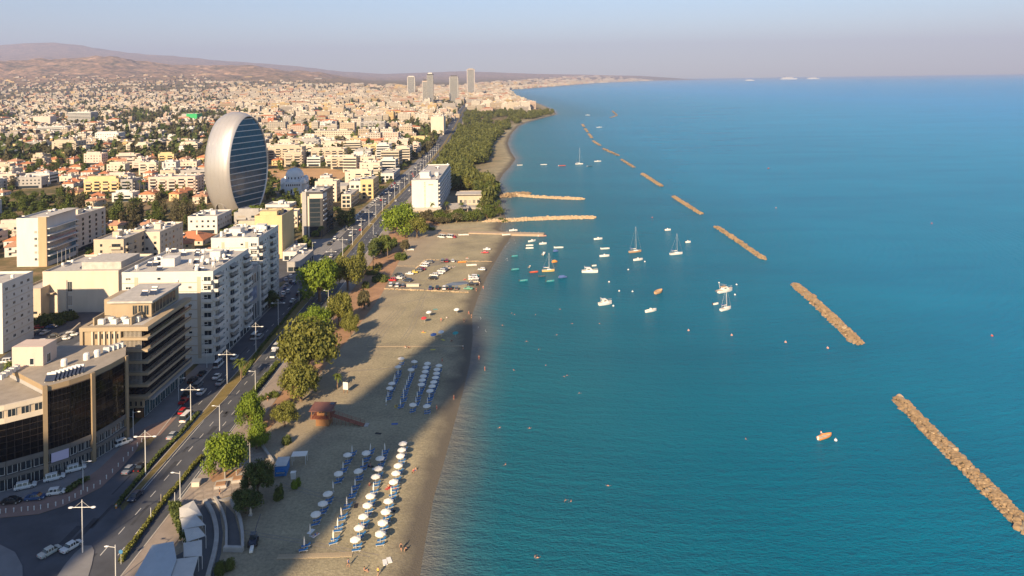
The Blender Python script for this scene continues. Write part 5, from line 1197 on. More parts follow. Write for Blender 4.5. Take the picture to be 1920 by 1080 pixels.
# distant greenery: one mass of crowns each
def far_green():
    rs = np.random.RandomState(12)
    BASE = {q: [crown_arrays(k, q, .26 * (90 / q) ** .62, s) for s, k in enumerate(['round', 'broad', 'tall' if q < 100 else 'round', 'broad'])] for q in (44, 90, 190)}
    def mass(name, X, Y, r, tone, hs, q=90):
        base = BASE[q]
        Vs = []; Ts = []
        for i in range(len(X)):
            V, t = base[i % 4]; a = rs.rand() * 6.28; c, s = math.cos(a), math.sin(a); q2 = np.empty_like(V)
            q2[:, 0] = (V[:, 0] * c - V[:, 1] * s) * r[i] + X[i]; q2[:, 1] = (V[:, 0] * s + V[:, 1] * c) * r[i] + Y[i]; q2[:, 2] = V[:, 2] * r[i] * hs[i] + zl(X[i], Y[i]); Vs.append(q2); Ts.append(np.clip(t * .8 + rs.uniform(-.2, .3), 0, 1))
        V = np.concatenate(Vs); ob(name, mesh_np(name, V, quads(len(V) // 4), LEAF[tone], attr={'tone': np.concatenate(Ts)}), kind='stuff')
    # wood between road and beach
    N = 3400; Y = 540 * np.exp(rs.rand(N) * math.log(4.0)); X0 = cx_road(Y) + np.interp(Y, [540, 640, 700, 3000], [22, 20, 15, 14]); X1 = xcoast(Y) - np.interp(Y, [540, 655, 690, 725, 800, 960, 1200, 1500, 2000, 2200], [7, 9, 24, 42, 34, 34, 20, 14, 10, 8]); X = X0 + (X1 - X0) * rs.rand(N)
    k = (X1 > X0 + 4) & ~((Y < 640) & (X < -22)) & ~((Y > 640) & (Y < 700) & (X < -60)); X, Y = X[k], Y[k]
    clear = fbm(X / 60 + 4, Y / 90) > .39; X, Y = X[clear], Y[clear]
    mass('coastal_wood', X, Y, rs.uniform(3.6, 6.5, len(X)), 'wood', rs.uniform(.75, 1.75, len(X)), 190)
    k2 = rs.rand(len(X)) < .22; mass('coastal_wood', X[k2] + 3, Y[k2] + 4, rs.uniform(3.6, 6, k2.sum()), 'mid', rs.uniform(.9, 1.3, k2.sum()), 190)
    # street and garden trees over the town
    N = 26000; Y = 900 * np.exp(rs.rand(N) * math.log(8)); X = -.76 * Y + (np.minimum(cx_road(Y), xcoast(Y) - 60) - 14 + .76 * Y) * rs.rand(N); z = zland(X, Y)
    p = np.clip((.58 - fbm(X / 420 + 7, Y / 420)) * 8, .30, 1) * np.where(Y > 2400, .6, 1) * np.clip(1.25 - z / 200, .12, 1); u, v = X * .998 + Y * .06 + 25 * fbm(X / 900, Y / 900), Y * .998 - X * .06 + 30 * fbm(X / 800 + 5, Y / 800); st = ((u % 84) < 17) | ((v % 150) < 22)
    p = np.where(st & (np.abs(X - cx_road(Y)) > 16), np.clip(p * 1.1, .3, 1), p * .34); k = rs.rand(N) < p; X, Y = X[k], Y[k]
    h = len(X) // 2
    mass('town_trees', X[:h], Y[:h], rs.uniform(3.5, 6.5, h), 'dark', rs.uniform(.9, 1.5, h), 44); mass('town_trees', X[h:], Y[h:], rs.uniform(3.5, 6.5, len(X) - h), 'grey', rs.uniform(.9, 1.5, len(X) - h), 44)
    N = 1700; Y = 400 + 620 * rs.rand(N) ** .8; X = -.76 * Y + (cx_road(Y) - 19 + .76 * Y) * rs.rand(N); r = rs.uniform(1.6, 3.8, N)
    k = np.array([free(X[i] - r[i] * .6, Y[i] - r[i] * .6, X[i] + r[i] * .6, Y[i] + r[i] * .6, 0) for i in range(N)]) & (fbm(X / 55, Y / 70) > .37) & ~(((X + 190) / 60) ** 2 + ((Y - 760) / 70) ** 2 < 1); X, Y, r = X[k], Y[k], r[k]
    h = len(X) // 2; mass('garden_trees', X[:h], Y[:h], r[:h], 'mid', rs.uniform(.8, 1.3, h)); mass('garden_trees', X[h:], Y[h:], r[h:], 'dark', rs.uniform(.8, 1.3, len(X) - h))
far_green()
# clipped hedges and planting along the road
def hedge(name, label, pts, w, h, tone='mid', dens=60):
    P = [g(*p) for p in pts]; L = sum((P[i + 1] - P[i]).length for i in range(len(P) - 1)); n = int(L * dens); rs = np.random.RandomState(len(label)); s = np.sort(rs.rand(n)) * L; V = []
    cum = [0.]
    for i in range(len(P) - 1): cum.append(cum[-1] + (P[i + 1] - P[i]).length)
    xs = np.interp(s, cum, [p.x for p in P]); ys = np.interp(s, cum, [p.y for p in P]); gap = .75 + .5 * vnoise(s / 3, s * 0)
    q = np.c_[xs + rs.uniform(-w/2, w/2, n), ys + rs.uniform(-.2, .2, n), (rs.rand(n) ** .5) * h * gap + .1]
    d = rs.normal(size=(n, 3)); d[:, 2] = np.abs(d[:, 2]) + .4; d /= np.linalg.norm(d, axis=1)[:, None]; u = np.cross(d, rs.normal(size=(n, 3))); u /= np.linalg.norm(u, axis=1)[:, None]; v = np.cross(d, u); k = .17
    V = np.stack([q - u * k - v * k, q + u * k - v * k, q + u * k + v * k, q - u * k + v * k], 1).reshape(-1, 3)
    return ob(name, mesh_np(name, V, quads(n), LEAF[tone], attr={'tone': np.repeat(rs.rand(n), 4)}), label=label, category='hedge')
hedge('hedge', 'clipped low hedge edging the sunlit carriageway and plaza', [(226,1056),(300,952),(366,873),(380,858)], .9, .9, 'olive')
hedge('hedge', 'dark planting strip along the median below the lamp posts', [(219,952),(265,894),(300,853),(337,818),(372,777)], .9, .8, 'dark')
hedge('hedge', 'loose green hedge along the road above the plaza', [(448,772),(478,735),(508,700),(520,684)], 1.6, 1.3, 'mid')
hedge('hedge', 'sparse planting on the upper median among lamp posts', [(456,706),(490,652),(530,605),(600,520),(655,461)], 1.2, .6, 'mid', 40)
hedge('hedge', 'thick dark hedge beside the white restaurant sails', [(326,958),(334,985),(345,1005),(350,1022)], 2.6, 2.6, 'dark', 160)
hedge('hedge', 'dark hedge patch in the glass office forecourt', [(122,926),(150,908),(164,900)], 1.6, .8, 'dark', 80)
# ------------------------------------------------------------------ the towers behind the camera that throw the long shadows
def shade_tower(label, xl, xr, y0, d, h, seed):
    b = Bld('seafront_tower', label, 'tower', (xl + xr) / 2, y0, xr - xl, d, h, WHITE, 0, 0, par=1.5); n = int(h / 3.6); w = xr - xl
    for k in range(1, n):
        ob('floor_band', cached(('stb', seed), lambda: MB().box(-w/2 - 1, -1, -.2, w/2 + 1, d + 1, 1.0).mesh('floor_band', CREAM)), b.r, (0, 0, k * 3.6))
        ob('glazing', cached(('stg', seed), lambda: MB().box(-w/2 - .1, -.1, 0, w/2 + .1, d + .1, 2.4).mesh('glazing', BGLASS)), b.r, (0, 0, k * 3.6 + 1.05))
    b.stair(0, d * .3, w * .4, d * .4, 4)
    if seed == 1: ob('crown', MB().box(-w/2, 3, h, w * .05, d, h + 13).mesh('crown', WHITE), b.r)
    b.done()
def edge_x(p, Y): return p.x + (Y - p.y) * math.tan(SUN_AZ)
pr, pl = g(700, 900), g(722, 705)
Yt = -30.
def shadow_span(pR, pL, Y): return edge_x(pL, Y), edge_x(pR, Y)
xl, xr = shadow_span(g(720, 880), g(720, 712), Yt)
shade_tower('tall white seafront tower standing behind the viewpoint', xl + 2.5, xr - 5.5, Yt - 16, 26, 152, 1)
e2 = -84.5 - (178 - Yt) * math.tan(SUN_AZ); e3 = -100 - (180 - Yt) * math.tan(SUN_AZ)
shade_tower('lower white seafront tower standing behind and left of the viewpoint', e3 + 1, e2, Yt - 10, 24, 102.5, 2)
shade_tower('third white seafront tower farther left behind the viewpoint', e3 - 66, e3, Yt - 10, 24, 112, 3)
# ------------------------------------------------------------------ street lamps
def lamp2():
    b = MB(); b.tube([(0, 0, 0), (0, 0, 11.2)], [.13, .08], 7); p = b.mesh('pole', METAL)
    a = MB(); a.tube([(-2.2, 0, 9.6), (2.2, 0, 9.6)], .07, 5); a.tube([(-1.5, 0, 9.65), (0, 0, 10.9)], .025, 4); a.tube([(1.5, 0, 9.65), (0, 0, 10.9)], .025, 4); a = a.mesh('arm', METAL)
    h = MB().lathe([(.05, -.14), (.36, -.1), (.42, 0), (.3, .12), (.02, .16)], 8, 0, (0, 0, 9.6), 1.3, .8).mesh('lamp_head', M('lamp_white', (.75, .75, .73), .5, 0))
    return p, a, h
L2 = lamp2(); GRP = 'double-armed street lamps on the median'
def put_lamp(X, Y, label=None):
    t = thing('street_lamp', label or '.', 'street lamp', (X, Y, zl(X, Y)), R.uniform(-.05, .05), GRP)
    ob('pole', L2[0], t); ob('arm', L2[1], t)
    for s in (-1, 1): ob('lamp_head', L2[2], t, (s * 2.35, 0, 0))
    if label is None: later(t, 'white double-armed street lamp', MEDLM)
landmark('the traffic island', g(155, 1037).x, g(155, 1037).y)
MEDLM = {'the traffic island', 'the long white hotel', 'the dark grey office tower'}
for i, (px, py) in enumerate([(155,1037),(273,890),(358,793),(426,720),(480,662),(522,613),(561,567)]): p = g(px, py); put_lamp(p.x, p.y)
for k in range(24):
    Y = 347 + k * 28.; put_lamp(float(cx_road(Y)), Y)
def lamp1():
    b = MB(); b.tube([(0, 0, 0), (0, 0, 7.4)], [.1, .07], 6); b.tube([(0, 0, 6.9), (-1.5, 0, 7.1)], .05, 5); a = b.mesh('pole', METAL)
    h = MB().lathe([(.05, -.1), (.3, -.06), (.34, 0), (.02, .14)], 8, 0, (0, 0, 0), 1.5, .8).mesh('lamp_head', M('lamp_white', (.75, .75, .73), .5, 0)); return a, h
L1 = lamp1()
def put_lamp1(px, py, rz=0., lab=None):
    p = g(px, py); t = thing('path_lamp', lab or '.', 'street lamp', (p.x, p.y, zl(p.x, p.y)), rz, 'single-armed lamps along the pavements'); ob('pole', L1[0], t); ob('lamp_head', L1[1], t, (-1.7, 0, 7.15))
    if lab is None: later(t, 'single-armed pavement lamp')
for px, py in ((338,943),(479,738),(412,808),(616,575),(217,1092),(700,440),(560,668)): put_lamp1(px, py)
for px, py in ((250,820),(156,920),(335,752),(455,590),(503,562),(388,690),(586,478)): put_lamp1(px, py, math.pi)
def pole_thing(name, label, cat, px, py, h, r=.06, mat=METAL, extra=None):
    p = g(px, py); t = thing(name, label, cat, (p.x, p.y, zl(p.x, p.y)), 0); ob('pole', MB().tube([(0, 0, 0), (0, 0, h)], [r, r * .7], 6).mesh('pole', mat), t)
    if extra: extra(t, h)
    return t
FLAGB = M('blue_flag', (.05, .16, .34), .8, .2, 2)
flag = lambda m: (lambda t, h: ob('flag', MB().add([(.05, 0, h - .1), (.5, .12, h - .5), (.45, -.1, h - 1.9), (.05, 0, h - 1.7), (.07, .02, h - .1), (.52, .14, h - .5), (.47, -.08, h - 1.9), (.07, .02, h - 1.7)], [(0, 1, 2, 3), (7, 6, 5, 4)]).mesh('flag', m), t))
pole_thing('flagpole', 'bare white flagpole beside the left stone planter in the plaza', 'flagpole', 422, 903, 8)
pole_thing('flagpole', 'flagpole with a hanging blue flag by the right stone planter', 'flagpole', 443, 893, 6, extra=flag(FLAGB))
pole_thing('flagpole', 'tall bare pole above the dark tree beside the plaza', 'flagpole', 469, 890, 8)
for px, py, lab in ((414,913,'square stone planter on the plaza nearest the road'),(446,902,'square stone planter on the plaza nearest the dark tree')):
    p = g(px, py); t = thing('planter', lab, 'planter', (p.x, p.y, .13), .25); ob('basin', MB().box(-1.4, -1.1, 0, 1.4, 1.1, .6).mesh('basin', CONC), t); ob('rim', MB().box(-1.1, -.8, .6, 1.1, .8, .8).mesh('rim', SOIL), t)
p = g(368, 911); t = thing('stone_block', 'pale stone kiosk block standing on the sunny plaza', 'kiosk', (p.x, p.y, .13), .1); ob('body', MB().box(-.9, -.7, 0, .9, .7, 1.1).mesh('body', CREAM), t); ob('cap', MB().box(-1.05, -.85, 1.1, 1.05, .85, 1.25).mesh('cap', CONC), t)
for px, py, h, lab in ((302,949,2.8,'thin brown post by the hedge opposite the junction'),(283,977,3,'thin grey post by the hedge near the junction'),(328,960,4.5,'white sign post at the plaza corner')): pole_thing('sign_post', lab, 'post', px, py, h, .08, BEIGE if 'brown' in lab else METAL)
for px, py, lab in ((427-200, 1058, 'round blue traffic sign at the end of the hedge'),(218, 953, 'orange traffic bollard at the tip of the median')):
    if 'blue' in lab: pole_thing('traffic_sign', lab, 'traffic sign', px, py, 2.6, .04, METAL, lambda t, h: ob('sign_face', MB().tube([(0, -.05, h), (0, -.09, h)], .42, 14).mesh('sign_face', M('sign_blue', (.05, .18, .36), .5, 0)), t))
    else: pole_thing('traffic_bollard', lab, 'bollard', px, py, 1.0, .22, M('orange_plastic', (.6, .24, .05), .5, .05), lambda t, h: ob('band', MB().lathe([(.23, .55), (.23, .8)], 8).mesh('band', METAL), t))
# white bollards along the pink pavement
bo = MB().lathe([(.11, 0), (.11, .8), (.14, .82), (.14, .95), (.02, 1.05)], 7).mesh('bollard', METAL)
for i, (px, py) in enumerate(smooth([(0,966),(40,962),(76,958),(118,948),(152,930),(188,911),(222,878),(249,848),(272,826)], 3)):
    p = g(px, py); o = ob('bollard', bo, None, (p.x - .3, p.y + .5, .12), category='bollard', group='white bollards along the pink pavement', label='.'); later(o, 'white pavement bollard', {'the black glass office', 'the traffic island'})
# ------------------------------------------------------------------ vehicles
PAINT = {}
def paint(n, c, r=.28): PAINT[n] = M('paint_' + n, c, r, .03, 1, metal=.1, spec=.6)
for n, c in (('white', (.72, .72, .70)), ('silver', (.38, .40, .42)), ('grey', (.16, .17, .18)), ('black', (.02, .02, .024)), ('red', (.42, .02, .025)), ('blue', (.035, .085, .20)), ('pale', (.50, .52, .48)), ('teal', (.08, .30, .30)), ('green', (.10, .30, .20)), ('yellow', (.62, .46, .06)), ('dark red', (.22, .02, .03)), ('dark blue', (.03, .045, .08)), ('orange', (.6, .26, .06)), ('beige', (.46, .39, .28))): paint(n, c)
TYRE = M('tyre', (.025, .025, .025), .85, .1, 1); CGL = M('car_glass', (.02, .028, .035), .08, 0, spec=.7); TAIL = M('tail_light', (.45, .02, .02), .3, 0); HEADL = M('head_light', (.7, .7, .68), .2, 0)
TYPES = {'car': (4.3, 1.78, .88, 1.45, -.85, .75), 'suv': (4.6, 1.88, 1.0, 1.68, -1.9, .75), 'hatch': (3.9, 1.72, .9, 1.5, -1.6, .6), 'van': (5.3, 2.0, 1.1, 2.3, -2.5, 1.6), 'pickup': (5.1, 1.85, 1.0, 1.7, -.5, .9)}
def car_parts(ty):
    L, W, zb, zt, cb, cf = TYPES[ty]; hl, hw = L/2, W/2
    def loft(secs):
        b = MB(); n = len(secs[0][1]); V = []
        for x, pr in secs: V += [(y, x, z) for y, z in pr]
        b.add(V, [(i * n + j, i * n + (j + 1) % n, (i + 1) * n + (j + 1) % n, (i + 1) * n + j) for i in range(len(secs) - 1) for j in range(n)] + [tuple(range(n - 1, -1, -1)), tuple((len(secs) - 1) * n + j for j in range(n))]); return b
    def sec(w, z0, z1): return [(-w * .94, z0), (w * .94, z0), (w, z0 + (z1 - z0) * .45), (w * .93, z1), (-w * .93, z1), (-w, z0 + (z1 - z0) * .45)]
    hood = zb if ty != 'van' else zb
    def body(p): return cached(('body', ty, p), lambda: loft([(-hl, sec(hw * .88, .38, zb * .92)), (-hl + .18, sec(hw, .28, zb)), (-hl * .3, sec(hw, .25, zb + .03)), (hl * .35, sec(hw, .25, zb)), (hl - .5, sec(hw * .97, .27, zb - .1)), (hl, sec(hw * .8, .36, zb - .28))]).mesh('body', PAINT[p]))
    fx = cf + (zt - zb) * .95
    cab = cached(('glass', ty), lambda: loft([(cb - .28, [(-hw * .88, zb - .02), (hw * .88, zb - .02), (hw * .88, zb + .01), (-hw * .88, zb + .01)]), (cb + .05, [(-hw * .9, zb - .02), (hw * .9, zb - .02), (hw * .72, zt - .06), (-hw * .72, zt - .06)]), (cf - .15, [(-hw * .9, zb - .02), (hw * .9, zb - .02), (hw * .72, zt - .06), (-hw * .72, zt - .06)]), (fx, [(-hw * .86, zb - .04), (hw * .86, zb - .04), (hw * .86, zb - .01), (-hw * .86, zb - .01)])]).mesh('windows', CGL))
    def roof(p): return cached(('roof', ty, p), lambda: (lambda b: (b.add([(-hw * .74, cb + .0, zt - .07), (hw * .74, cb + .0, zt - .07), (hw * .74, cf - .1, zt - .07), (-hw * .74, cf - .1, zt - .07), (-hw * .66, cb + .1, zt), (hw * .66, cb + .1, zt), (hw * .66, cf - .3, zt), (-hw * .66, cf - .3, zt)], [(4, 5, 6, 7), (0, 1, 5, 4), (1, 2, 6, 5), (2, 3, 7, 6), (3, 0, 4, 7)]), [b.add([(s * hw * .91, y - .06, zb), (s * hw * .91, y + .06, zb), (s * hw * .735, y + .06, zt - .06), (s * hw * .735, y - .06, zt - .06)], [(0, 1, 2, 3) if s > 0 else (3, 2, 1, 0)]) for s in (-1, 1) for y in ((cb + cf) / 2, cb + .25, cf - .3)], b)[-1])(MB()).mesh('roof', PAINT[p]))
    wh = cached(('wheel', ty), lambda: MB().tube([(-.11, 0, 0), (.11, 0, 0)], .34, 10).mesh('wheel', TYRE)); rim = cached('rim', lambda: MB().tube([(-.125, 0, 0), (.125, 0, 0)], .2, 8).mesh('rim', GALV))
    hd = cached('headlight', lambda: MB().box(-.2, -.09, -.07, .2, .06, .07).mesh('headlight', HEADL)); tl = cached('taillight', lambda: MB().box(-.16, -.05, -.1, .16, .05, .1).mesh('taillight', TAIL))
    return body, cab, roof, wh, rim, hd, tl, hl, hw, zb
CARN = 0
def car(ty, p, X, Y, rz, group, lab=None, full=True, z=None, only=None):
    body, cab, roof, wh, rim, hd, tl, hl, hw, zb = car_parts(ty)
    nm = {'car': 'saloon_car', 'suv': 'estate_car', 'hatch': 'hatchback_car', 'van': 'van', 'pickup': 'pickup_truck'}[ty]
    t = thing('parked_car' if 'parked' in group else 'car', lab or '.', 'van' if ty == 'van' else 'car', (X, Y, (zl(X, Y) if z is None else z)), rz, group)
    if ty == 'van': t.name = 'van'
    ob('body', body(p), t); ob('windows', cab, t); ob('roof', roof(p), t)
    for sx in (-1, 1):
        for sy in (-.62, .62):
            w = ob('wheel', wh, t, (sx * (hw - .12), sy * hl, .34))
            if full: ob('rim', rim, w)
        if full: ob('headlight', hd, t, (sx * hw * .62, hl - .1, zb - .3)); ob('taillight', tl, t, (sx * hw * .68, -hl + .04, zb - .22))
    if lab is None: later(t, '%s %s %s' % (p, {'car': 'saloon car', 'suv': 'estate car', 'hatch': 'hatchback', 'van': 'van', 'pickup': 'pickup'}[ty], 'parked' if 'parked' in group else 'driving'), only)
    return t
def car_px(ty, p, px, py, deg, group, **k):
    q = g(px, py); return car(ty, p, q.x, q.y, rad(deg), group, z=zl(q.x, q.y) + .05 + (.08 if 'forecourt' in group else 0), **k)
FC = 'cars parked on the forecourt of the glass office'
for ty, p, px, py, dg in (('suv','white',48,916,-63),('suv','white',102,900,-60),('suv','white',142,883,-57),('hatch','white',106,927,-75),('car','blue',66,937,-80),('car','black',22,944,-82),('suv','white',231,834,-40)): car_px(ty, p, px, py, dg, FC)
RDG = 'cars driving on the seafront road'
for ty, p, px, py, dg in (('car','silver',242,884,-4),('car','black',264,880,-4),('car','dark blue',254,934,176),('car','pale',93,1039,-28),('car','white',134,1029,-26),('car','red',345,755,-3),('hatch','red',344,774,-3),('van','white',350,787,-3),('car','white',378,738,-2),('suv','grey',371,726,-2),('car','black',379,703,-2),('van','white',410,687,-2),('car','white',407,709,-2),('car','silver',413,720,-2),('car','silver',324,820,-4),('car','white',440,673,-2),
    ('van','white',478,634,-2),('suv','silver',487,634,-2),('car','white',549,566,-2),('suv','black',561,553,-2),('car','dark blue',530,561,-2),('hatch','blue',551,533,-2),('van','white',515,668,178),('suv','white',517,653,178)): car_px(ty, p, px, py, dg, RDG)
PKR = 'cars parked beside the seafront road'
for ty, p, px, py, dg in (('suv','white',483,579,-2),('suv','white',457,598,-2),('car','black',469,592,-2),('hatch','black',458,609,-2),('car','blue',534,542,20),('hatch','white',540,548,20),('car','white',531,552,20),('hatch','grey',537,536,20),('suv','black',545,530,20),('car','silver',536,526,20),('hatch','white',545,520,20),('car','black',350,742,-3),('suv','black',362,716,-3)): car_px(ty, p, px, py, dg, PKR)
LOT = 'cars parked in the walled lot'
for ty, p, px, py, dg in (('suv','white',16,680,-75),('suv','white',39,668,-75),('hatch','white',46,659,-75),('suv','white',64,653,-75),('car','white',71,647,-75),('hatch','white',82,643,-75),('car','pale',80,658,-75),('car','white',121,637,-78),('suv','white',134,630,-78),('car','black',101,632,-80),('car','red',72,616,-82),('suv','black',53,617,-10),('suv','white',61,605,-60),('car','blue',97,615,-80),('car','black',55,626,-8),('suv','dark blue',70,626,-8),('car','silver',84,626,-8),('suv','black',16,652,-70)): car_px(ty, p, px, py, dg, LOT)
BCP = 'cars parked on the sand of the beach car park'
for ty, p, px, py, dg in (('suv','white',733,536,4),('suv','white',745,537,2),('hatch','grey',756,538,3),('suv','red',735,527,80),('car','white',747,523,80),('suv','black',746,518,80),('car','grey',753,521,70),('suv','dark blue',764,528,75),('car','white',768,515,82),('car','yellow',776,512,80),('suv','grey',784,509,75),('car','dark red',791,506,70),('suv','white',795,500,72),('car','white',798,495,70),('hatch','grey',806,493,70),('suv','black',811,524,75),('suv','white',814,518,75),('car','white',824,514,75),('suv','white',828,510,75),('suv','dark blue',832,508,75),('car','beige',838,504,75),('suv','grey',830,491,0),('suv','dark red',838,491,0),('car','white',849,491,10),('hatch','white',903,507,85),('suv','white',887,521,88),('pickup','white',888,525,88),('suv','beige',889,530,88),('pickup','black',885,535,88),('car','blue',807,542,4),('suv','black',820,542,2),('suv','white',833,542,3),('suv','black',844,542,2),('hatch','grey',856,543,3),('car','green',878,543,85),('car','white',913,469,85),('car','red',909,475,85),('van','white',828,446,60),('car','white',836,445,60),('van','white',843,446,60),('hatch','red',850,446,60)): car_px(ty, p, px, py, dg, BCP)
rcar = random.Random(5)
def traffic(n, D0, D1, offs, rz):
    for i in range(n):
        Y = D0 + (D1 - D0) * (i + rcar.uniform(.1, .9)) / n; X = float(cx_road(Y)) + rcar.choice(offs)
        car(rcar.choice(['car', 'car', 'suv', 'hatch', 'van']), rcar.choice(['white', 'white', 'white', 'silver', 'grey', 'black', 'red', 'dark blue', 'silver']), X, Y, rz, RDG if rz else RDG, None, Y < 420, zl(X, Y) + .05)
traffic(30, 380, 1000, (-3.2, -6.4, -9.8), rad(1)); traffic(14, 400, 1000, (3, 6.5, 10), rad(181)); traffic(16, 1000, 1700, (-3, -7, -10, 4, 9), rad(5))
for i in range(34):
    Y = 425 + i * 8.2 + rcar.uniform(-1, 1); X = float(cx_road(Y)) - 14.4
    if free(X - 2, Y - 2, X + 2, Y + 2, 0) and rcar.random() < .8: car(rcar.choice(['car', 'suv', 'hatch']), rcar.choice(['white', 'white', 'silver', 'black', 'grey', 'red', 'blue']), X, Y, rad(2), PKR, None, False, zl(X, Y) + .13)
for i in range(26):
    X = -205 + (i % 13) * 4.6 + rcar.uniform(-.4, .4); Y = 650 + (i // 13) * 22
    if free(X - 1, Y - 2, X + 1, Y + 2, 0): car(rcar.choice(['car', 'suv', 'hatch']), rcar.choice(['white', 'white', 'silver', 'black', 'grey']), X, Y, rad(rcar.choice([0, 180])), 'cars parked by the church field', None, False)
# ------------------------------------------------------------------ people
SKIN = M('skin', (.50, .27, .17), .6, .06, 4); HAIR = M('hair', (.05, .03, .02), .7, .1, 5)
CLOTH = {n: M('cloth_' + n, c, .85, .1, 5) for n, c in (('black', (.02, .02, .025)), ('red', (.5, .04, .05)), ('blue', (.05, .12, .35)), ('white', (.7, .7, .68)), ('yellow', (.6, .5, .08)), ('teal', (.05, .3, .3)))}
def skin_body(name, verts, edges, radii):
    me = bpy.data.meshes.new(name); me.from_pydata(verts, edges, []); o = bpy.data.objects.new(name, me); COL.objects.link(o)
    md = o.modifiers.new('s', 'SKIN'); sv = me.skin_vertices[0].data
    for v, r in zip(sv, radii): v.radius = (r, r * .85) if isinstance(r, float) else r
    sv[0].use_root = True; o.modifiers.new('u', 'SUBSURF').levels = 1
    dg = bpy.context.evaluated_depsgraph_get(); out = bpy.data.meshes.new_from_object(o.evaluated_get(dg)); bpy.data.objects.remove(o); return out
ED = [(0, 1), (1, 2), (2, 3), (3, 4), (4, 5), (2, 6), (6, 7), (7, 8), (8, 9), (2, 10), (10, 11), (11, 12), (12, 13), (0, 14), (14, 15), (15, 16), (16, 17), (0, 18), (18, 19), (19, 20), (20, 21)]
RA = [.14, .125, .15, .06, .095, .085, .07, .05, .04, .045, .07, .05, .04, .045, .10, .075, .05, .04, .10, .075, .05, .04]
def pose(kind):
    if kind in ('stand', 'walk'):
        k = .22 if kind == 'walk' else .03
        V = [(0, 0, .93), (0, 0, 1.12), (0, -.01, 1.38), (0, 0, 1.50), (0, .02, 1.60), (0, .02, 1.72), (-.19, 0, 1.38), (-.26, -k*.7, 1.12), (-.25, .05 - k, .90), (-.25, .07 - k, .80), (.19, 0, 1.38), (.26, k*.7, 1.12), (.25, .05 + k, .90), (.25, .07 + k, .80), (-.1, 0, .86), (-.11, k * .8, .48), (-.11, k - .05, .09), (-.12, k + .12, .04), (.1, 0, .86), (.11, -k * .6, .48), (.11, -k - .12, .09), (.12, -k + .05, .04)]
    elif kind == 'sit':
        V = [(0, 0, .12), (0, -.06, .32), (0, -.1, .58), (0, -.09, .68), (0, -.07, .78), (0, -.07, .9), (-.19, -.1, .57), (-.28, -.22, .33), (-.27, -.3, .1), (-.27, -.27, .04), (.19, -.1, .57), (.27, .1, .36), (.2, .32, .42), (.18, .4, .42), (-.1, .06, .12), (-.13, .45, .42), (-.13, .72, .1), (-.13, .86, .05), (.1, .06, .12), (.13, .48, .40), (.13, .78, .1), (.13, .92, .05)]
    elif kind == 'lie':
        V = [(0, 0, .13), (0, -.2, .13), (0, -.46, .14), (0, -.57, .14), (0, -.66, .15), (0, -.78, .15), (-.19, -.45, .12), (-.32, -.3, .08), (-.34, -.08, .06), (-.34, .02, .05), (.19, -.45, .12), (.33, -.62, .08), (.22, -.82, .08), (.14, -.86, .09), (-.1, .08, .12), (-.13, .48, .1), (-.15, .88, .08), (-.17, .98, .12), (.1, .08, .12), (.13, .46, .28), (.14, .72, .08), (.14, .84, .05)]
    else:   # swim: chest up, arms spread, legs trailing below the surface
        V = [(0, -.25, -.35), (0, -.12, -.2), (0, .03, .0), (0, .06, .1), (0, .08, .2), (0, .09, .32), (-.18, .03, 0), (-.42, .15, -.04), (-.6, .38, -.02), (-.62, .46, 0), (.18, .03, 0), (.44, .1, -.04), (.66, .3, -.02), (.7, .38, 0), (-.1, -.3, -.4), (-.12, -.6, -.55), (-.12, -.95, -.6), (-.12, -1.05, -.6), (.1, -.3, -.4), (.12, -.62, -.5), (.12, -1.0, -.62), (.12, -1.1, -.62)]
    return V
POSE = {}
for kd in ('stand', 'walk', 'sit', 'lie', 'swim'):
    me = skin_body('body', pose(kd), ED, RA); me.materials.clear(); me.materials.append(SKIN); POSE[kd] = me
def garment(kd, c):
    def f():
        V = [Vector(v) for v in pose(kd)]; b = MB()
        b.tube([V[0] + (V[1] - V[0]) * .35, V[0], V[0] - (V[1] - V[0]) * .35], [.165, .185, .165], 8); 
        b.tube([V[14], V[14].lerp(V[15], .4)], [.125, .11], 7); b.tube([V[18], V[18].lerp(V[19], .4)], [.125, .11], 7)
        return b.mesh('swimwear', CLOTH[c])
    return cached(('gar', kd, c), f)
def shirt(kd, c): return cached(('shirt', kd, c), lambda: (lambda V: MB().tube([V[0].lerp(V[1], .3), V[1], V[2], V[2].lerp(V[3], .35)], [.175, .165, .19, .1], 9).mesh('shirt', CLOTH[c]))([Vector(v) for v in pose(kd)]))
def hair(kd):
    V = pose(kd); h, tp = Vector(V[4]), Vector(V[5]); return cached(('hair', kd), lambda: MB().lathe([(.1, -.03), (.115, .04), (.09, .11), (.01, .145)], 9, 0, tuple(h.lerp(tp, .5) - Vector((0, .015, 0)))).mesh('hair', HAIR))
PPL = 'people at the beach'
def person(kd, px, py, label, c='black', sh=None, rz=None, z=None, sc=1.0):
    zz = SEAZ if kd == 'swim' else 0.
    p = g(px, py, zz); p.z = zz if kd == 'swim' else max(zl(p.x, p.y), -.55)
    if z is not None: p.z = z
    t = thing('person', label, 'person', p, R.uniform(0, 6.28) if rz is None else rz, 'swimmers in the sea' if kd == 'swim' else PPL, sc)
    ob('body', POSE[kd], t); ob('hair', hair(kd), t)
    if kd != 'swim': ob('swimwear', garment(kd, c), t)
    if sh: ob('shirt', shirt(kd, sh), t)
    return t
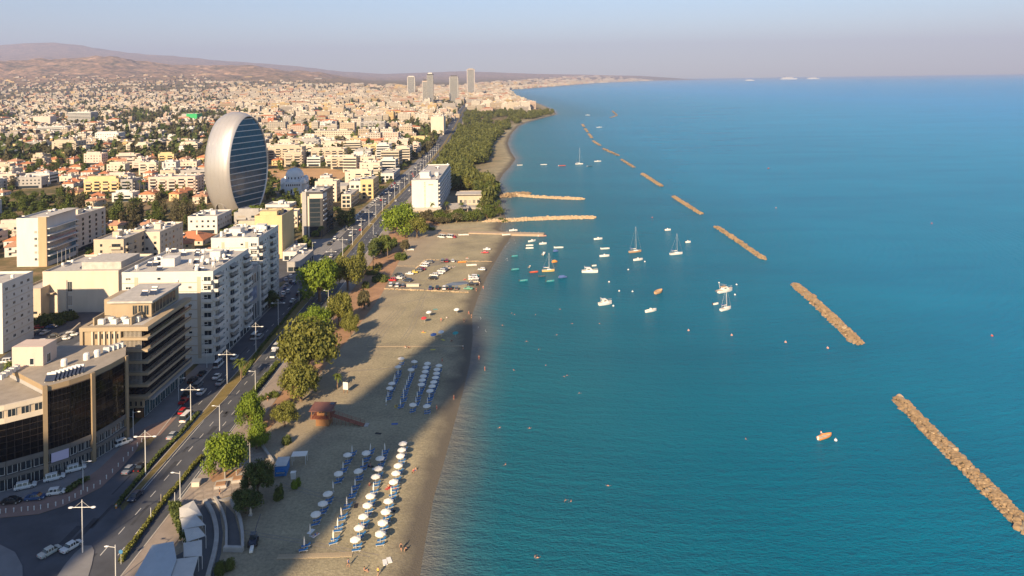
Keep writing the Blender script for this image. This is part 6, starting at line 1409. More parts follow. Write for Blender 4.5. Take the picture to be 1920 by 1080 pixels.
for kd, px, py, lab, c, sh in (('walk',653,1063,'person in a blue shirt walking on the sand below the plank walkway','black','blue'),('stand',851,748,'person standing on the sand at the tip of the long shadow','red',None),('sit',684,1071,'person sitting on the sand near the bottom edge','black',None),('walk',709,1079,'person in yellow at the very bottom of the sand','black','yellow'),('lie',775,884,'person lying on a towel beside the first parasol row','red',None),('sit',779,882,'person sitting on a towel beside the first parasol row','blue',None),
    ('stand',827,603,'person in red standing at the edge of the shadow on the beach','red',None),('sit',838,597,'person sitting near the shadow edge by the shore','black','white'),('stand',899,533,'person by the parked cars closest to the water','black','white'),('walk',906,540,'person walking into the water by the beach car park','red',None),('stand',893,545,'second person by the green parked car','black','red'),('sit',760,652,'person sitting on the lit sand by the faint plank walkway','white',None),('sit',766,653,'companion in dark clothes sitting by the faint plank walkway','black','black'),
    ('walk',879,588,'person at the waterline where the shadow meets the sea','red',None),('stand',884,594,'person standing ankle deep at the shadowed waterline','black',None),('walk',870,604,'dark-clothed person walking on the shaded sand','black','black'),('stand',868,654,'person by the seaward end of the faint plank walkway','black','white'),('sit',847,640,'person in dark clothes sitting on the shaded sand','black','black'),('stand',829,680,'person standing behind the farthest parasol row','red',None),('stand',819,769,'person by the right end of the far parasols','red',None),
    ('stand',470,1000,'x','black',None),('stand',412,928,'person in dark clothes on the plaza steps','black','black'),('walk',502,752,'person in black on the soil path left of the olive tree','black','black'),('sit',693,950-40,'person resting by an open parasol near the shadow edge','red',None),('lie',738,914,'sunbather under a parasol in the row nearest the sea','blue',None),('lie',742,917,'second sunbather beside the same parasol nearest the sea','red',None),('lie',727,944,'sunbather reading under a parasol closer to the camera','red',None),('lie',724,964,'sunbather in red on a lounger in the front row','red',None),('walk',752,1033,'person in dark clothes walking by the white sheets on the sand','black','black'),('sit',761,1032,'person crouching by the white sheets on the sand','black','black'),('walk',898,672,'wader stepping out of the water beyond the far parasols','red',None),('stand',909,692,'wader standing in the shallows','red',None)):
    if lab != 'x': person(kd, px, py, lab, c, sh, z=-.62 if 'shallows' in lab else None)
for i, (px, py) in enumerate([(963,694),(1023,685),(1058,706),(1063,704),(1086,737),(948,871),(993,803),(937,802),(1060,938),(1071,940),(1140,911),(1003,1043),(1008,1046),(965,590),(1004,590),(1050,580),(1073,607),(1044,628),(1124,607),(1398,823),(960,587),(942,610),(987,640),(1010,655)]): later(person('swim', px, py, '.'), 'swimmer in the open water', {'the tip of the big breakwater', 'the shadowed waterline', 'the orange boat', 'the old wooden boat'})
landmark('the tip of the big breakwater', *g(1690, 745).xy); landmark('the shadowed waterline', *g(884, 590).xy); landmark('the orange boat', *g(1548, 820).xy); landmark('the old wooden boat', *g(1235, 547).xy)
# ------------------------------------------------------------------ parasols and loungers
PARA = M('parasol_cloth', (.76, .72, .64), .85, .05, 2); BED = M('lounger_blue', (.02, .13, .33), .75, .15, 1.5); BEDW = M('lounger_frame', (.62, .62, .60), .5, .05)
def parasol_meshes():
    b = MB(); n = 8; R0 = 1.17
    ring = lambda r, z: [(r * math.cos(2 * math.pi * k / n), r * math.sin(2 * math.pi * k / n), z) for k in range(n)]
    b.add([(0, 0, 2.62)] + ring(R0 * .55, 2.42) + ring(R0, 2.13), [(0, 1 + k, 1 + (k + 1) % n) for k in range(n)] + [(1 + k, 9 + k, 9 + (k + 1) % n, 1 + (k + 1) % n) for k in range(n)])
    b.add(ring(R0, 2.129) + ring(R0 * .985, 1.95), [(k, 8 + k, 8 + (k + 1) % n, (k + 1) % n) for k in range(n)]); op = b.mesh('canopy', PARA)
    cl = MB().lathe([(.06, .85), (.19, 1.0), (.15, 1.9), (.05, 2.55), (.01, 2.62)], 8).mesh('canopy', PARA)
    po = MB().tube([(0, 0, -.2), (0, 0, 2.6)], .035, 6).mesh('pole', BEDW); fi = MB().lathe([(.05, 2.6), (.05, 2.68), (.01, 2.74)], 6).mesh('finial', BEDW)
    ba = MB().lathe([(.32, 0), (.3, .12), (.08, .16)], 8).mesh('base', CONC); rb = MB()
    for k in range(n): a = 2 * math.pi * k / n; rb.tube([(0, 0, 2.2), (R0 * .6 * math.cos(a), R0 * .6 * math.sin(a), 2.36)], .014, 3)
    return op, cl, po, fi, ba, rb.mesh('ribs', BEDW)
PM = parasol_meshes()
def bed_meshes():
    f = MB()
    for x in (-.3, .3): f.box(x - .03, -.95, .26, x + .03, .95, .32)
    for x in (-.3, .3):
        for y in (-.8, .7): f.box(x - .03, y - .03, 0, x + .03, y + .03, .26)
    m = MB().box(-.31, -.95, .321, .31, .35, .37).mesh('mattress', BED)
    k = MB().add([(-.31, .36, .33), (.31, .36, .33), (.31, .95, .72), (-.31, .95, .72), (-.31, .36, .38), (.31, .36, .38), (.31, .92, .77), (-.31, .92, .77)], [(0, 3, 2, 1), (4, 5, 6, 7), (0, 1, 5, 4), (1, 2, 6, 5), (2, 3, 7, 6), (3, 0, 4, 7)]).mesh('backrest', BED)
    return f.mesh('frame', BEDW), m, k
BM_ = bed_meshes()
NUMR = ['first', 'second', 'third', 'fourth']
def parasol_row(gname, row, items, conv):
    n = len(items)
    for i, (cx, cy, st) in enumerate(reversed(items)):
        px, py = conv(cx, cy); q = g(px, py, 2.2 if st == 'o' else 1.55); z = zl(q.x, q.y)
        rn = "%s set's %s row" % ({'far': 'upper', 'near': 'lower'}[gname], ['seafront', 'second', 'third', 'inland'][row])
        pos = 'nearest' if i == 0 else ('farthest' if i == n - 1 else ordn(i + 1))
        lab = '%s white parasol, %s the %s' % ('open' if st == 'o' else 'folded', pos + ' in' if pos in ('nearest', 'farthest') else pos + ' from near end of', rn)
        t = thing('parasol', lab, 'parasol', (q.x, q.y, z), R.uniform(0, 6), 'beach parasols in rows')
        t.rotation_euler = (R.uniform(-.06, .06), R.uniform(-.06, .06), R.uniform(0, 6))
        ob('canopy', PM[0 if st == 'o' else 1], t); p = ob('pole', PM[2], t); ob('finial', PM[3], p); ob('base', PM[4], t)
        if st == 'o': ob('ribs', PM[5], t, kind='stuff')
        if st == 'x': continue
        for s in (-1, 1):
            a = rad(-74 + R.uniform(-8, 8)); bx = thing('sun_lounger', 'blue lounger %s the %s parasol in the %s' % ('beyond' if s > 0 else 'before', pos, rn), 'sun lounger', (q.x + .15 + R.uniform(-.1, .1), q.y + s * R.uniform(.62, .8), z), a, 'blue sun loungers under the parasols')
            ob('frame', BM_[0], bx); ob('mattress', BM_[1], bx); ob('backrest', BM_[2], bx)
cu = lambda x, y: (640 + x / 4.909, 640 + y / 4.909); cl_ = lambda x, y: (440 + x / 4.153, 820 + y / 4.153)
def I(s): return [(float(a), float(b), c) for a, b, c in (q.split(',') for q in s.split())]
parasol_row('far', 3, I('550,155,o 523,232,o 520,285,c 495,330,c 482,355,c 465,385,o 443,428,o 430,490,c 412,540,x'), cu)
parasol_row('far', 2, I('670,185,o 640,257,o 635,310,c 617,345,c 603,380,c 588,425,c 573,462,c 570,505,c 545,560,c'), cu)
parasol_row('far', 1, I('792,200,o 780,235,o 773,273,o 755,316,o 747,352,o 735,392,o 717,442,c 700,492,c 688,542,c 655,580,o'), cu)
parasol_row('far', 0, I('897,220,o 880,255,o 875,291,o 867,330,o 852,371,o 837,409,o 818,450,o 810,498,c 793,548,c 787,592,o'), cu)
parasol_row('near', 3, I('912,95,c 877,135,o 842,220,c 808,278,o 768,375,x 728,435,o 683,513,o 632,593,o 588,712,x 540,815,c'), cl_)
parasol_row('near', 2, I('1054,80,c 1023,117,o 998,200,c 966,258,o 938,352,c 911,415,c 873,498,c 834,582,c 801,665,c 770,760,c'), cl_)
parasol_row('near', 1, I('1169,80,c 1151,125,c 1135,160,o 1120,240,o 1098,303,o 1080,392,c 1058,450,o 1033,525,o 1003,613,o 973,698,o 944,788,o'), cl_)
parasol_row('near', 0, I('1312,45,o 1303,93,o 1294,138,o 1275,215,o 1255,275,o 1241,340,o 1222,422,c 1196,492,o 1177,573,o 1153,657,o 1131,745,o'), cl_)
# small loose parasols and things on the sand
def loose(px, py, col, label, r=1.1):
    p = g(px, py, 2); t = thing('parasol', label, 'parasol', (p.x, p.y, zl(p.x, p.y)), 0); ob('canopy', PM[0].copy(), t).data.materials[0] = M('cloth_' + col, (.5, .5, .5)); ob('pole', PM[2], t); t.rotation_euler = (rad(8), rad(-6), 0)
loose(814, 627, 'blue', 'blue beach parasol at the edge of the long shadow'); loose(805, 585, 'white', 'small white parasol on the sand below the boulder row'); loose(796, 596, 'red', 'red beach parasol on the open sand'); loose(828, 622, 'white', 'small white parasol in the shade near the blue one'); loose(857, 580, 'white', 'pale parasol on the wet sand near the shore'); loose(855, 624, 'teal', 'small green parasol in the shade by the shore')
p = g(722, 1055); t = thing('sheet_stack', 'two white sheets lying on the sand near the shore', 'sheets', (p.x, p.y, zl(p.x, p.y)), .3)
for i in range(2): ob('sheet', MB().box(-.45 + i * .95, -.9, .02, .4 + i * .95, .9, .14).mesh('sheet', CLOTH['white']), t, (0, i * .3, 0), .1 * i)
# wheel tracks and trodden lines in the sand
trk = M('tracked_sand', (.235, .21, .17), .95, .3, .8); b = MB(); rs = random.Random(9)
for i in range(26):
    Y = rs.uniform(150, 470); x1 = float(xcoast(Y)) - rs.uniform(8, 14); x0 = max(-62, x1 - rs.uniform(12, 40)); lw2 = rs.uniform(-14, 30) if i % 3 else 40; n = 14
    for off in (0, 1.7):
        A = []
        for k in range(n): f = k / (n - 1); A.append((x0 + (x1 - x0) * f * (1 if i % 3 else .15) + off + .5 * math.sin(f * 6 + i), Y + lw2 * f + off * .3))
        for (xa, ya), (xb, yb) in zip(A[:-1], A[1:]):
            d = Vector((xb - xa, yb - ya)).normalized(); nx, ny = d.y * .13, -d.x * .13
            if max(xa, xb) < float(xcoast(ya)) - 7: b.quad((xa - nx, ya - ny, .02), (xa + nx, ya + ny, .02), (xb + nx, yb + ny, .02), (xb - nx, yb - ny, .02))
ob('wheel_tracks', b.mesh('wheel_tracks', trk), kind='structure')
tw = {c: MB().box(-.45, -.9, .01, .45, .9, .05).mesh('towel', CLOTH[c]) for c in CLOTH}
for i in range(22):
    Y = rs.choice([rs.uniform(155, 190), rs.uniform(270, 400), rs.uniform(200, 270)]); X = float(xcoast(Y)) - rs.uniform(9, 26); c = rs.choice(list(CLOTH)); t = thing('beach_towel', '.', 'towel', (X, Y, zl(X, Y)), rs.uniform(0, 3), 'towels spread on the sand'); ob('cloth', tw[c], t); later(t, '%s towel on the sand' % c)
    if rs.random() < .7: q = thing('person', '.', 'person', (X, Y + .05, zl(X, Y) + .04), t.rotation_euler.z, PPL); kd = rs.choice(['lie', 'sit']); ob('body', POSE[kd], q); ob('hair', hair(kd), q); ob('swimwear', garment(kd, rs.choice(['black', 'red', 'blue'])), q); later(q, 'sunbather %s on a %s towel' % ('lying' if kd == 'lie' else 'sitting', c))
# ------------------------------------------------------------------ lifeguard hut with ramp
def hut():
    p = g(604, 800); t = thing('lifeguard_hut', 'wooden lifeguard hut with dark red roof and long timber ramp', 'lifeguard hut', (p.x, p.y, zl(p.x, p.y)), rad(-3)); landmark('the lifeguard hut', p.x, p.y)
    wr = M('hut_wood', (.30, .15, .065), .8, .2, 2, streak=.2); rf = M('hut_roof', (.165, .075, .06), .75, .2, 2); rl = M('ramp_red', (.24, .085, .05), .8, .2, 2)
    base = ob('base', MB().box(-1.9, .3, 0, 1.9, 3.8, 2.3).mesh('base', wr), t)
    pl = MB().box(-1.9, -.03, 0, 1.9, .03, .24).mesh('plank', wr)
    for k in range(8): ob('plank', pl, base, (0, .26, .04 + k * .28))
    dk = ob('deck', MB().box(-3.2, -.6, 2.3, 2.6, 4.4, 2.5).mesh('deck', rl), t)
    rail = MB()
    for z in (2.95, 3.35): rail.box(-3.2, -.6, z, 1.2, -.52, z + .07); rail.box(-3.2, -.6, z, -3.12, 4.4, z + .07)
    for x in (-3.2, -2.1, -1, .1, 1.15): rail.box(x, -.6, 2.5, x + .07, -.52, 3.4)
    ob('railing', rail.mesh('railing', rl), dk)
    ob('cabin', MB().box(-1.8, 1.1, 2.5, 1.2, 3.8, 4.5).mesh('cabin', wr), t); ob('window', win_mesh(1.6, .9, wr, GLASS), t, (-.5, 1.08, 3.3)); ob('door', MB().box(-.4, -.05, 0, .4, .02, 1.8).mesh('door', DARKM), t, (.75, 1.08, 2.5))
    for x, y in ((-2.9, -.4), (2.2, -.4), (-2.9, 4.1), (2.2, 4.1)): ob('post', MB().box(x - .08, y - .08, 2.5, x + .08, y + .08, 4.62).mesh('post', wr), t)
    ob('roof', MB().add([(-3.5, -.9, 4.6), (3.0, -.9, 4.6), (3.0, 4.3, 4.95), (-3.5, 4.3, 4.95), (-3.5, -.9, 4.8), (3.0, -.9, 4.8), (3.0, 4.3, 5.15), (-3.5, 4.3, 5.15)], [(3, 2, 1, 0), (4, 5, 6, 7), (0, 1, 5, 4), (1, 2, 6, 5), (2, 3, 7, 6), (3, 0, 4, 7)]).mesh('roof', rf), t)
    rp = MB(); L, z0 = 9.2, 2.4
    rp.add([(2.6, 1.2, z0), (2.6 + L, .2, .15), (2.6 + L, 1.9, .15), (2.6, 2.9, z0), (2.6, 1.2, z0 - .15), (2.6 + L, .2, 0), (2.6 + L, 1.9, 0), (2.6, 2.9, z0 - .15)], [(0, 1, 2, 3), (7, 6, 5, 4), (4, 5, 1, 0), (5, 6, 2, 1), (6, 7, 3, 2), (7, 4, 0, 3)]); r = ob('ramp', rp.mesh('ramp', rl), t)
    hr = MB()
    for y0, y1 in ((1.22, .22), (2.88, 1.88)):
        for dz in (.5, .9): hr.tube([(2.6, y0, z0 + dz), (2.6 + L, y1, .15 + dz)], .04, 4)
        for k in range(8): f = k / 7; x, y, z = 2.6 + L * f, y0 + (y1 - y0) * f, z0 + (.15 - z0) * f; hr.box(x - .04, y - .04, z - .05, x + .04, y + .04, z + .95); hr.box(x - .04, y - .04, 0, x + .04, y + .04, z - .06) if z > .3 else None
    ob('handrail', hr.mesh('handrail', rl), r); ob('landing', MB().box(12, .1, 0, 13.1, 2.1, .22).mesh('landing', CONC), t)
    ob('solar_panel', MB().add([(1.4, 2.7, 5.12), (2.7, 2.7, 5.12), (2.7, 3.9, 5.2), (1.4, 3.9, 5.2)], [(0, 1, 2, 3)]).mesh('solar_panel', PANEL), t)
hut()
p = g(648, 737); t = thing('notice_board', 'white notice board on two legs near the lifeguard hut', 'notice board', (p.x, p.y, zl(p.x, p.y)), rad(-15)); ob('board', MB().box(-.85, -.06, 1.1, .85, .06, 3.4).mesh('board', M('board_white', (.66, .63, .58), .6, .05)), t)
for x in (-.6, .6): ob('leg', MB().box(x - .06, -.05, -.1, x + .06, .05, 1.1).mesh('leg', WOOD), t)
def kiosk():
    p = g(526, 893); t = thing('beach_kiosk', 'blue kiosk container with a pale roof on the shaded sand', 'kiosk', (p.x, p.y, zl(p.x, p.y)), rad(6)); bl = M('kiosk_blue', (.03, .16, .42), .5, .1)
    ob('wall', MB().box(-1.4, 0, 0, 1.4, 4.2, 2.5).mesh('wall', bl), t); ob('roof', MB().box(-1.5, -.1, 2.5, 1.5, 4.3, 2.65).mesh('roof', M('kiosk_roof', (.5, .5, .48), .7, .1)), t); ob('hatch', MB().box(-1, -.9, 1.6, 1, -.02, 1.68).mesh('hatch', bl), t); ob('counter', MB().box(-1, -.35, .9, 1, -.02, 1.0).mesh('counter', METAL), t)
    p = g(562, 868); t = thing('awning', 'flat white shade canopy on four poles beside the blue kiosk', 'canopy', (p.x, p.y, zl(p.x, p.y)), rad(4)); ob('cover', MB().box(-1.9, -1.2, 2.3, 1.9, 1.2, 2.42).mesh('cover', PARA), t)
    for x in (-1.7, 1.7):
        for y in (-1, 1): ob('pole', MB().tube([(x, y, 0), (x, y, 2.3)], .05, 5).mesh('pole', METAL), t)
    p = g(550, 897); t = thing('ice_chest', 'white cabinet standing on the sand by the blue kiosk', 'cabinet', (p.x, p.y, zl(p.x, p.y)), .1); ob('body', MB().box(-.55, -.4, 0, .55, .4, 1.5).mesh('body', METAL), t); ob('lid', MB().box(-.65, -.5, 1.5, .65, .5, 1.62).mesh('lid', PARA), t)
    p = g(470, 966); t = thing('statue', 'small pale figure statue under the dark tree', 'statue', (p.x, p.y, zl(p.x, p.y)), 0); ob('figure', MB().lathe([(.3, .3), (.22, .8), (.3, 1.25), (.12, 1.45), (.16, 1.6), (.02, 1.8)], 9).mesh('figure', CREAM, True), t); ob('plinth', MB().box(-.4, -.4, 0, .4, .4, .3).mesh('plinth', CONC), t)
    p = g(475, 1020); t = thing('beach_tractor', 'dark beach cleaning tractor with raised arm in the shade', 'tractor', (p.x, p.y, zl(p.x, p.y)), rad(12)); ob('body', MB().box(-.7, -1.4, .5, .7, 1.2, 1.3).mesh('body', PAINT['dark blue']), t); ob('cab', MB().box(-.6, -.6, 1.3, .6, .7, 2.3).mesh('cab', CGL), t)
    for x, y, r in ((-.85, -.8, .65), (.85, -.8, .65), (-.8, 1, .42), (.8, 1, .42)): ob('wheel', MB().tube([(x - .16, y, r), (x + .16, y, r)], r, 12).mesh('wheel', TYRE), t)
    ob('arm', MB().tube([(0, 1.2, 1.1), (.4, 3.2, 2.4), (.8, 5.6, 2.9)], .09, 5).mesh('arm', DARKM), t); ob('trailer', MB().box(-.35, -3.4, .25, .35, -1.5, .7).mesh('trailer', PARA), t)
kiosk()
def sails():
    cl = M('sail_cloth', (.50, .49, .46), .8, .08, .8); aw = M('awning_cloth', (.42, .46, .48), .8, .08, .5)
    def cover(label, pts, h, hm, mat, cat='canopy', th=.08):
        P = [g(px, py, hz) for (px, py), hz in zip(pts, h)]; c = sum(P, Vector()) / len(P); t = thing('awning', label, cat, (c.x, c.y, 0)); o = Vector((c.x, c.y, 0)); n = len(P)
        a = sum((P[i] - o).xy.cross((P[(i + 1) % n] - o).xy) for i in range(n))
        if a < 0: P.reverse()
        top = Vector((0, 0, c.z + hm)); V = [tuple(p - o) for p in P] + [tuple(top)] + [tuple(p - o - Vector((0, 0, th))) for p in P] + [tuple(top - Vector((0, 0, th)))]
        F = [(i, (i + 1) % n, n) for i in range(n)] + [(n + 1 + (i + 1) % n, n + 1 + i, 2 * n + 1) for i in range(n)] + [(n + 1 + i, n + 1 + (i + 1) % n, (i + 1) % n, i) for i in range(n)]
        ob('cover', MB().add(V, F).mesh('cover', mat), t)
        for p in P: ob('post', MB().tube([tuple((p - o).xy) + (0,), tuple((p - o).xy) + (p.z - .05,)], .06, 5).mesh('post', METAL), t)
    cover('grey-white restaurant sail farthest from the camera, by the plaza', [(336,952),(363,938),(379,966),(337,970)], [3, 3.4, 2.8, 3], .5, cl)
    cover('second restaurant sail from the plaza with pointed tip', [(338,972),(366,964),(385,984),(342,992)], [3, 3.3, 2.8, 3], .5, cl)
    cover('third restaurant sail from the plaza over the terrace', [(345,992),(372,988),(386,1004),(350,1016)], [3, 3.3, 2.8, 3], .5, cl)
    cover('small square sail nearest the big pitched awning', [(344,1018),(378,1012),(379,1042),(345,1044)], [3, 3.1, 2.8, 3], .4, cl)
    cover('large pale pitched restaurant awning at the bottom edge', [(285,1022),(325,1015),(331,1048),(312,1105),(235,1110)], [3.6, 3.8, 3.8, 3.6, 3.4], .5, aw)
    cover('lower pitched awning flap beside the large pale one', [(331,1048),(372,1043),(362,1078),(345,1110),(313,1108)], [3.5, 3.1, 3.0, 3.0, 3.4], .2, cl)
sails()
# low rows of boulders that fence the beach car park
ROCK = M('boulder', (.27, .19, .11), .95, .4, .5, bump=.6, bscale=2); ROCKP = M('pale_boulder', (.46, .35, .22), .95, .22, .6, bump=.5, bscale=2)
def rock_meshes(mat, n=6):
    out = []
    import bmesh
    for i in range(n):
        bm = bmesh.new(); bmesh.ops.create_icosphere(bm, subdivisions=2 if i < 3 else 1, radius=1); rs = random.Random(i * 7 + 1); pl = [Vector((rs.uniform(-1, 1), rs.uniform(-1, 1), rs.uniform(-1, 1))).normalized() for _ in range(9)]
        for v in bm.verts:
            co = v.co.copy(); k = 1.0
            for q in pl:
                dt = co.dot(q)
                if dt > .68: k = min(k, .68 / dt)
            v.co = co * k * rs.uniform(.94, 1.06); v.co.z *= .8
        me = bpy.data.meshes.new('rock'); bm.to_mesh(me); bm.free(); me.materials.append(mat); out.append(me)
    return out
RK = rock_meshes(ROCK); RKP = rock_meshes(ROCKP)
def boulder_row(label, a, c, n, s, flat=1.):
    A, B2 = g(*a), g(*c); r = thing('boulder_row', label, 'boulders', (A.x, A.y, 0))
    for i in range(n):
        f = (i + R.uniform(-.25, .25)) / n; p = A.lerp(B2, f) - Vector((A.x, A.y, 0)); k = s * R.uniform(.7, 1.25)
        o = ob('boulder', R.choice(RKP), r, (p.x, p.y + R.uniform(-.4, .4), k * .35), R.uniform(0, 6)); o.scale = (k * 1.25, k, k * .8 * flat)
boulder_row('long front row of pale boulders closing the beach car park', (722, 542), (880, 549), 46, .62); boulder_row('back row of low pale boulders behind the beach car park', (862, 490), (925, 491), 24, .6, .7); boulder_row('slanting row of pale boulders behind parked cars', (797, 488), (779, 505), 16, .55, .7); boulder_row('short row of pale boulders along the upper sand', (800, 487), (826, 488), 10, .5, .7); boulder_row('thin line of stones across the sand left of the car park', (746, 499), (780, 499), 14, .4, .6)
p = g(774, 537); t = thing('container', 'pale yellow flat container behind the boulder row', 'container', (p.x, p.y, 0), 0); ob('body', MB().box(-3, -.6, 0, 3, .6, 1.1).mesh('body', CREAM), t); ob('lid', MB().box(-3.1, -.7, 1.1, 3.1, .7, 1.2).mesh('lid', CREAM), t)
# ------------------------------------------------------------------ breakwaters and jetties
MOUND = M('wet_rubble', (.09, .065, .04), .95, .3, .6, bump=.6, bscale=2)
RKG = rock_meshes(M('grey_boulder', (.22, .19, .15), .95, .3, .5, bump=.6, bscale=2))
def rubble(name, label, a, c, wd, n, size, ht=1.5, mats=None, stuff=0, seed=1, cat='breakwater', bend=0., sandtop=None):
    A, B2 = g(*a, SEAZ), g(*c, SEAZ); rs = random.Random(seed); d = B2 - A; L = d.length; d.normalize(); nn = Vector((d.y, -d.x, 0)); O = Vector((A.x, A.y, SEAZ)); r = thing(name, label, cat, O)
    K = max(6, int(L / 3)); V = []; prof = [(-1.15, -1.2), (-.75, .25), (-.35, .7), (.35, .7), (.75, .25), (1.15, -1.2)]
    def cen(f): return d * (L * f) + nn * (math.sin(f * math.pi) * bend)
    for i in range(K + 1):
        f = i / K; e = min(1, min(f, 1 - f) * L / wd * 1.3 + .35); c0 = cen(f); w = wd/2 * e * (.92 + .16 * vnoise(f * L / 4 + seed, 3.3))
        V += [tuple(c0 + nn * (u * w) + Vector((0, 0, z * ht * (e if z > 0 else 1)))) for u, z in prof]
    n6 = len(prof); F = [(i * n6 + j, (i + 1) * n6 + j, (i + 1) * n6 + j + 1, i * n6 + j + 1) for i in range(K) for j in range(n6 - 1)] + [tuple(range(n6)), tuple(K * n6 + j for j in range(n6 - 1, -1, -1))]
    ob('mound', MB().add(V, F).mesh('mound', sandtop or MOUND), r); rk = mats or RK
    def spot():
        f = rs.random(); e = min(1, min(f, 1 - f) * L / wd * 1.3 + .4); u = rs.uniform(-1, 1) * (.98); z = np.interp(abs(u), [0, .4, .8, 1.1], [.75, .7, .2, -.35]) * ht * (e if abs(u) < .7 else 1); k = size * rs.lognormvariate(-.12, .38) * (1.2 if abs(u) > .6 else 1)
        return cen(f) + nn * (u * wd / 2 * e) + Vector((0, 0, float(z))), k
    for i in range(n):
        p, k = spot(); o = ob('rock', (RKP if mats is None and rs.random() < .10 else RKG if mats is None and rs.random() < .35 else rk)[i % 6], r, p, rs.uniform(0, 6)); o.scale = (k * rs.uniform(.9, 1.4), k, k * rs.uniform(.7, 1.0)); o.rotation_euler = (rs.uniform(-.4, .4), rs.uniform(-.4, .4), rs.uniform(0, 6))
    if stuff:
        b = MB(); src = [[v.co.copy() for v in m.vertices] for m in rk[3:]]; fs = [[tuple(p.vertices) for p in m.polygons] for m in rk[3:]]
        for i in range(stuff):
            p, k = spot(); q = i % 3
            if sandtop is not None and abs((p - cen(.5)).dot(nn)) < 1.2 and rs.random() < .85: continue
            q = i % 3; rm = Matrix.Rotation(rs.uniform(0, 6), 3, 'Z') @ Matrix.Rotation(rs.uniform(-.5, .5), 3, 'X')
            b.add([tuple(p + rm @ (v * k)) for v in src[q]], fs[q])
        ob('rock_armour', b.mesh('rock_armour', rk[0].materials[0]), r, kind='stuff')
    return r
rubble('breakwater', 'nearest large rock breakwater running out of the right edge', (1682, 746), (1960, 1024), 4.4, 300, .44, 1.0, None, 1500, 1, bend=.2)
rubble('breakwater', 'second rock breakwater with its swollen near end', (1489, 532), (1612, 647), 4.8, 290, .46, 1.0, None, 1500, 2, bend=-.5)
for i, (a, c, lab, w) in enumerate((((1344,426),(1434,487),'third rock breakwater from the nearest one',6.5),((1263,369),(1315,402),'fourth rock breakwater from the nearest one',7),((1205,326),(1241,350),'fifth rock breakwater from the nearest one',8),((1165,299),(1189,314),'sixth rock breakwater from the nearest one',8),((1131,279),(1160,292),'seventh rock breakwater from the nearest one',9),((1112,264),(1125,273),'eighth rock breakwater from the nearest one',9),((1104,251),(1110,259),'ninth rock breakwater from the nearest one',9),((1097,241),(1102,248),'tenth and small rock breakwater toward the cape',9),((1092,233),(1095,238),'farthest straight rock breakwater toward the cape',9),((1148,208),(1157,216),'hooked far rock breakwater standing apart',12),((1144,221),(1156,217),'short far arm of the hooked breakwater',10))): rubble('breakwater', lab, a, c, w * .52, 0, .6, 1.1, None, 700 if i < 3 else 200, i + 5)
SPIT = M('spit_top', (.44, .31, .19), .9, .15, .3)
rubble('rock_jetty', 'rocky jetty with a sandy top reaching out nearest the hotel', (944, 365), (1096, 374), 6.5, 0, .62, 1.7, RKP, 900, 31, 'jetty', 3, SPIT)
rubble('rock_groyne', 'grey rubble heap at the root of the rocky jetty', (936, 370), (992, 362), 16, 60, .8, 1.9, None, 300, 33, 'rubble groyne')
rubble('rock_jetty', 'longer sandy jetty with rocky sides and curved tip', (905, 417), (1117, 408), 9.5, 0, .62, 1.6, RKP, 1100, 32, 'jetty', -3, SPIT)
def pier():
    A, B2 = g(880, 437), g(1020, 440); t = thing('pier', 'low concrete boat pier beside the moored dinghies', 'pier', (A.x, A.y, 0), math.atan2(B2.y - A.y, B2.x - A.x)); L = (B2 - A).length
    ob('deck', MB().box(0, -2.6, -1.5, L, 2.6, .75).mesh('deck', M('pier_concrete', (.36, .28, .20), .9, .15, .4)), t)
    for i in range(8): ob('bollard', MB().lathe([(.18, .75), (.14, 1.2), (.2, 1.25), (.02, 1.35)], 7).mesh('bollard', GALV), t, (L * .5 + i * L * .06, 2.2, 0))
pier()
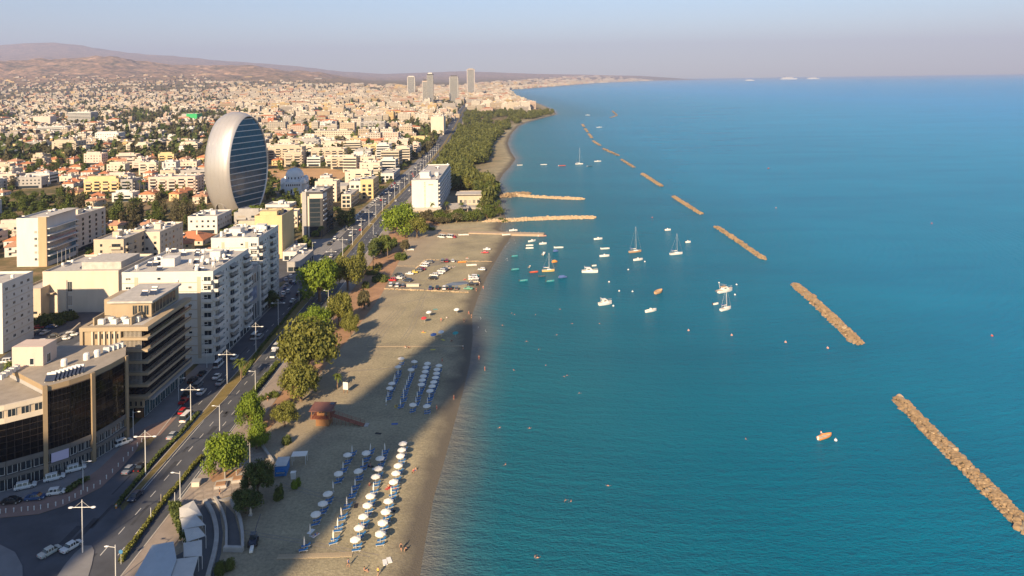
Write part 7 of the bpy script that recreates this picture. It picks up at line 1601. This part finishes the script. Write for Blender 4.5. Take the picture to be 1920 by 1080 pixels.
# ------------------------------------------------------------------ boats
BW = M('gelcoat', (.72, .70, .66), .35, .04, 1); BWD = M('boat_wood', (.46, .29, .16), .6, .15, 1.5); BCOL = {'white': BW, 'teal': M('boat_teal', (.05, .28, .32), .5, .1), 'blue': M('boat_blue', (.06, .11, .28), .6, .1), 'red': M('boat_red', (.50, .08, .04), .5, .1), 'yellow': M('boat_yellow', (.60, .42, .15), .5, .1), 'orange': M('boat_orange', (.62, .25, .06), .5, .1), 'dark': M('boat_dark', (.05, .08, .11), .5, .1), 'wood': BWD, 'pink': M('boat_pink', (.55, .30, .24), .5, .1)}
DECK = M('boat_deck', (.50, .46, .40), .7, .1, 1.5); ANTI = M('waterline', (.10, .04, .03), .6, .1)
def hull_meshes(L, W, H, mat, full=.8, open_=True):
    S = 9; b = MB(); rim = []; n = 7; V = []
    for i in range(S + 1):
        f = i / S; y = -L/2 + L * f; w = W/2 * (full + (1 - full) * math.sin(min(1, f * 2.2) * math.pi / 2)) * (1 - max(0, (f - .45) / .55) ** 2.3); w = max(w, .015); h = H * (1 + .35 * f * f)
        pr = [(-w, h), (-w * .96, h * .55), (-w * .75, 0.02), (0, -.25), (w * .75, .02), (w * .96, h * .55), (w, h)]; V += [(x, y, z) for x, z in pr]; rim.append((w, y, h))
    b.add(V, [(i * n + j, (i + 1) * n + j, (i + 1) * n + j + 1, i * n + j + 1) for i in range(S) for j in range(n - 1)] + [tuple(range(n))])
    # gunwale and sunken floor
    d = MB(); k = .86; fl = .45 if open_ else .985
    for i in range(S):
        (w0, y0, h0), (w1, y1, h1) = rim[i], rim[i + 1]
        for s in (-1, 1):
            q = [(s * w0, y0, h0), (s * w1, y1, h1), (s * w1 * k, y1, h1 + .02), (s * w0 * k, y0, h0 + .02)]; d.quad(*(q if s > 0 else q[::-1]))
            q = [(s * w0 * k, y0, h0 + .02), (s * w1 * k, y1, h1 + .02), (s * w1 * k, y1, h1 * fl), (s * w0 * k, y0, h0 * fl)]; d.quad(*(q if s > 0 else q[::-1]))
        d.quad((-w0 * k, y0, h0 * fl), (w0 * k, y0, h0 * fl), (w1 * k, y1, h1 * fl), (-w1 * k, y1, h1 * fl), 1)
    w0, y0, h0 = rim[0]; d.quad((-w0 * k, y0 + .02, h0 * fl), (-w0 * k, y0 + .02, h0), (w0 * k, y0 + .02, h0), (w0 * k, y0 + .02, h0 * fl))
    return b, d, rim
def boat(kind, px, py, L, deg, col, label, z=SEAZ, mast=None, group='small boats moored off the beach', name=None):
    p = g(px, py, z); t = thing(name or {'sail': 'sailing_boat', 'motor': 'motor_boat', 'yacht': 'motor_yacht', 'trawl': 'fishing_boat', 'round': 'wooden_boat'}.get(kind, 'dinghy'), label, 'boat', (p.x, p.y, z), rad(deg), group); m = BCOL[col]
    W = L * {'sail': .30, 'motor': .36, 'yacht': .34, 'trawl': .32, 'round': .46, 'cover': .42}.get(kind, .36); H = {'sail': .85, 'motor': .75, 'yacht': 1.1, 'trawl': 1.15, 'round': 1.0}.get(kind, .5); op = kind in ('open', 'round', 'motor')
    b, d, rim = hull_meshes(L, W, H, m, .55 if kind == 'round' else .8, op); ob('hull', b.mesh('hull', m, False), t); ob('deck', d.mesh('deck', [m if kind != 'trawl' else BWD, DECK]), t)
    if kind in ('open', 'motor', 'round'):
        for y in (-.2, .12): ob('bench', MB().box(-W * .40, L * y - .14, H * .75, W * .40, L * y + .14, H * .85).mesh('bench', BWD if kind != 'motor' else BW), t)
    if kind in ('open', 'motor'): ob('outboard_motor', MB().box(-.16, -L/2 - .35, -.1, .16, -L/2 + .02, .95).mesh('outboard_motor', DARKM if L < 5 else BW), t)
    if kind == 'motor':
        ob('console', MB().add([(-W*.26, -.1*L, H*.5), (W*.26, -.1*L, H*.5), (W*.26, .08*L, H*.5), (-W*.26, .08*L, H*.5), (-W*.24, -.08*L, H+.7), (W*.24, -.08*L, H+.7), (W*.24, .02*L, H+.7), (-W*.24, .02*L, H+.7)], [(4,5,6,7),(0,1,5,4),(1,2,6,5),(2,3,7,6),(3,0,4,7)]).mesh('console', BW), t)
        ob('windscreen', MB().quad((-W*.25, .1*L, H+.1), (W*.25, .1*L, H+.1), (W*.22, .03*L, H+.85), (-W*.22, .03*L, H+.85)).mesh('windscreen', CGL), t); ob('foredeck', MB().add([(-W*.36, .18*L, H*1.08), (W*.36, .18*L, H*1.08), (0.1, .47*L, H*1.36), (-.1, .47*L, H*1.36)], [(0,1,2,3)]).mesh('foredeck', BW), t)
    if kind in ('yacht', 'trawl'):
        c = ob('cabin', MB().add([(-W*.36, -.22*L, H), (W*.36, -.22*L, H), (W*.34, .2*L, H*1.1), (-W*.34, .2*L, H*1.1), (-W*.32, -.2*L, H+1.3), (W*.32, -.2*L, H+1.3), (W*.28, .06*L, H+1.3), (-W*.28, .06*L, H+1.3)], [(4,5,6,7),(0,1,5,4),(1,2,6,5),(2,3,7,6),(3,0,4,7)]).mesh('cabin', BW), t)
        for s in (-1, 1): ob('window', MB().box(-.02, -.16*L, -.22, .02, .03*L, .25).mesh('window', CGL), c, (s * W * .345, 0, H + .75))
        ob('windscreen', MB().quad((-W*.31, .185*L, H+.35), (W*.31, .185*L, H+.35), (W*.285, .085*L, H+1.22), (-W*.285, .085*L, H+1.22)).mesh('windscreen', CGL), c)
        ob('flybridge', MB().box(-W*.3, -.3*L, H+1.45, W*.3, .02*L, H+1.55).mesh('flybridge', BW if kind == 'yacht' else BWD), t); ob('rail', MB().tube([(-W*.4, .2*L, H+.7), (0, .5*L, H+1.1), (W*.4, .2*L, H+.7)], .03, 4).mesh('rail', METAL), t)
        if kind == 'trawl': ob('mast', MB().tube([(0, -.36*L, H), (0, -.44*L, H + 3.4)], .07, 5).tube([(0, -.36*L, H+2.9), (0, .1*L, H+1.9)], .04, 4).mesh('mast', BW), t); ob('dish', MB().lathe([(.01, -.3), (.35, -.1), (.38, .1), (.02, .3)], 9, 0, (0, -.44 * L, H + 3.6)).mesh('dish', BW), t); ob('boarding_plank', MB().box(-.25, -L/2 - 1.8, H, .25, -L/2 + .1, H + .08).mesh('boarding_plank', BWD), t)
        else: ob('radar_arch', MB().tube([(-W*.3, -.28*L, H), (-W*.26, -.32*L, H+2.1), (W*.26, -.32*L, H+2.1), (W*.3, -.28*L, H)], .06, 5).mesh('radar_arch', BW), t)
    if kind == 'sail':
        ob('cabin', MB().add([(-W*.28, -.1*L, H), (W*.28, -.1*L, H), (W*.2, .24*L, H*1.1), (-W*.2, .24*L, H*1.1), (-W*.24, -.08*L, H+.5), (W*.24, -.08*L, H+.5), (W*.15, .2*L, H+.4), (-W*.15, .2*L, H+.4)], [(4,5,6,7),(0,1,5,4),(1,2,6,5),(2,3,7,6),(3,0,4,7)]).mesh('cabin', BW), t)
        mh = mast; ob('mast', MB().tube([(0, .08*L, H), (0, .08*L, mh)], [.075, .05], 6).mesh('mast', METAL), t); ob('boom', MB().tube([(0, .08*L, H+1.1), (0, -.38*L, H+1.15)], .06, 5).mesh('boom', METAL), t); ob('furled_sail', MB().tube([(0, .05*L, H+1.25), (0, -.36*L, H+1.28)], .13, 6).mesh('furled_sail', PARA), t)
        s = MB()
        for a, c in (((0, .5*L, H*1.35), (0, .08*L, mh*.97)), ((0, -.49*L, H), (0, .08*L, mh)), ((W*.45, 0, H), (0, .08*L, mh*.9)), ((-W*.45, 0, H), (0, .08*L, mh*.9))): s.tube([a, c], .018, 3)
        ob('rigging', s.mesh('rigging', METAL), t, kind='stuff'); ob('bimini', MB().box(-W*.34, -.42*L, H+1.7, W*.34, -.22*L, H+1.76).mesh('bimini', BCOL['blue']), t)
    if kind == 'cover': ob('cover', MB().add([(-W*.44, -L*.45, H), (W*.44, -L*.45, H), (W*.44, .1*L, H), (0, .46*L, H*1.3), (-W*.44, .1*L, H), (0, -L*.4, H+.8), (0, .1*L, H+.9)], [(0,1,5),(1,2,6,5),(2,3,6),(3,4,6),(4,0,5,6)]).mesh('cover', m), t)
    return t
BOATS = [('open',993,461,4.4,-88,'white','flat white dinghy, upper of two side by side off the pier'),('open',993,466,4.6,-88,'white','flat white dinghy, lower of two side by side off the pier'),('motor',998,453,5,-60,'white','white open motor boat closest to the pier'),('motor',1018,458,4.6,-80,'white','small white motor boat right of the paired dinghies'),('open',1048,465,5.2,-88,'white','long white skiff above a dark blue dinghy'),('cover',1042,472,3.2,-75,'blue','small dark blue dinghy under the long white skiff'),('motor',1020,477,4.2,-20,'white','white motor boat seen end-on near the yellow sailing boat'),('open',965,481,3.6,-80,'teal','teal rowing boat close to the beach'),('open',966,506,4.2,-80,'teal','white-rimmed teal rowing boat close to the shore'),('cover',1040,492,3.2,-70,'orange','small orange-white covered dinghy right of a mast'),('open',993,501,2.8,-20,'white','tiny white tender beside the red boat'),('open',1001,511,4.4,-80,'red','red rowing boat beside the yellow sailing boat'),('open',1017,519,3.2,-85,'dark','dark low inflatable below the red boat'),('cover',1055,521,4.4,-80,'blue','blue boat under a full cover'),('open',982,527,4.2,-78,'teal','low teal rowing boat, lowest on the left'),('open',1032,528,4.0,-78,'teal','pale teal rowing boat below the yellow sailing boat'),
 ('yacht',1106,511,8.2,-95,'white','white motor yacht with flybridge near a dinghy'),('open',1114,499,2.6,-80,'white','white inflatable tender behind the motor yacht'),('motor',1122,449,5.2,-75,'white','white motor boat with a person aboard'),('open',1135,467,5.0,-82,'white','long white skiff above the white and orange boat'),('motor',1134,481,5.2,-80,'white','white cuddy boat with orange waterline'),('motor',1197,488,5.4,-70,'white','white motor boat below the tallest sailing boat'),('motor',1252,432,4,-85,'white','small white boat alone toward the breakwaters'),('round',1235,549,5.6,-45,'wood','broad old wooden boat without cabin'),('yacht',1135,571,6.4,-68,'white','white cabin cruiser with dark windscreen'),('motor',1221,584,5.4,-64,'white','white open motor boat alone below the wooden boat'),('trawl',1360,547,8.6,-62,'white','white fishing boat with raised bridge and stern pole'),('open',1342,571,2.8,-70,'white','white tender tied to the small sailing boat'),('open',1547,820,5.2,-62,'orange','orange open boat with a person at the stern'),
 ('motor',1121,303,8,-80,'white','distant white motor boat before the sixth breakwater'),('open',1020,309,7,-88,'white','distant white raft boat off the wooded beach'),('open',1054,311,8,-88,'red','distant red-white pedal raft off the wooded beach'),('open',975,310,6,-88,'white','distant pale boat close to the wooded beach'),('open',1106,312,6,-88,'dark','distant dark inflatable near the white sail'),('motor',1102,216,12,-88,'white','tiny white boat off the cape'),('motor',1124,239,12,-70,'white','tiny white boat beyond the line of breakwaters'),('open',1441,316,4,-40,'red','tiny red craft far out on the open sea'),('motor',1290,455,3.4,-80,'white','tiny white boat right of the moored sailing boat'),('open',1017,443,5,-88,'pink','pinkish boat tied at the end of the pier')]
for q in BOATS: boat(*q)
boat('sail',1028,509,6.4,-84,'yellow','yellow-hulled sailing boat among the dinghies', mast=9.5); boat('sail',1191,473,7.6,-72,'wood','tallest sailing boat with pale wooden hull and blue hood', mast=14.5); boat('sail',1268,477,7.6,-75,'white','white sailing boat alone nearer the breakwaters', mast=11.5); boat('sail',1361,581,6.2,-58,'white','small white sailing boat below the fishing boat', mast=10); boat('sail',1086,308,9,-85,'white','distant sailing boat with white hull off the wooded beach', mast=19)
for px, py, L, dg, lab in ((963,433,5,-80,'white motor boat lying ashore on the boat pier'),(950,441,5,-80,'white boat hauled up on the sand by the pier'),(885,498,5,-85,'white boat on the sand of the beach car park'),(768,469,5,-88,'blue-white boat on bare soil by the roadside trees'),(889,518,5,-88,'teal boat at the seaward row of the beach car park'),(866,492,4.5,-88,'orange canoe behind the boulder row'),(870,441,6,-88,'yellow-white hull drawn up on the spit road')):
    q = g(px, py); boat('motor' if 'motor' in lab else 'open', px, py, L, dg, 'teal' if 'teal' in lab else 'orange' if 'orange' in lab else 'white', lab, .75 if 'pier' in lab and 'lying' in lab else .2, group='boats lying ashore')
person('sit', 1540, 812, 'person in a white top sitting at the stern of the orange boat', 'black', 'white', z=SEAZ + .35); person('sit', 1121, 446, 'person sitting in a white motor boat near the pier', 'black', 'black', z=SEAZ + .3)
BU = MB().lathe([(.01, -.3), (.38, -.1), (.42, .15), (.25, .42), (.06, .5), (.05, .75), (.01, .78)], 10)
def buoy(px, py, col, label):
    p = g(px, py, SEAZ); t = thing('buoy', label, 'buoy', p, 0, 'mooring buoys'); ob('float', cached(('buoy', col), lambda: MB().lathe([(.01, -.3), (.38, -.1), (.42, .15), (.25, .42)], 10).mesh('float', BCOL[col], True)), t); ob('ring', cached('bring', lambda: MB().tube([(0, 0, .42), (0, 0, .75)], .05, 5).mesh('ring', METAL)), t)
    if label == '.': later(t, '%s round buoy' % col, {'the tip of the big breakwater', 'the old wooden boat', 'the orange boat'})
for px, py, c in ((1291,620,'pink'),(1372,629,'pink'),(1473,642,'pink'),(1552,653,'pink'),(1747,419,'red'),(1860,630,'red'),(1178,506,'white'),(1161,546,'white'),(1142,529,'white'),(1186,547,'white'),(1567,826,'white'),(1378,553,'white'),(1150,574,'white'),(1209,491,'white'),(1381,534,'white'),(1223,408,'red'),(1455,390,'pink')): buoy(px, py, c, '.')
# cruise ships riding at anchor on the horizon
def ship(px, Y, L, label):
    d = ray(px, 150); p = Vector((d.x * Y, Y, SEAZ)); t = thing('cruise_ship', label, 'ship', p, rad(-88), 'cruise ships on the horizon'); W = L * .13
    b, dk, rim = hull_meshes(L, W, L * .05, BW, .9, False); ob('hull', b.mesh('hull', BW), t)
    for k in range(4): ob('superstructure', MB().box(-W * .45, -L * (.44 - .03 * k), L * (.052 + .022 * k), W * .45, L * (.33 - .045 * k), L * (.0715 + .022 * k)).mesh('superstructure', BW), t); ob('window_band', MB().box(-W * .455, -L * (.43 - .03 * k), L * (.058 + .022 * k), W * .455, L * (.32 - .045 * k), L * (.066 + .022 * k)).mesh('window_band', GREYM), t)
    ob('funnel', MB().box(-W * .15, -L * .3, L * .14, W * .15, -L * .22, L * .185).mesh('funnel', BCOL['blue']), t)
ship(1406, 15500, 190, 'smallest cruise ship, leftmost on the horizon'); ship(1479, 18500, 420, 'longest white cruise ship on the horizon'); ship(1525, 18500, 310, 'rightmost cruise ship on the horizon')

# broken wash along the waterline
rs = random.Random(77); b = MB()
for i in range(14):
    Y = rs.uniform(128, 520); x = float(xcoast(Y)) + rs.choice([1.2, 1.6, 3.5, 5.5]) + rs.uniform(-.7, .7); L = rs.uniform(.8, 4.5); n = 7; A = []; B2 = []
    for k in range(n):
        f = k / (n - 1); y = Y + L * f; xx = float(xcoast(y)) - float(xcoast(Y)) + x + .25 * math.sin(f * 5 + i); w = (.03 + .08 * rs.random()) * math.sin(math.pi * (.06 + .88 * f)); A.append((xx - w, y, SEAZ + .02)); B2.append((xx + w, y, SEAZ + .02))
    for k in range(n - 1): b.quad(A[k], B2[k], B2[k + 1], A[k + 1])
ob('sea_foam', b.mesh('sea_foam', M('sea_foam', (.62, .64, .64), .8, .2, 3)), kind='stuff')
settle_labels()
